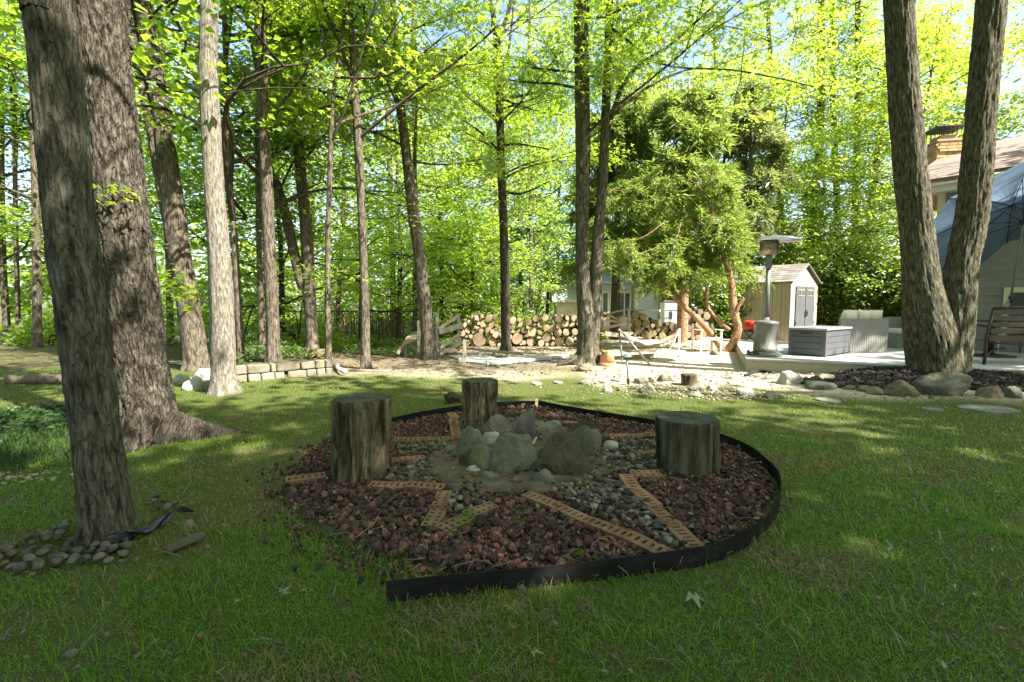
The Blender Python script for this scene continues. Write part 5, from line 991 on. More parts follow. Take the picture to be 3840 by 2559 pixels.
# ------------------------------------------------------------------ yard: stones, walls, wood
rng = np.random.default_rng(31)
gA = lambda x0, y0, x1, y1: (1600 + x0 * .425, 900 + y0 * .425, 1600 + x1 * .425, 900 + y1 * .425)
gB = lambda x0, y0, x1, y1: (2500 + x0 * .4145, 850 + y0 * .4145, 2500 + x1 * .4145, 850 + y1 * .4145)
g4 = lambda x0, y0, x1, y1: (3100 + x0 * .3826, 1000 + y0 * .3826, 3100 + x1 * .3826, 1000 + y1 * .3826)
g2 = lambda x0, y0, x1, y1: (x0 * .51, 700 + y0 * .51, x1 * .51, 700 + y1 * .51)
for lab, bb, mt, kw in (
    ('rounded olive stone at the back of the small flower bed', gA(1840, 1208, 1972, 1275), 'st_moss', dict(soft=.8)), ('squarish pale boulder at the front of the small flower bed', gA(1885, 1258, 2032, 1358), 'st_tan', {}), ('dark rounded stone near the small sawn stump', gA(2058, 1178, 2175, 1250), 'st_moss', dict(soft=.8)),
    ('small white stone at the lamp side of the flower bed', gA(1560, 1298, 1642, 1350), 'st_white', {}), ('low pale stone next to the garden lamp', gA(1688, 1288, 1782, 1335), 'st_tan', {}), ('dark low stone beside the olive one', gA(1955, 1208, 2020, 1262), 'st_dark', {}),
    ('egg shaped cobble beside the small sawn stump', gB(215, 1408, 360, 1495), 'st_tan', dict(soft=.9)), ('mossy low stone under the egg shaped cobble', gB(205, 1490, 335, 1545), 'st_moss', {}), ('bright white double lump stone in the sun', gB(640, 1462, 835, 1545), 'st_white', {}), ('pale stone leading towards the lawn', gB(905, 1490, 1010, 1560), 'st_tan', {}), ('pale flat stone in the sunny gravel', gB(380, 1428, 470, 1485), 'st_white', {}),
    ('big sunlit blocky boulder in front of the deck', gB(1018, 1308, 1242, 1432), 'st_white', dict(cuts=7)), ('rounded boulder at the tip of the mulch bed', gB(1378, 1332, 1535, 1395), 'st_tan', dict(soft=.8)), ('long flat grey stone edging the mulch', gB(1262, 1402, 1565, 1480), 'st_grey', {}),
    ('small brown stone edging the mulch', g4(182, 1158, 330, 1208), 'st_brown', {}), ('mossy low rock edging the mulch', g4(338, 1163, 475, 1232), 'st_moss', {}), ('reddish wedge stone next to the mossy low rock', g4(415, 1178, 602, 1262), 'st_brown', {}),
    ('big rounded tan boulder below the double trunk', g4(598, 1118, 945, 1285), 'st_brown', dict(soft=.7, sub=4)), ('great slanting grey slab leaning on the mulch mound', g4(905, 1048, 1480, 1272), 'st_grey', dict(depth=.35, cuts=7, sharp=26, sub=4)), ('blocky brownish stone beyond the great slab', g4(1522, 1168, 1780, 1295), 'st_brown', dict(sub=4)), ('greenish boulder at the end of the mulch edge', g4(1800, 1178, 1990, 1295), 'st_moss', dict(sub=4)),
    ('little grey stone in front of the great slab', g4(1045, 1262, 1105, 1298), 'st_grey', {}), ('square cut white rock beside the pale sunlit trunk', g2(1415, 1340, 1540, 1425), 'st_white', {}), ('broad sunlit white rock behind the furrowed oak', g2(1330, 1395, 1480, 1500), 'st_white', {}), ('flat white rock at the foot of the furrowed oak', g2(1255, 1380, 1400, 1450), 'st_white', {}), ('small white rock tucked under the pale trunk', g2(1465, 1430, 1540, 1495), 'st_tan', {}),
    ('small stone under the crooked reddish stems', gB(400, 1115, 490, 1165), 'st_brown', {})):
    boulder(lab, bb, mt, name='boulder' if 'stone' not in lab else 'stone', z=float(gz(*G((bb[0] + bb[2]) / 2, bb[3])[:2])[0]), **kw)
x_, y_, s_ = [], [], []
for px, py, n, sx, sy in ((2560, 1470, 420, .75, .2), (2760, 1490, 160, .35, .12), (2450, 1450, 100, .4, .1), (80, 1790, 70, .2, .06), (3420, 1500, 40, .5, .1)):
    c = G(px, py); x_.append(c[0] + rng.normal(0, sx, n)); y_.append(c[1] + rng.normal(0, sy, n))
x_, y_ = np.concatenate(x_), np.concatenate(y_); v, f = stones(np.stack([x_, y_, gz(x_, y_) + .008], 1), rng.uniform(.012, .04, len(x_)), 'flat', PEBB, rng)
MAT['yard_gravel'] = M('yard_gravel', [(.3, (.18, .15, .115)), (.5, (.27, .235, .185)), (.72, (.38, .34, .28))], 3, rough=.9, island=.4, coord='Generated')
tag(obj('yard_gravel', mesh('yard_gravel', v, f, MAT['yard_gravel'], True)), 'small stones scattered round the flower bed', 'gravel', kind='stuff')
# flagstones set in the lawn
MAT['flag'] = M('flagstone', [(.3, (.12, .12, .11)), (.5, (.17, .17, .155)), (.72, (.23, .23, .21))], 5, rough=.85, bump=.006, bscale=20)
for lab, poly in (('wide grey flagstone sunk in the lawn by the mulch bed', g4(1310, 1365, 1860, 1450)), ('narrow flagstone in the lawn near the mossy stones', g4(930, 1395, 1130, 1425)), ('flagstone in the lawn before the rounded tan boulder', (3060, 1495, 3150, 1515)), ('pale flagstone by the garden lamp', gA(1620, 1235, 1770, 1258)), ('grey flagstone on the path to the twin trunks', gA(1340, 1245, 1530, 1285)), ('flagstone half grown over beyond the brown log stump', gA(920, 1255, 1020, 1290)), ('small flagstone on the lawn path', gA(1110, 1250, 1210, 1275)), ('long pale flagstone at the lawn\'s far side', (0, 1530, 70, 1550))):
    x0, y0, x1, y1 = poly; a, b = G((x0 + x1) / 2, y0), G((x0 + x1) / 2, y1); c = (a + b) / 2; w = (x1 - x0) * c[1] / F; d = a[1] - b[1]; r1 = np.random.default_rng(int(x0)); an = np.sort(np.arange(11) / 11 * 6.28 + r1.normal(0, .12, 11)); rr_ = r1.uniform(.82, 1.05, 11)
    P = np.stack([np.cos(an) * w / 2 * rr_, np.sin(an) * d / 2 * rr_], 1); n = 11; V = [(p[0], p[1], -.03) for p in P] + [(p[0], p[1], .016) for p in P] + [(p[0] * .95, p[1] * .95, .022) for p in P]
    Fs = [(k * n + j, k * n + (j + 1) % n, k * n + n + (j + 1) % n, k * n + n + j) for k in (0, 1) for j in range(n)] + [tuple(2 * n + j for j in range(n))]
    tag(obj('flagstone', mesh('flagstone', V, Fs, MAT['flag']), None, (c[0], c[1], float(gz(c[0], c[1])[0]))), lab, 'flagstone')
# retaining wall, block by block
MAT['block'] = M('sandstone_block', [(.3, (.15, .13, .10)), (.5, (.22, .195, .15)), (.72, (.29, .26, .205))], 5, rough=.92, bump=.012, bscale=24, orand=.14)
wr = root('stone_wall', 'low dry retaining wall of squared sandstone blocks', 'wall', (WALL_A[0], WALL_A[1], 0), math.atan2((WALL_B - WALL_A)[1], (WALL_B - WALL_A)[0]))
g5 = lambda x, y: (800 + x * .425, 900 + y * .425); WL = np.linalg.norm((WALL_B - WALL_A)[:2]); wd_ = (WALL_B - WALL_A)[:2] / WL
def wall_u(px):                               # where a pixel column meets the wall's face
    r = ray(px, 1400); A = np.array([[r[0], -wd_[0]], [r[1], -wd_[1]]]); t = np.linalg.solve(A, WALL_A[:2]); return t[1]
for row, z0, z1, xs in ((0, 0, .125, (90, 190, 300, 415, 540, 632, 650, 825, 912, 990, 1055)), (1, .13, .26, (60, 175, 300, 505, 556, 770, 902, 988, 1060))):
    for i in range(len(xs) - 1):
        if xs[i + 1] - xs[i] < 30: continue
        u0, u1 = wall_u(g5(xs[i], 0)[0]), wall_u(g5(xs[i + 1], 0)[0]); P_, F_ = rock(600 + row * 30 + i, 3, 3, .1, .012)
        V, _ = ICO[3]; q = np.sign(V) * np.abs(V) ** .28; q = q / np.abs(q).max(0); q = q * (1 + (fbm(V * 3 + i + row * 9, 3, i) - .5)[:, None] * .10)
        j = rng.normal(0, .006); o = obj('block', mesh('block', q * np.array([(u1 - u0) / 2 - .005, .10, (z1 - z0) / 2]), F_, MAT['block'], True), wr, ((u0 + u1) / 2, .07 + j, (z0 + z1) / 2), (rng.normal(0, .02), rng.normal(0, .03), rng.normal(0, .04)))

# firewood: every log its own
MAT['log_bark'] = M('log_bark', [(.3, (.10, .075, .055)), (.7, (.23, .18, .14))], 14, rough=.95, bump=.01, orand=.3)
def endmat(name, a, b_):
    m = M(name, [(.35, a), (.65, b_)], 7, rough=.9, bump=.004, bscale=60, orand=.42, detail=8); return m
MAT['log_end'] = endmat('log_end', (.24, .165, .105), (.50, .39, .28)); MAT['log_end_old'] = endmat('old_log_end', (.20, .15, .095), (.33, .25, .16)); MAT['log_end_moss'] = M('mossy_log_end', [(.3, (.12, .10, .05)), (.6, (.22, .19, .10)), (.8, (.26, .25, .10))], 9, rough=.95, bump=.006, orand=.3)
def logmesh(seed, split, endm, L=.42):
    r = np.random.default_rng(seed); n = 14
    if split: an = np.concatenate([np.linspace(0, r.uniform(1.6, 2.8), 9)]); pr = np.concatenate([np.stack([np.cos(an), np.sin(an)], 1), [[r.uniform(-.1, .1), r.uniform(-.15, .05)]]]); pr -= pr.mean(0); pr /= np.abs(pr).max(); n = 10
    else: an = np.arange(n) / n * 2 * math.pi; pr = np.stack([np.cos(an), np.sin(an)], 1) * (1 + r.normal(0, .045, n))[:, None]
    V = [(p[0], 0, p[1]) for p in pr * .93] + [(p[0], .018, p[1]) for p in pr] + [(p[0], L, p[1]) for p in pr]
    V.append((r.normal(0, .05), -.004, r.normal(0, .05))); Fs, mi = [], []
    for j in range(n): Fs.append((j, (j + 1) % n, 3 * n)); mi.append(1)
    for k in (0, 1):
        for j in range(n): Fs.append((k * n + j, k * n + n + j, k * n + n + (j + 1) % n, k * n + (j + 1) % n)); mi.append(0)
    Fs.append(tuple(2 * n + j for j in range(n))); mi.append(0)
    me = mesh('log', V, Fs, [MAT['log_bark'], endm], False, None, mi); return me
def pile(x0, x1, Y, prof, big, radii, endm, labs, grp, n_try=5000, L=.42, seed=1):
    r = np.random.default_rng(seed); me = [logmesh(seed * 10 + i, i > 4, endm, L) for i in range(8)]; C = [(x, z, q) for x, z, q in big]
    for q in np.linspace(radii[1], radii[0], 7):
        for _ in range(n_try // 7):
            x = r.uniform(x0 + q, x1 - q); hmax = np.interp(x, prof[0], prof[1])
            if hmax < 2 * q: continue
            z = r.uniform(q, hmax - q * .6)
            if all(math.hypot(x - a, z - b) > (q + c) * .94 for a, b, c in C): C.append((x, z, q))
    for i, (x, z, q) in enumerate(C):
        k = int(r.integers(0, 5)) if (q > .105 or r.random() < .45) else int(r.integers(5, 8)); lab = labs[0] if q > .115 else (labs[1] if k < 5 else labs[2]); row = 'on the ground' if z < q + .06 else ('near the top' if z > np.interp(x, prof[0], prof[1]) - q - .12 else 'in the middle rows'); lab = lab + ', ' + row
        o = obj('log', me[k], None, (x, Y + r.normal(0, .05), z + .0), (r.normal(0, .05), r.random() * 6.28, r.normal(0, .07)), (q, 1, q)); tag(o, lab, 'log', grp + (' large ' if q > .115 else (' round ' if k < 5 else ' split ')) + row)
Yp = 13.8; bigs = []
for x, y, rr_ in ((800, 872, 50), (930, 812, 43), (920, 905, 42), (1060, 858, 47), (1160, 820, 38), (1168, 898, 44), (1262, 898, 40), (465, 898, 62), (585, 905, 40), (1010, 920, 30), (350, 920, 38), (860, 800, 26), (800, 800, 26)):
    p = D(1600 + x * .425, 900 + y * .425, Yp); bigs.append((p[0], max(p[2], rr_ * .425 * Yp / F), rr_ * .425 * Yp / F))
pile(-1.55, 2.45, Yp, ([-1.55, -1.2, -.3, 0, .4, .9, 1.3, 1.9, 2.45], [.72, .90, 1.0, .84, .80, .93, .95, .9, .85]), bigs, (.042, .10), MAT['log_end'],
     ('thick round log end in the long sunlit firewood pile', 'round log end in the long sunlit firewood pile', 'split wedge of firewood in the long sunlit pile'), 'logs in the long firewood pile', 9000, seed=2)
pile(4.15, 5.75, 16.6, ([4.15, 4.4, 4.8, 5.2, 5.75], [1.0, .95, .78, .62, .55]), [], (.06, .14), MAT['log_end_moss'], ('thick mossy log in the old pile before the white house', 'mossy round log in the old pile before the white house', 'mossy split log in the old pile before the white house'), 'logs in the old mossy pile', 4000, seed=3)
pile(5.85, 6.75, 16.2, ([5.85, 6.1, 6.4, 6.75], [.9, 1.0, 1.05, .9]), [], (.06, .13), MAT['log_end_old'], ('thick brown log in the shaded stack behind the wooden chair', 'round brown log in the shaded stack behind the wooden chair', 'split brown log in the shaded stack behind the wooden chair'), 'logs in the shaded stack', 3000, seed=4)
ps = D(1190, 1340, 9.0); pile(ps[0] - .2, ps[0] + .22, 8.9, ([ps[0] - .2, ps[0] + .22], [.42, .40]), [], (.045, .075), MAT['log_end_old'], ('thick log in the little stack by the slim trunk', 'log end in the little stack by the slim trunk', 'split log in the little stack by the slim trunk'), 'logs in the little stack', 1500, .3, 5)
# fallen log across the far lawn
p = D(135, 1446, 7.2); P = np.array([(-.42, 0, .06), (-.1, .03, .07), (.4, .0, .075)]); v, f = tube(spline(P, .05), .075, 14); lg = tag(obj('fallen_log', mesh('fallen_log', v, f, MAT['log_bark'], True), None, (p[0], 7.2, 0.0)), 'grey fallen log lying in long grass beyond the trunks', 'log')

# timbers
def woodmat(name, a, b_, rough=.85): return M(name, [(.3, a), (.7, b_)], 5, (1, 1, 1), rough=rough, bump=.003, bscale=30, orand=.18, detail=8)
MAT['wood_grey'] = woodmat('weathered_grey_wood', (.23, .20, .16), (.38, .34, .28)); MAT['wood_tan'] = woodmat('weathered_tan_wood', (.26, .20, .13), (.42, .34, .24)); MAT['paint_grey'] = M('grey_painted_board', [(.3, (.34, .37, .37)), (.7, (.46, .49, .49))], 6, rough=.7, bump=.001); MAT['wood_light'] = woodmat('pale_wood', (.45, .38, .28), (.60, .52, .40)); MAT['wood_orange'] = woodmat('orange_wood', (.34, .17, .07), (.50, .27, .12)); MAT['white_paint'] = M('white_paint', [(.3, (.70, .69, .66)), (.7, (.80, .79, .76))], 5, rough=.6)
def timber(label, boards, Y, name, cat='fence', mat='wood_tan', pn='board'):
    """boards: pixel start, pixel end, pixel thickness, depth offset at start and end"""
    p = D(*boards[0][0], Y); r = root(name, label, cat, (p[0], Y, 0)); off = np.array([p[0], Y, 0])
    for b in boards:
        a, e, w, d0, d1 = b[:5]; q0, q1 = D(*a, Y + d0) - off, D(*e, Y + d1) - off; q0[2] = max(q0[2], -.03)
        n = b[5] if len(b) > 5 else pn; part(n, bar(q0, q1, .035 if n == 'board' else .08, w * Y / F, (0, 0, 1) if abs((q1 - q0)[2]) < abs((q1 - q0)[0]) else (1, 0, 0)), MAT[b[6] if len(b) > 6 else mat], r, bevel=.004)
    return r
E5 = lambda x, y: (800 + x * .425, 900 + y * .425); EA = lambda x, y: (1600 + x * .425, 900 + y * .425); ED = lambda x, y: (2150 + x * .255, 1000 + y * .255)
timber('collapsed frame of weathered boards behind the curved dark trunk', [(E5(1975, 1000), E5(1975, 680), 10, 0, 0, 'post'), (E5(2165, 980), E5(2165, 660), 9, .3, .3, 'post'), (E5(1985, 790), E5(2165, 665), 12, -.05, .25), (E5(1990, 815), E5(2200, 750), 20, -.06, .25), (E5(2000, 960), E5(2185, 820), 12, .05, .3), (E5(2000, 1010), E5(2200, 900), 12, -.05, .2),
                                                        (E5(1812, 1010), E5(1812, 715), 9, -.1, -.1, 'post'), (E5(1820, 1010), E5(1730, 915), 12, -.15, -.3), (E5(1700, 1040), E5(1690, 930), 11, -.35, -.3), (E5(1660, 940), E5(1625, 1010), 12, -.4, -.5)], 11.3, 'collapsed_fence', mat='wood_grey')
q = [D(*E5(*c), 11.2 + d) for c, d in (((1660, 940), -.4), ((1830, 870), -.3), ((1830, 790), .3), ((1710, 855), .2))]; off = q[0].copy(); V = [c - off for c in q] + [c - off + np.array([0, 0, .02]) for c in q]
tag(obj('plywood_sheet', mesh('plywood_sheet', V, [(3, 2, 1, 0), (4, 5, 6, 7), (0, 1, 5, 4), (1, 2, 6, 5), (2, 3, 7, 6), (3, 0, 4, 7)], MAT['wood_tan']), None, off), 'tilted sheet of plywood leaning on the collapsed frame', 'plywood')
timber('rustic fence panel of crossed boards beside the twin trunks', [(ED(425, 920), ED(425, 640), 9, 0, 0, 'post'), (ED(818, 960), ED(818, 600), 10, 0, 0, 'post'), (ED(420, 660), ED(680, 800), 9, -.06, -.06), (ED(430, 770), ED(855, 865), 9, -.1, -.1), (ED(440, 905), ED(790, 835), 11, -.15, -.15), (ED(520, 690), ED(790, 630), 5, .08, .08), (ED(660, 775), ED(780, 710), 8, .06, .06)], 12.6, 'rail_fence', mat='wood_tan')
timber('pale low board running behind the hammock', [(ED(470, 990), ED(680, 1010), 16, 0, 0)], 12.0, 'low_board', 'board', 'wood_light')
timber('white post standing up out of the log pile', [(EA(948, 760), EA(948, 632), 9, 0, 0, 'post', 'white_paint'), (EA(943, 642), EA(953, 642), 3, -.05, -.05)], 14.4, 'white_post', 'post', 'white_paint')
timber('short grey post on a square wooden foot', [(EA(333, 1045), EA(333, 882), 11, 0, 0, 'post'), (EA(330, 892), EA(372, 892), 5, 0, 0), (EA(285, 1062), EA(362, 1062), 17, -.04, -.04, 'post')], 9.9, 'timber_post', 'post', 'wood_grey')
timber('low sloping wooden ramp on short legs by the grey boards', [(EA(455, 970), EA(850, 1005), 8, .15, -.1), (EA(455, 975), EA(850, 1010), 8, .35, .1), (EA(470, 1040), EA(470, 985), 8, .1, .1, 'leg'), (EA(520, 1048), EA(520, 990), 11, 0, 0, 'leg'), (EA(600, 1000), EA(520, 1045), 8, .1, 0)], 10.9, 'wooden_ramp', 'ramp', 'wood_grey')
for lab, qs in (('wide grey painted board lying flat by the short post', ((190, 1018), (480, 1010), (740, 1062), (530, 1090), (365, 1072))), ('long grey painted board lying on the soil towards the twin trunks', ((530, 1066), (760, 1030), (1250, 1012), (1255, 1024), (740, 1075), (535, 1092)))):
    Q = [G(*EA(*c), .05) for c in qs]; off = Q[0] * np.array([1, 1, 0]); n = len(Q); V = [c - off - np.array([0, 0, .05]) for c in Q] + [c - off for c in Q]
    tag(obj('painted_board', mesh('painted_board', V, [tuple(range(n - 1, -1, -1)), tuple(range(n, 2 * n))] + [(j, (j + 1) % n, n + (j + 1) % n, n + j) for j in range(n)], MAT['paint_grey']), None, off + (0 if 'wide' in lab else np.array([0, 0, .012]))), lab, 'board')
timber('old railway timber lying along the edge of the lawn', [((1295, 1390), (1450, 1396), 12, .1, -.1, 'post')], 8.6, 'garden_timber', 'timber', 'wood_grey')
timber('weathered plank in front of the log pile', [(EA(285, 970), EA(640, 965), 9, 0, 0)], 13.3, 'plank', 'plank', 'wood_grey')
pp = [D(*E5(x, y), 8.2 + d) for x, y, d in ((1088, 1108, .1), (1100, 1128, .05), (1122, 1145, 0), (1170, 1162, -.1))]; off = pp[0].copy(); v, f = tube(spline(np.array(pp) - off, .02), .035, 12); tag(obj('drain_pipe', mesh('drain_pipe', v, f, MAT['white_paint'], True), None, off), 'white drain pipe elbow at the end of the stone wall', 'pipe')
# root chunk by the twin trunks
boulder('rotten pale root chunk at the foot of the twin trunks', gA(1290, 1088, 1495, 1165), 'st_brown', name='root_chunk', rough=.14, sub=4)
# brush fence and wire fence in the wood
MAT['brush'] = M('brush_stick', [(.3, (.16, .10, .06)), (.7, (.34, .25, .17))], 10, rough=.95, orand=.3)
br = root('brush_fence', 'rustic fence of upright brown sticks deep in the wood', 'fence', (*D(1370, 1260, 17)[:2], 0)); o0 = D(1370, 1260, 17)
SM = [mesh('stick', *tube([(0, 0, -.05), (rng.normal(0, .04), 0, .6), (rng.normal(0, .08), 0, rng.uniform(.9, 1.15))], [.025, .022, .014], 6), MAT['brush'], True) for i in range(6)]
for i in range(46): obj('stick', SM[i % 6], br, (-1.15 + i * .055 + rng.normal(0, .012), rng.normal(0, .05), 0), rng.normal(0, .4))
MAT['steel'] = M('galvanised_steel', [(.3, (.28, .29, .29)), (.7, (.42, .43, .43))], 8, rough=.45, metal=.7); MAT['dark_steel'] = M('dark_wire', [(.3, (.05, .05, .05)), (.7, (.10, .10, .10))], 8, rough=.6, metal=.4)
def chain(label, A, B, h, posts, mat, cell=.12, rail=True):
    d = (B - A)[:2]; L = np.linalg.norm(d); r = root('chain_link_fence', label, 'fence', (A[0], A[1], 0), math.atan2(d[1], d[0]))
    for i in range(posts): part('post', tube([(L * i / (posts - 1), 0, -.05), (L * i / (posts - 1), 0, h + .04)], .025, 8), MAT[mat], r, True)
    part('rail', tube([(0, 0, h), (L, 0, h)], .02, 8), MAT[mat], r, True); LL = []
    for s in (1, -1):
        for c in np.arange(-h, L + h, cell):
            t0, t1 = (c, c + h) if s > 0 else (c + h, c); a0, a1 = max(0, min(t0, t1)), min(L, max(t0, t1))
            if a1 - a0 < .05: continue
            z = lambda u: (u - c) if s > 0 else (c + h - u); LL.append(tube([(a0, .006 * s, z(a0)), (a1, .006 * s, z(a1))], .0035, 3, False))
    v, f = join(*LL); tag(part('wire_mesh', (v, f), MAT[mat], r), kind='stuff')
chain('chain link fence in front of the white siding house', np.array([*D(2360, 1200, 18.2)[:2], 0]), np.array([*D(2700, 1200, 18.2)[:2], 0]), 1.0, 4, 'steel')
chain('dark wire fence running through the wood behind the stone wall', np.array([*D(1085, 1240, 13.6)[:2], 0]), np.array([*D(1580, 1240, 14.6)[:2], 0]), 1.02, 4, 'dark_steel', .2)
# ------------------------------------------------------------------ deck, furniture, buildings
rng = np.random.default_rng(41)
DZ = .216
MAT['deckw'] = M('grey_deck_board', [(.3, (.34, .35, .34)), (.7, (.44, .45, .43))], 4, (6, 1, 1), rough=.75, bump=.001, orand=.06); MAT['deckf'] = M('tan_deck_fascia', [(.3, (.36, .29, .21)), (.7, (.45, .37, .27))], 4, rough=.8)
A, B = G(2798, 1347, DZ), G(3840, 1388, DZ); du = (B - A)[:2]; du /= np.linalg.norm(du); rz = math.atan2(du[1], du[0])
dk = root('deck', 'low wooden deck with grey boards and a tan front board', 'deck', (A[0], A[1], 0), rz); DL, DW = 7.5, 5.2
BM = mesh('deck_board', *bx(DL / 2, 0, 0, DL, .138, .026), MAT['deckw'])
for i in range(37): bev(obj('deck_board', BM, dk, (0, .069 + i * .142 - .02, DZ - .013)), .003, 1)
part('fascia', bx(DL / 2, .015, (DZ - .03) / 2 - .02, DL, .03, DZ + .008), MAT['deckf'], dk, bevel=.003); part('fascia', bx(.0155, DW / 2, (DZ - .03) / 2 - .02, .03, DW - .1, DZ + .005), MAT['deckf'], dk, bevel=.003)
# black mulch
MPX = [(2985, 1432), (3100, 1412), (3250, 1402), (3420, 1398), (3700, 1402), (3900, 1410), (3900, 1462), (3760, 1466), (3600, 1456), (3420, 1464), (3300, 1458), (3180, 1448), (3060, 1442)]
MP = [tuple(G(x, y, .05)[:2]) for x, y in MPX]; ml, mh = np.array(MP).min(0), np.array(MP).max(0); x, y = rng.uniform(ml[0], mh[0], 9000), rng.uniform(ml[1], mh[1], 9000); k = inpoly(x, y, MP); x, y = x[k], y[k]
MAT['mulch'] = M('black_mulch', [(.3, (.012, .010, .009)), (.7, (.04, .034, .03))], 4, rough=.85, island=.5, coord='Generated', spec=.3)
LB = [(np.array(bx(0, 0, 0, 1.0, .28, .14)[0]), np.array([[a, b, c_] for q in bx(0, 0, 0, 1, 1, 1)[1] for a, b, c_ in ((q[0], q[1], q[2]), (q[0], q[2], q[3]))]))]
v, f = stones(np.stack([x, y, gz(x, y) + .02 + rng.uniform(0, .03, len(x))], 1), rng.uniform(.04, .12, len(x)), 'flat', LB, rng); tag(obj('mulch', mesh('mulch', v, f, MAT['mulch'])), 'black shredded bark mulch round the double trunk', 'mulch', kind='stuff')
mc = np.array(MP).mean(0); rg = []
for k in range(9): q = mc + (np.array(MP) - mc) * (k / 8) * 1.03; rg.append(np.stack([q[:, 0], q[:, 1], gz(q[:, 0], q[:, 1]) + (.018 if k < 8 else -.02)], 1))
nm_ = len(MP); structure('mulch_bed', mesh('mulch_bed', np.concatenate(rg), [(i * nm_ + j, i * nm_ + (j + 1) % nm_, i * nm_ + nm_ + (j + 1) % nm_, i * nm_ + nm_ + j) for i in range(8) for j in range(nm_)], MAT['mulch'], True))

MAT['heater'] = M('hammered_grey_metal', [(.3, (.115, .12, .112)), (.7, (.155, .16, .15))], 20, rough=.42, spec=.5, metal=.2, bump=.0008, bscale=200); MAT['pole_grey'] = M('dark_pole', [(.3, (.10, .12, .125)), (.7, (.14, .16, .165))], 10, rough=.4, spec=.5); MAT['alu'] = M('brushed_aluminium', [(.3, (.55, .56, .56)), (.7, (.66, .67, .67))], 12, rough=.35, metal=.9); MAT['black'] = M('black_plastic', [(.3, (.018, .018, .02)), (.7, (.03, .03, .033))], 12, rough=.45, spec=.4)
MAT['burner'] = M('heat_tinted_steel', [(.3, (.22, .14, .08)), (.6, (.42, .36, .30)), (.8, (.55, .52, .48))], 7, (1, 1, 2), rough=.4, metal=.6)
p = G(2889, 1338, DZ); s = p[1] / F
ht = root('patio_heater', 'grey mushroom patio heater with a wide metal reflector, on the deck corner', 'heater', (p[0], p[1] + .2, DZ))
part('base', lathe([(.30, .0), (.305, .02), (.285, .05), (.24, .075), (.21, .08)], 36), MAT['heater'], ht, True)
tk_ = part('tank', lathe([(.215, .085), (.218, .10), (.218, .16), (.212, .163), (.212, .60), (.218, .605), (.218, .658), (.213, .664), (.205, .670), (.12, .690), (.06, .695), (.05, .75)], 40), MAT['heater'], ht, True)
for a in (-.9, -2.2): part('vent', lathe([(.016, 0), (.016, .004)], 12), MAT['black'], tk_, loc=(.219 * math.cos(a), .219 * math.sin(a), .13), rot=(math.pi / 2, 0, a + math.pi / 2))
part('wheel', lathe([(.05, -.015), (.06, -.008), (.06, .008), (.05, .015)], 20), MAT['black'], ht, loc=(-.30, .05, .05), rot=(0, math.pi / 2, 0)); part('wheel', lathe([(.05, -.015), (.06, -.008), (.06, .008), (.05, .015)], 20), MAT['black'], ht, loc=(-.24, -.14, .05), rot=(0, math.pi / 2, .5))
part('pole', lathe([(.042, .74), (.042, 1.73)], 20), MAT['pole_grey'], ht, True); part('control_box', lathe([(.052, 1.70), (.062, 1.72), (.06, 1.93), (.055, 1.95)], 20), MAT['pole_grey'], ht, True)
bn = part('burner', lathe([(.12, 1.94), (.15, 1.955), (.152, 2.02), (.158, 2.025), (.158, 2.21), (.15, 2.215)], 36), MAT['burner'], ht, True)
for i in range(30): a = i * 2 * math.pi / 30; part('grille_bar', bar((.161 * math.cos(a), .161 * math.sin(a), 2.02), (.161 * math.cos(a), .161 * math.sin(a), 2.21), .004), MAT['black'], bn)
for i in range(3): a = i * 2.1 + .3; part('stay', bar((.10 * math.cos(a), .10 * math.sin(a), 2.20), (.13 * math.cos(a), .13 * math.sin(a), 2.28), .01), MAT['alu'], ht)
part('reflector', lathe([(.40, 2.218), (.398, 2.228), (.27, 2.275), (.14, 2.295), (.02, 2.30), (.02, 2.305), (.14, 2.302), (.27, 2.283), (.403, 2.234), (.408, 2.226)], 48), MAT['alu'], ht, True, loc=(0, 0, 0), rot=(.03, .05, 0))
# deck box
MAT['resin'] = M('charcoal_resin', [(.3, (.075, .08, .088)), (.7, (.105, .11, .12))], 6, (1, 1, 12), rough=.6, bump=.0015, bscale=14, bstretch=(1, 1, 16)); MAT['resin_lid'] = M('grey_resin_lid', [(.3, (.24, .245, .25)), (.7, (.30, .305, .31))], 6, rough=.55)
q = G(3094, 1341, DZ); e1 = np.array([-.6, .8]); e2 = np.array([.8, .6]); bxr = root('deck_box', 'charcoal plank textured storage box with a pale lid on the deck', 'storage box', (q[0], q[1], DZ), math.atan2(e2[1], e2[0])); BLn, BWd, BH = 1.22, .66, .50
for k in range(4):
    z = .03 + k * .117; part('plank', bx(BLn / 2, .018, z + .055, BLn - .14, .03, .110), MAT['resin'], bxr, bevel=.004); part('plank', bx(BLn / 2, BWd - .018, z + .055, BLn - .14, .03, .110), MAT['resin'], bxr, bevel=.004); part('plank', bx(.018, BWd / 2, z + .055, .03, BWd - .14, .110), MAT['resin'], bxr, bevel=.004); part('plank', bx(BLn - .018, BWd / 2, z + .055, .03, BWd - .14, .110), MAT['resin'], bxr, bevel=.004)
for x in (.035, BLn - .035):
    for y in (.035, BWd - .035): part('corner_post', bx(x, y, BH / 2, .076, .076, BH), MAT['resin'], bxr, bevel=.01)
part('lid', bx(BLn / 2, BWd / 2, BH + .025, BLn + .05, BWd + .05, .045), MAT['resin_lid'], bxr, bevel=.012); part('floor_pan', bx(BLn / 2, BWd / 2, .02, BLn - .1, BWd - .1, .03), MAT['resin'], bxr); part('handle', bx(-.002, BWd / 2, .44, .02, .22, .022), MAT['black'], bxr, bevel=.005)
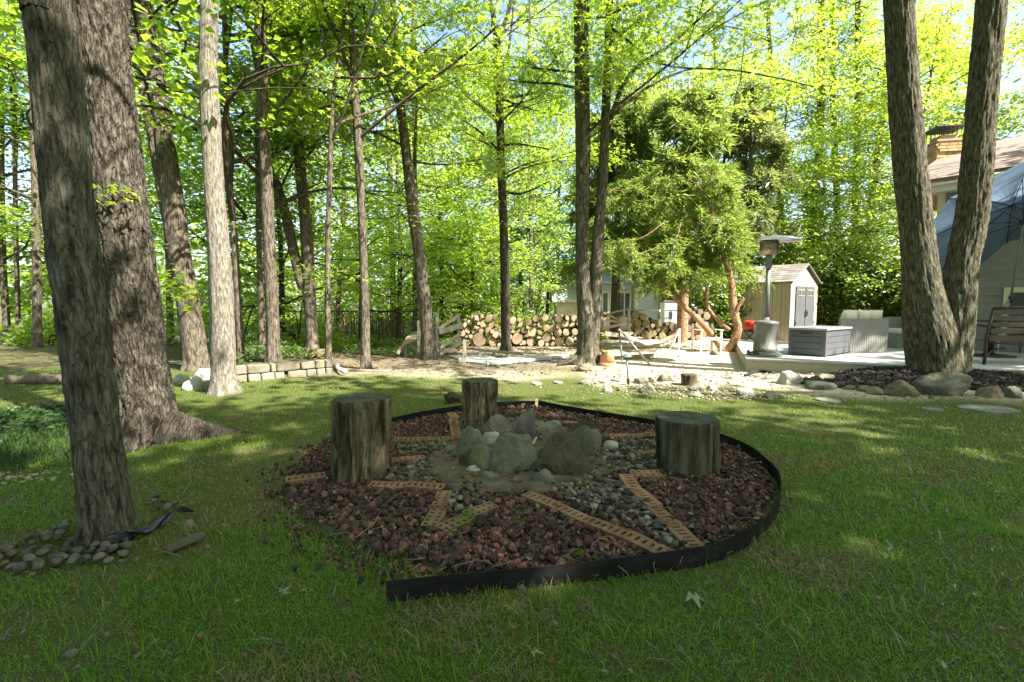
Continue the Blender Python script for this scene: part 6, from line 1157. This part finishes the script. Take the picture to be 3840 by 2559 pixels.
# wicker
def wicker(name, a, b_):
    m, nt, ln = nodes(name); b = nt['Principled BSDF']; tc = nt.new('ShaderNodeTexCoord'); w1 = nt.new('ShaderNodeTexWave'); w1.wave_type = 'BANDS'; w1.bands_direction = 'Z'; w1.inputs['Scale'].default_value = 14; w2 = nt.new('ShaderNodeTexWave'); w2.bands_direction = 'X'; w2.inputs['Scale'].default_value = 7
    ln.new(tc.outputs['Object'], w1.inputs['Vector']); ln.new(tc.outputs['Object'], w2.inputs['Vector']); mu = nt.new('ShaderNodeMath'); mu.operation = 'MULTIPLY'; ln.new(w1.outputs['Fac'], mu.inputs[0]); ln.new(w2.outputs['Fac'], mu.inputs[1]); r = ramp(nt, [(0, a), (.6, b_)]); no = nt.new('ShaderNodeTexNoise'); no.inputs['Scale'].default_value = 30; ln.new(tc.outputs['Object'], no.inputs['Vector']); mm = nt.new('ShaderNodeMath'); mm.operation = 'ADD'; ln.new(mu.outputs[0], mm.inputs[0]); ln.new(no.outputs['Fac'], mm.inputs[1])
    ln.new(no.outputs['Fac'], r.inputs[0]); ln.new(r.outputs[0], b.inputs['Base Color']); b.inputs['Roughness'].default_value = .7; bp = nt.new('ShaderNodeBump'); bp.inputs['Distance'].default_value = .01; ln.new(mm.outputs[0], bp.inputs['Height']); ln.new(bp.outputs[0], b.inputs['Normal']); return m
MAT['wicker'] = wicker('grey_wicker', (.15, .15, .148), (.25, .248, .243)); MAT['cushion'] = M('cream_cushion', [(.3, (.62, .56, .45)), (.7, (.70, .65, .55))], 6, rough=.95, bump=.004)
q = G(3238, 1324, DZ); sf = root('wicker_sofa', 'grey wicker sofa with its back to the lawn', 'sofa', (q[0], q[1] + .05, DZ), -.08)
part('back_panel', bx(0, 0, .36, .94, .09, .70), MAT['wicker'], sf, bevel=.01); part('arm_panel', bx(.43, .42, .28, .09, .73, .54), MAT['wicker'], sf, bevel=.01); part('arm_panel', bx(-.43, .42, .28, .09, .73, .54), MAT['wicker'], sf, bevel=.01); part('seat_base', bx(0, .42, .17, .76, .72, .30), MAT['wicker'], sf, bevel=.01); part('seat_cushion', bx(0, .44, .39, .75, .68, .12), MAT['cushion'], sf, bevel=.04)
def pillow(w, h, t, n=14):
    u = np.linspace(-1, 1, n); X, Z = np.meshgrid(u, u); th = t * (1 - np.abs(X) ** 3) ** .6 * (1 - np.abs(Z) ** 3) ** .6; P = np.concatenate([np.stack([X * w / 2, -th, Z * h / 2], -1).reshape(-1, 3), np.stack([X * w / 2, th, Z * h / 2], -1).reshape(-1, 3)]); a = (np.arange(n - 1)[:, None] * n + np.arange(n - 1)[None]).ravel()
    return P, [tuple(q) for q in np.concatenate([np.stack([a, a + 1, a + n + 1, a + n], 1), np.stack([a, a + n, a + n + 1, a + 1], 1) + n * n])]
q3 = [('cream back cushion at the near end of the wicker sofa', -.22), ('cream back cushion at the middle of the wicker sofa', .08), ('cream back cushion beside the sofa\'s far arm', .30)]
for lab, dx in q3[:2] + q3[2:]: tag(part('back_cushion', pillow(.34, .46, .09), MAT['cushion'], None, True, loc=(q[0] + dx, q[1] + .19, DZ + .66), rot=(.25, 0, .1)), lab, 'cushion')
q = G(3372, 1296, DZ); ws = root('wicker_armchair', 'pale wicker armchair beyond the sofa', 'armchair', (q[0] - .05, q[1], DZ), .1); part('back_panel', bx(.0, 0, .34, .75, .09, .72), MAT['wicker'], ws, bevel=.01); part('seat_base', bx(0, -.36, .17, .72, .62, .3), MAT['wicker'], ws, bevel=.01); part('seat_cushion', bx(0, -.37, .38, .70, .60, .11), MAT['cushion'], ws, bevel=.03)
q = G(3400, 1307, DZ); wo = root('wicker_ottoman', 'low wicker ottoman half hidden by the double trunk', 'ottoman', (q[0], q[1], DZ), .05); part('base', bx(0, .25, .17, .46, .5, .33), MAT['wicker'], wo, bevel=.01); part('cushion', bx(0, .25, .385, .45, .49, .10), MAT['cushion'], wo, bevel=.03)
# brown slatted armchair seen from behind
MAT['brown_metal'] = M('dark_brown_metal', [(.3, (.026, .016, .013)), (.7, (.042, .027, .022))], 10, rough=.45, spec=.5)
q = G(3690, 1368, DZ); ch = root('patio_chair', 'dark brown slatted metal garden seat, its back turned, on the deck', 'chair', (q[0], q[1], DZ), -.1); cw = 1.12
for k in range(4): z = .53 + .105 * k; part('slat', bx(cw / 2, -.05 - .05 * (k / 4), z + .03, cw - .04, .018, .088 if k in (0, 3) else .072), MAT['brown_metal'], ch, bevel=.004)
part('top_rail', tube([(-.01, -.11, .935), (cw / 2, -.115, .955), (cw + .01, -.11, .935)], .022, 10), MAT['brown_metal'], ch, True); part('slat', bx(cw / 2, -.02, .44, cw - .04, .02, .10), MAT['brown_metal'], ch, bevel=.004)
for x in (0, cw): part('leg', tube([(x, 0, 0), (x, -.0, .42), (x, -.10, .93)], .024, 10), MAT['brown_metal'], ch, True); part('leg', tube([(x, .55, 0), (x, .52, .40), (x, .50, .62), (x, .2, .66), (x, -.04, .63)], .02, 10), MAT['brown_metal'], ch, True)
for k in range(5): part('seat_slat', bx(cw / 2, .06 + k * .11, .40, cw - .05, .085, .018), MAT['brown_metal'], ch, bevel=.004)
part('stretcher', tube([(0, 0, .12), (cw * .3, .25, .24), (cw * .5, .3, .25)], .014, 8), MAT['brown_metal'], ch, True); part('stretcher', tube([(0, .02, .37), (cw * .5, .03, .34), (cw, .02, .37)], .014, 8), MAT['brown_metal'], ch, True)
# table, umbrella
q = G(3795, 1345, DZ); q[1] += .15
tb = root('patio_table', 'round dark patio table with a pedestal foot, umbrella through it', 'table', (q[0], q[1] + .25, DZ)); part('foot', lathe([(.36, 0), (.36, .02), (.10, .05), (.05, .07)], 36), MAT['brown_metal'], tb, True); part('pedestal', lathe([(.045, .06), (.045, .68)], 16), MAT['brown_metal'], tb, True); part('top', lathe([(.62, .68), (.64, .69), (.64, .71), (.62, .72)], 40), MAT['brown_metal'], tb, True)
MAT['canvas'] = leafmat('blue_canvas', (.12, .155, .215), (.14, .175, .24), (.19, .27, .39), .5, .05)
ub = root('patio_umbrella', 'blue tilted patio umbrella with dark ribs beside the house', 'umbrella', (q[0], q[1] + .25, DZ)); u0 = np.array([q[0], q[1] + .25, DZ])
jt = D(3790, 1120, u0[1]) - u0; hub = D(3838, 835, u0[1] + .12) - u0; part('pole', tube([(0, 0, .72), jt * np.array([1, 1, 1])], .021, 14), MAT['pole_grey'], ub, True); part('tilt_joint', tube([jt - np.array([0, 0, .07]), jt + np.array([0, 0, .05])], .034, 14), MAT['black'], ub, True)
ax = (hub - jt) / np.linalg.norm(hub - jt); axc = np.array([.10, .60, .79]); axc /= np.linalg.norm(axc); part('pole', tube([jt, hub, hub + axc * .45], .019, 14), MAT['pole_grey'], ub, True)
_, cu_, cv_ = frame(axc); Rr = 1.62; ap = hub + axc * .50; rim = [hub + axc * .12 + Rr * (math.cos(k * math.pi / 4 + .35) * cu_ + math.sin(k * math.pi / 4 + .35) * cv_) for k in range(8)]
V, Fs = [ap], []; nR = 7; nS = 6
for k in range(8):
    for j in range(nS): 
        for i in range(1, nR + 1):
            t = i / nR; a = rim[k] * (1 - j / nS) + rim[(k + 1) % 8] * (j / nS); sag = -.10 * math.sin(math.pi * t * .9) * (.35 + math.sin(math.pi * j / nS)) * .5 - .05 * math.sin(math.pi * j / nS) * t * 0
            V.append(ap + (a - ap) * t + axc * (.09 * math.sin(math.pi * t) + sag))
nC = 8 * nS
for c_ in range(nC):
    d_ = (c_ + 1) % nC; Fs.append((0, 1 + c_ * nR, 1 + d_ * nR))
    for i in range(nR - 1): Fs.append((1 + c_ * nR + i, 1 + c_ * nR + i + 1, 1 + d_ * nR + i + 1, 1 + d_ * nR + i))
cn = part('canopy', (np.array(V), Fs), MAT['canvas'], ub, False)
for k in range(8):
    r_ = part('rib', tube([ap - axc * .03, (ap + rim[k]) / 2 + axc * .055, rim[k] - axc * .005], .008, 8), MAT['black'], ub, True); part('strut', tube([hub, (ap + rim[k]) / 2 + axc * .05], .007, 8), MAT['black'], r_, True)
part('hub', tube([hub - axc * .05, hub + axc * .05], .05, 14), MAT['black'], ub, True)
# seats beyond the table
MAT['red'] = M('red_fabric', [(.3, (.55, .03, .02)), (.7, (.66, .05, .03))], 6, rough=.8)
m, nt, ln = nodes('green_stripe'); b = nt['Principled BSDF']; tc = nt.new('ShaderNodeTexCoord'); wv = nt.new('ShaderNodeTexWave'); wv.bands_direction = 'X'; wv.inputs['Scale'].default_value = 10; ln.new(tc.outputs['Object'], wv.inputs['Vector']); r = ramp(nt, [(.45, (.12, .42, .10)), (.55, (.62, .70, .52))]); ln.new(wv.outputs['Fac'], r.inputs[0]); ln.new(r.outputs[0], b.inputs['Base Color']); b.inputs['Roughness'].default_value = .8; MAT['stripe'] = m
q = D(3763, 1146, 10.3); g_ = root('folding_chair', 'folding chair with green and white striped cloth beyond the table', 'chair', (q[0], 10.3, DZ), -.5); part('back_cloth', bx(0, 0, q[2] - DZ + .02, .23, .015, .42), MAT['stripe'], g_, bevel=.004)
for x in (-.12, .12): part('leg', tube([(x, .02, 0), (x, .02, .45), (x, 0, q[2] - DZ + .2)], .012, 8), MAT['white_paint'], g_, True); part('leg', tube([(x, -.3, 0), (x, -.28, .42)], .012, 8), MAT['white_paint'], g_, True)
part('seat_cloth', bx(0, -.14, .43, .24, .28, .012), MAT['stripe'], g_)
q = D(3835, 1160, 10.0); g_ = root('red_chair', 'bright red chair beyond the table', 'chair', (q[0], 10.0, DZ), -.4); part('backrest', pillow(.36, .5, .03), MAT['red'], g_, True, loc=(0, 0, q[2] - DZ - .03)); part('seat', bx(0, -.2, .44, .36, .4, .05), MAT['red'], g_, bevel=.015)
for x in (-.15, .15):
    for y in (0, -.36): part('leg', tube([(x, y, 0), (x, y, .43)], .012, 8), MAT['brown_metal'], g_, True)
# black bowl on the gravel
MAT['bowl'] = M('blue_black_glaze', [(.3, (.03, .04, .07)), (.7, (.05, .065, .11))], 6, rough=.3, spec=.5); q = G(2942, 1392); bo = tag(obj('bowl', mesh('bowl', *lathe([(.06, 0), (.085, .02), (.10, .07), (.105, .10), (.098, .10), (.092, .07), (.07, .03), (.005, .022)], 28), MAT['bowl'], True), None, (q[0], q[1] - .12, .012)), 'dark blue glazed bowl standing by the deck front', 'bowl')
v, f = tube(spline(np.array([G(2795, 1408, .03), G(2830, 1396, .03), G(2860, 1392, .03), G(2900, 1400, .03)]), .05), .025, 10); tag(obj('drain_hose', mesh('drain_hose', v, f, MAT['black'], True)), 'black corrugated hose along the deck front', 'hose')

# garden shed
MAT['shed_tan'] = M('tan_resin_wall', [(.3, (.43, .36, .26)), (.7, (.50, .43, .32))], 3, rough=.7); MAT['shed_grey'] = M('grey_resin_door', [(.3, (.085, .095, .105)), (.7, (.11, .12, .13))], 4, rough=.6); MAT['shed_trim'] = M('pale_resin_front', [(.3, (.33, .29, .225)), (.7, (.39, .345, .275))], 3, rough=.7); MAT['shingle'] = M('grey_shingle', [(.3, (.17, .155, .14)), (.7, (.25, .23, .21))], 8, rough=.9, orand=.25); MAT['glass'] = M('dim_glass', [(.3, (.06, .075, .085)), (.7, (.09, .11, .12))], 4, rough=.1, spec=.6)
c0 = np.array([*D(2962, 1200, 15.9)[:2], 0]); shd = root('garden_shed', 'tan resin garden shed with grey double doors and shingled roof', 'shed', c0, math.atan2(.6, .8)); SW, SL, SE, SPk = 2.1, 2.35, 1.98, 2.58
for i in range(16): u = SL * (i + .5) / 16; part('wall_panel', bx(.0 + .012 * (i % 2), u, SE / 2, .04, SL / 16 - .008, SE), MAT['shed_tan'], shd, bevel=.005)
part('wall_band', bx(-.016, SL / 2, 1.05, .016, SL, .05), MAT['shed_tan'], shd); part('wall_panel', bx(SW, SL / 2, SE / 2, .04, SL, SE), MAT['shed_tan'], shd); part('wall_panel', bx(SW / 2, SL, SE / 2, SW, .04, SE), MAT['shed_tan'], shd)
V = [(-.02, 0, 0), (SW + .02, 0, 0), (SW + .02, 0, SE), (SW / 2, 0, SPk), (-.02, 0, SE)]; part('gable_wall', ([*V, *[(a, .04, c_) for a, _, c_ in V]], [(0, 1, 2, 3, 4), (9, 8, 7, 6, 5), (0, 5, 6, 1), (1, 6, 7, 2), (2, 7, 8, 3), (3, 8, 9, 4), (4, 9, 5, 0)]), MAT['shed_trim'], shd)
for k, x0 in ((0, .32), (1, 1.06)):
    d_ = part('door', bx(x0 + .355, -.025, .95, .70, .03, 1.78), MAT['shed_grey' if k else 'shed_grey'], shd, bevel=.008); w_ = part('window', bx(x0 + .355, -.046, 1.62, .44, .012, .22), MAT['shed_trim'], d_)
    for x in (-.11, .11): part('pane', bx(x0 + .355 + x, -.054, 1.62, .18, .006, .17), MAT['glass'], w_)
    part('hinge', bx(x0 + (.02 if not k else .69), -.048, .6, .05, .014, .07), MAT['black'], d_)
part('handle', tube([(1.02, -.045, .80), (1.0, -.09, .88), (1.02, -.09, 1.0), (1.04, -.045, 1.04)], .014, 8), MAT['black'], shd, True); part('handle', tube([(1.10, -.045, .80), (1.12, -.09, .88), (1.10, -.09, 1.0), (1.08, -.045, 1.04)], .014, 8), MAT['black'], shd, True)
rl_ = math.hypot(SW / 2 + .1, SPk - SE); sl_ = math.atan2(SPk - SE, SW / 2)
for sgn in (0, 1):
    rf = part('roof', bx(0, SL / 2 - .0, 0, rl_ + .02, SL + .2, .03), MAT['shingle'], shd, loc=(SW / 2 + (-1 if not sgn else 1) * (SW / 4 + .03), 0, (SE + SPk) / 2 + .005), rot=(0, -sl_ if not sgn else sl_, 0))
    if sgn == 0:
        SHM = [mesh('shingle', *bx(0, 0, 0, rl_ / 8 + .012, w, .010), MAT['shingle']) for w in (.20, .26, .31)]
        for i in range(8):
            y = -.08
            while y < SL + .05: k = int(rng.integers(3)); w = (.20, .26, .31)[k]; obj('shingle', SHM[k], rf, (-rl_ / 2 + (i + .5) * rl_ / 8, y + w / 2, .024 + rng.normal(0, .0015)), (0, .05, 0)); y += w + .006
# red grill on a folding stand
MAT['red_enamel'] = M('red_enamel', [(.3, (.50, .025, .018)), (.7, (.58, .035, .025))], 5, rough=.25, spec=.5); MAT['grill_black'] = MAT['black']
q = G(2826, 1298); gr = root('portable_grill', 'red lidded portable grill on a folding stand before the shed', 'grill', (q[0], q[1], 0), .25); gw = .60; gt = D(2826, 1203, q[1])[2]; gb = gt - .34
V, Fc = ICO[3]; L_ = np.sign(V) * np.abs(V) ** .5; part('lid', (L_[:] * np.array([gw / 2, .21, .16]) * np.array([1, 1, 1]) + np.array([0, 0, gb + .19]), Fc), MAT['red_enamel'], gr, True); part('body', (L_ * np.array([gw / 2 * .97, .20, .11]) + np.array([0, 0, gb + .11]), Fc), MAT['black'], gr, True); part('handle', tube([(-.12, -.21, gb + .22), (-.12, -.25, gb + .22), (.12, -.25, gb + .22), (.12, -.21, gb + .22)], .012, 8), MAT['black'], gr, True)
for y in (-.16, .16): part('leg', tube([(-.24, y, gb + .05), (.26, y, .02)], .014, 8), MAT['dark_steel'], gr, True); part('leg', tube([(.24, y + .02, gb + .05), (-.26, y + .02, .06)], .014, 8), MAT['dark_steel'], gr, True); part('wheel', lathe([(.055, -.02), (.07, -.01), (.07, .01), (.055, .02)], 20), MAT['black'], gr, loc=(-.26, y * 1.2, .07), rot=(math.pi / 2, 0, 0))
part('side_shelf', bx(gw / 2 + .08, 0, gb + .08, .16, .28, .015), MAT['black'], gr)
# wooden chair
q = G(2665, 1322); wc = root('wooden_chair', 'small garden chair with orange slatted back and pale frame', 'chair', (q[0], q[1], 0), .12)
for k in range(5): part('back_slat', bx(.0, .42 + .012 * k, .44 + k * .058, .46, .018, .05), MAT['wood_orange'], wc, bevel=.004)
for k in range(5): part('seat_slat', bx(0, .03 + k * .088, .37, .50, .07, .02), MAT['wood_orange'], wc, bevel=.004)
part('front_apron', bx(0, -.015, .345, .52, .02, .06), MAT['white_paint'], wc); part('back_brace', bx(.14, .46, .55, .05, .02, .34), MAT['white_paint'], wc)
for x in (-.27, .27): part('leg', bx(x, 0, .275, .045, .045, .55), MAT['white_paint'], wc, bevel=.004); part('leg', bx(x, .44, .36, .045, .045, .72), MAT['white_paint'], wc, bevel=.004); part('armrest', bx(x, .2, .565, .07, .52, .025), MAT['white_paint'], wc, bevel=.006)
# hammock on its stand
a0 = D(2321, 1237, 10.3); b0 = D(2548, 1238, 11.4); hm = root('hammock', 'striped cloth hammock hung low on a metal stand', 'hammock', ((a0[0] + b0[0]) / 2, 10.8, 0)); off = np.array([(a0[0] + b0[0]) / 2, 10.8, 0])
MAT['ham_cloth'] = leafmat('hammock_cloth', (.50, .38, .26), (.60, .50, .38), (.45, .35, .25), .25, .05)
nU, nV = 26, 9; V = []
for i in range(nU):
    t = i / (nU - 1); c_ = a0 + (b0 - a0) * t; w = .10 + .42 * math.sin(math.pi * min(1, t * .95 + .03)) ** .8
    for j in range(nV): u = j / (nV - 1) * 2 - 1; V.append(c_ - off + np.array([.25 * u * w, u * w, -.30 * math.sin(math.pi * t) ** .9 - .10 * (1 - u * u) * math.sin(math.pi * t) + .015 * math.sin(t * 25 + j)]))
Fs = [(i * nV + j, i * nV + j + 1, i * nV + nV + j + 1, i * nV + nV + j) for i in range(nU - 1) for j in range(nV - 1)]; o = part('cloth', (np.array(V), Fs), MAT['ham_cloth'], hm, True); md = o.modifiers.new('thick', 'SOLIDIFY'); md.thickness = .006
for e in (G(2334, 1356), G(2438, 1370)): part('leg', tube([a0 - off + np.array([0, 0, .02]), e - off], .020, 10), MAT['steel'], hm, True)
for e in (G(2544, 1338), G(2500, 1330)): part('leg', tube([b0 - off + np.array([0, 0, .02]), e - off], .022, 10), MAT['white_paint'], hm, True)
part('base_beam', tube([G(2293, 1304) - off + np.array([0, 0, .04]), G(2550, 1304) - off + np.array([0, 0, .04])], .035, 8), MAT['white_paint'], hm, True)
sr = root('sawhorse', 'low white frame standing in the sun by the hammock', 'frame', (*G(2505, 1340)[:2], 0)); o_ = G(2505, 1340)
for x in (-.32, .28): part('leg', bar((x, -.02, 0), (x + .02, 0, .13), .03), MAT['white_paint'], sr)
part('beam', bar((-.42, 0, .14), (.40, .02, .14), .035), MAT['white_paint'], sr)
# terracotta pot upside down
MAT['terra'] = M('terracotta', [(.3, (.36, .17, .09)), (.55, (.46, .24, .14)), (.75, (.52, .31, .20))], 7, rough=.9, bump=.002, spots=(5, .60, (.12, .12, .055))); q = G(2282, 1376); pt = root('flower_pot', 'upturned terracotta pot beside the twin trunks', 'pot', (q[0], q[1] + .15, 0))
part('rim', lathe([(.163, 0), (.168, .01), (.168, .065), (.158, .07)], 36), MAT['terra'], pt, True); part('body', lathe([(.152, .068), (.112, .285), (.105, .297), (.09, .30), (.02, .30)], 36), MAT['terra'], pt, True); part('drain_hole', lathe([(.018, .3005), (.018, .302)], 12), MAT['black'], pt)
# garden lamp
MAT['verdigris'] = M('verdigris_metal', [(.3, (.07, .11, .11)), (.7, (.12, .17, .165))], 12, rough=.6, spec=.4); q = G(2357, 1446); gl = root('garden_lamp', 'small mushroom shaped garden lamp on a tilted stake', 'lamp', (q[0], q[1], 0)); gl.rotation_euler = (0, -.09, 0)
part('stake', lathe([(.004, -.05), (.022, .05), (.026, .10), (.014, .105)], 10), MAT['black'], gl); part('stem', lathe([(.011, .10), (.013, .40)], 12), MAT['pole_grey'], gl, True); part('socket', lathe([(.016, .38), (.024, .40), (.024, .44)], 14), MAT['pole_grey'], gl, True); part('cap', lathe([(.085, .432), (.086, .438), (.05, .462), (.022, .478), (.008, .482)], 28), MAT['verdigris'], gl, True)

# the house by the deck
MAT['siding_grey'] = M('grey_siding', [(.3, (.21, .205, .20)), (.7, (.25, .245, .24))], 4, rough=.7, orand=.04); MAT['cream'] = M('cream_trim', [(.3, (.60, .54, .42)), (.7, (.68, .62, .50))], 4, rough=.7); MAT['soffit'] = M('white_soffit', [(.3, (.56, .53, .48)), (.7, (.63, .60, .55))], 4, rough=.7); MAT['roof_br'] = M('brown_roof_shingle', [(.3, (.16, .12, .10)), (.7, (.27, .21, .18))], 16, rough=.95, orand=.2)
cH = np.array([9.72, 11.0]); hu = np.array([.6, -.8]); hs = root('house', 'grey sided house with a brown roof and brick chimney beside the deck', 'house', (cH[0], cH[1], 0), math.atan2(hu[1], hu[0])); HL, HE = 9.0, 3.62   # local x along the wall, local y into the house
HM = mesh('siding_board', *bx(HL / 2, 0, 0, HL, .03, .185), MAT['siding_grey'])
for i in range(22): obj('siding_board', HM, hs, (0, .0, .17 + i * .166), (-.09, 0, 0))
part('wall', bx(HL / 2, .08, HE / 2 + .15, HL - .02, .10, HE + .25), MAT['siding_grey'], hs); part('wall', bx(.05, 4.0, HE / 2 + .1, .1, 7.8, HE + .2), MAT['siding_grey'], hs); part('corner_trim', bx(.0, -.01, HE / 2 + .1, .14, .05, HE + .2), MAT['cream'], hs, bevel=.004)
part('soffit', bx(HL / 2 - .25, -.20, HE + .10, HL + .6, .50, .03), MAT['soffit'], hs); part('fascia', bx(HL / 2 - .25, -.455, HE + .16, HL + .6, .025, .20), MAT['soffit'], hs, bevel=.004); part('gutter', bx(HL / 2 - .25, -.50, HE + .22, HL + .6, .07, .06), MAT['soffit'], hs, bevel=.01)
ra = .36; rf = part('roof', bx(HL / 2, 0, 0, HL + .7, 4.6, .05), MAT['roof_br'], hs, loc=(-.3, -.52 + 2.3 * math.cos(ra), HE + .30 + 2.3 * math.sin(ra)), rot=(ra, 0, 0))
RM_ = [mesh('shingle', *bx(0, 0, 0, w, .26, .012), MAT['roof_br']) for w in (.3, .38, .26)]
for i in range(9):
    x = -.3
    while x < 4.2: k = int(rng.integers(3)); w = (.3, .38, .26)[k]; obj('shingle', RM_[k], rf, (x + w / 2, -2.28 + .12 + i * .235, .036 + rng.normal(0, .002)), (-.03, 0, 0)); x += w + .006
wq = D(3758, 1078, 10.4); ww_ = root  # window in the wall, by the door
loc_x = lambda px: (lambda r: np.linalg.solve(np.array([[r[0], -hu[0]], [r[1], -hu[1]]]), cH)[1])(ray(px, 1145))
x0w = loc_x(3762); wn_ = part('window', bx(x0w + .7, -.04, 1.02, 1.4, .06, 1.1), MAT['cream'], hs, bevel=.006); part('pane', bx(x0w + .7, -.075, 1.0, 1.2, .02, .92), MAT['glass'], wn_); part('mullion', bx(x0w + .7, -.09, 1.0, .05, .02, .92), MAT['cream'], wn_)
# chimney of bricks
MAT['buff'] = M('buff_brick', [(.3, (.36, .22, .11)), (.55, (.48, .32, .17)), (.75, (.56, .40, .24))], 8, rough=.95, orand=.22, bump=.003); MAT['mortar'] = M('mortar', [(.3, (.30, .26, .20)), (.7, (.38, .33, .27))], 12, rough=.95); MAT['clay'] = M('clay_flue', [(.3, (.45, .20, .09)), (.7, (.55, .27, .13))], 8, rough=.9)
cp = D(3533, 600, 13.2); cb = D(0, 700, 13.2)[2] - .6; ct = D(0, 545, 13.2)[2]; ck = root('chimney', 'buff brick chimney with clay flue and metal rain cap', 'chimney', (cp[0], 13.2, 0), math.atan2(hu[1], hu[0]) + .75); cw_ = .64
part('core', bx(0, 0, (cb + ct) / 2, cw_ - .02, cw_ - .02, ct - cb), MAT['mortar'], ck); BKM = mesh('brick', *bx(0, 0, 0, .20, .09, .062), MAT['buff']); nrow = int((ct - cb) / .075)
for i in range(nrow):
    z = cb + .035 + i * .075; o_ = .105 if i % 2 else 0; gO = .035 if i >= nrow - 3 else 0
    for s_ in range(4):
        a = s_ * math.pi / 2
        for k in range(3): u = -cw_ / 2 + .105 + k * .212 - (o_ * .0) + (.05 if i % 2 else -.0) - .02; obj('brick', BKM, ck, (math.cos(a) * u - math.sin(a) * -(cw_ / 2 - .035 + gO), math.sin(a) * u + math.cos(a) * -(cw_ / 2 - .035 + gO), z), a)
part('cap_slab', bx(0, 0, ct + .03, cw_ + .06, cw_ + .06, .06), MAT['mortar'], ck, bevel=.01); part('flue', bx(0, 0, ct + .13, .40, .40, .15), MAT['clay'], ck, bevel=.01); part('rain_cap', bx(0, 0, ct + .40, .72, .72, .03), MAT['dark_steel'], ck)
for i in range(6):
    for s_ in (-1, 1): part('cap_bar', bar((-.25 + i * .1, s_ * .26, ct + .2), (-.25 + i * .1, s_ * .26, ct + .39), .014), MAT['dark_steel'], ck)

# the neighbours' buildings beyond the fence
MAT['white_siding'] = M('white_siding', [(.3, (.56, .60, .60)), (.7, (.64, .68, .68))], 4, rough=.7, orand=.03); MAT['blue_roof'] = M('slate_blue_roof', [(.3, (.13, .16, .22)), (.7, (.19, .22, .29))], 12, rough=.9); MAT['red_brick'] = M('red_brown_brick', [(.3, (.15, .07, .05)), (.7, (.26, .14, .10))], 10, rough=.95, orand=.2)
YN = 23.0; a_, b_ = D(2380, 1145, YN), D(2470, 1145, YN); nh = root('neighbour_house', 'white clapboard house behind the conifer with a slate blue porch roof', 'house', (a_[0], YN, 0)); wN = b_[0] - a_[0]
NB = mesh('siding_board', *bx(wN / 2, 0, 0, wN, .022, .185), MAT['white_siding'])
for i in range(20): obj('siding_board', NB, nh, (0, 0, .1 + i * .165), (-.06, 0, 0))
part('wall', bx(wN / 2 + 2, 2, 1.8, wN + 4, 3.9, 3.6), MAT['white_siding'], nh); NB2 = mesh('chimney_brick', *bx(0, 0, 0, .22, .1, .07), MAT['red_brick']); cc = part('chimney_stack', bx(wN + .32, -.1, 2.4, .58, .4, 4.8), MAT['mortar'], nh)
for i in range(30):
    for k in range(3): obj('chimney_brick', NB2, cc, (wN + .14 + k * .20 + (.04 if i % 2 else -.03), -.30, .3 + i * .085))
pw = D(2225, 1145, YN)[0] - a_[0]; part('porch_wall', bx(pw / 2 - .1, .3, 1.1, -pw, .1, 2.2), MAT['white_siding'], nh)
V = [(pw - .3, -.4, 2.15), (-.0, -.4, 2.15), (-.0, 1.6, 3.2), (pw - .3, 1.6, 3.2)]; part('porch_roof', (V + [(x, y, z + .08) for x, y, z in V], [(3, 2, 1, 0), (4, 5, 6, 7), (0, 1, 5, 4), (1, 2, 6, 5), (2, 3, 7, 6), (3, 0, 4, 7)]), MAT['blue_roof'], nh)
for px in (2262, 2345):
    w_ = part('window', bx(D(px, 1145, YN)[0] - a_[0], .24, 1.2, .62, .06, 1.35), MAT['white_paint'], nh, bevel=.01)
    for s_ in (-.14, .14): part('pane', bx(D(px, 1145, YN)[0] - a_[0] + s_, .205, 1.2, .22, .02, 1.15), MAT['glass'], w_)
Yg = 24.0; a_ = D(2088, 1145, Yg); b_ = D(2240, 1145, Yg); og = root('outbuilding', 'small white gabled outbuilding beyond the log pile', 'building', (a_[0], Yg, 0)); w_ = b_[0] - a_[0]; ez = D(0, 1130, Yg)[2]; pz = D(0, 1079, Yg)[2]
V = [(0, 0, 0), (0, 1.6, 0), (0, 1.6, ez), (0, .8, pz), (0, 0, ez)]; part('wall', (V + [(w_, y, z) for _, y, z in V], [(0, 1, 2, 3, 4), (9, 8, 7, 6, 5), (0, 5, 6, 1), (0, 4, 9, 5), (1, 6, 7, 2)]), MAT['cream'], og)
for s_ in (0, 1): V = [(-.25, .8, pz + .03), (w_, .8, pz + .03), (w_, -.2 if not s_ else 1.8, ez - .05), (-.25, -.2 if not s_ else 1.8, ez - .05)]; part('roof', (V + [(x, y, z + .06) for x, y, z in V], [(0, 1, 2, 3), (7, 6, 5, 4), (0, 4, 5, 1), (1, 5, 6, 2), (2, 6, 7, 3), (3, 7, 4, 0)]), MAT['white_siding'], og)
for nm, lab, bb, Yk in (('utility_cabinet', 'white resin cabinet behind the chain link fence', (2490, 1133, 2540, 1188), 19.3), ('storage_cabinet', 'long grey storage cabinet behind the log stacks', (2590, 1137, 2668, 1172), 19.8)):
    a_, b_ = D(bb[0], bb[3], Yk), D(bb[2], bb[1], Yk); kb = root(nm, lab, 'cabinet', ((a_[0] + b_[0]) / 2, Yk, 0)); w_ = b_[0] - a_[0]; h_ = b_[2]
    part('body', bx(0, .3, h_ / 2, w_, .6, h_), MAT['white_siding'], kb, bevel=.02); part('lid', bx(0, .3, h_ + .03, w_ + .06, .66, .06), MAT['st_grey'], kb, bevel=.01)
    for x in (-w_ / 4, w_ / 4): d_ = part('door', bx(x, -.012, h_ * .55, w_ * .44, .02, h_ * .8), MAT['white_siding'], kb, bevel=.006); part('handle', bx(x * .3, -.03, h_ * .6, .05, .02, .3), MAT['dark_steel'], d_)
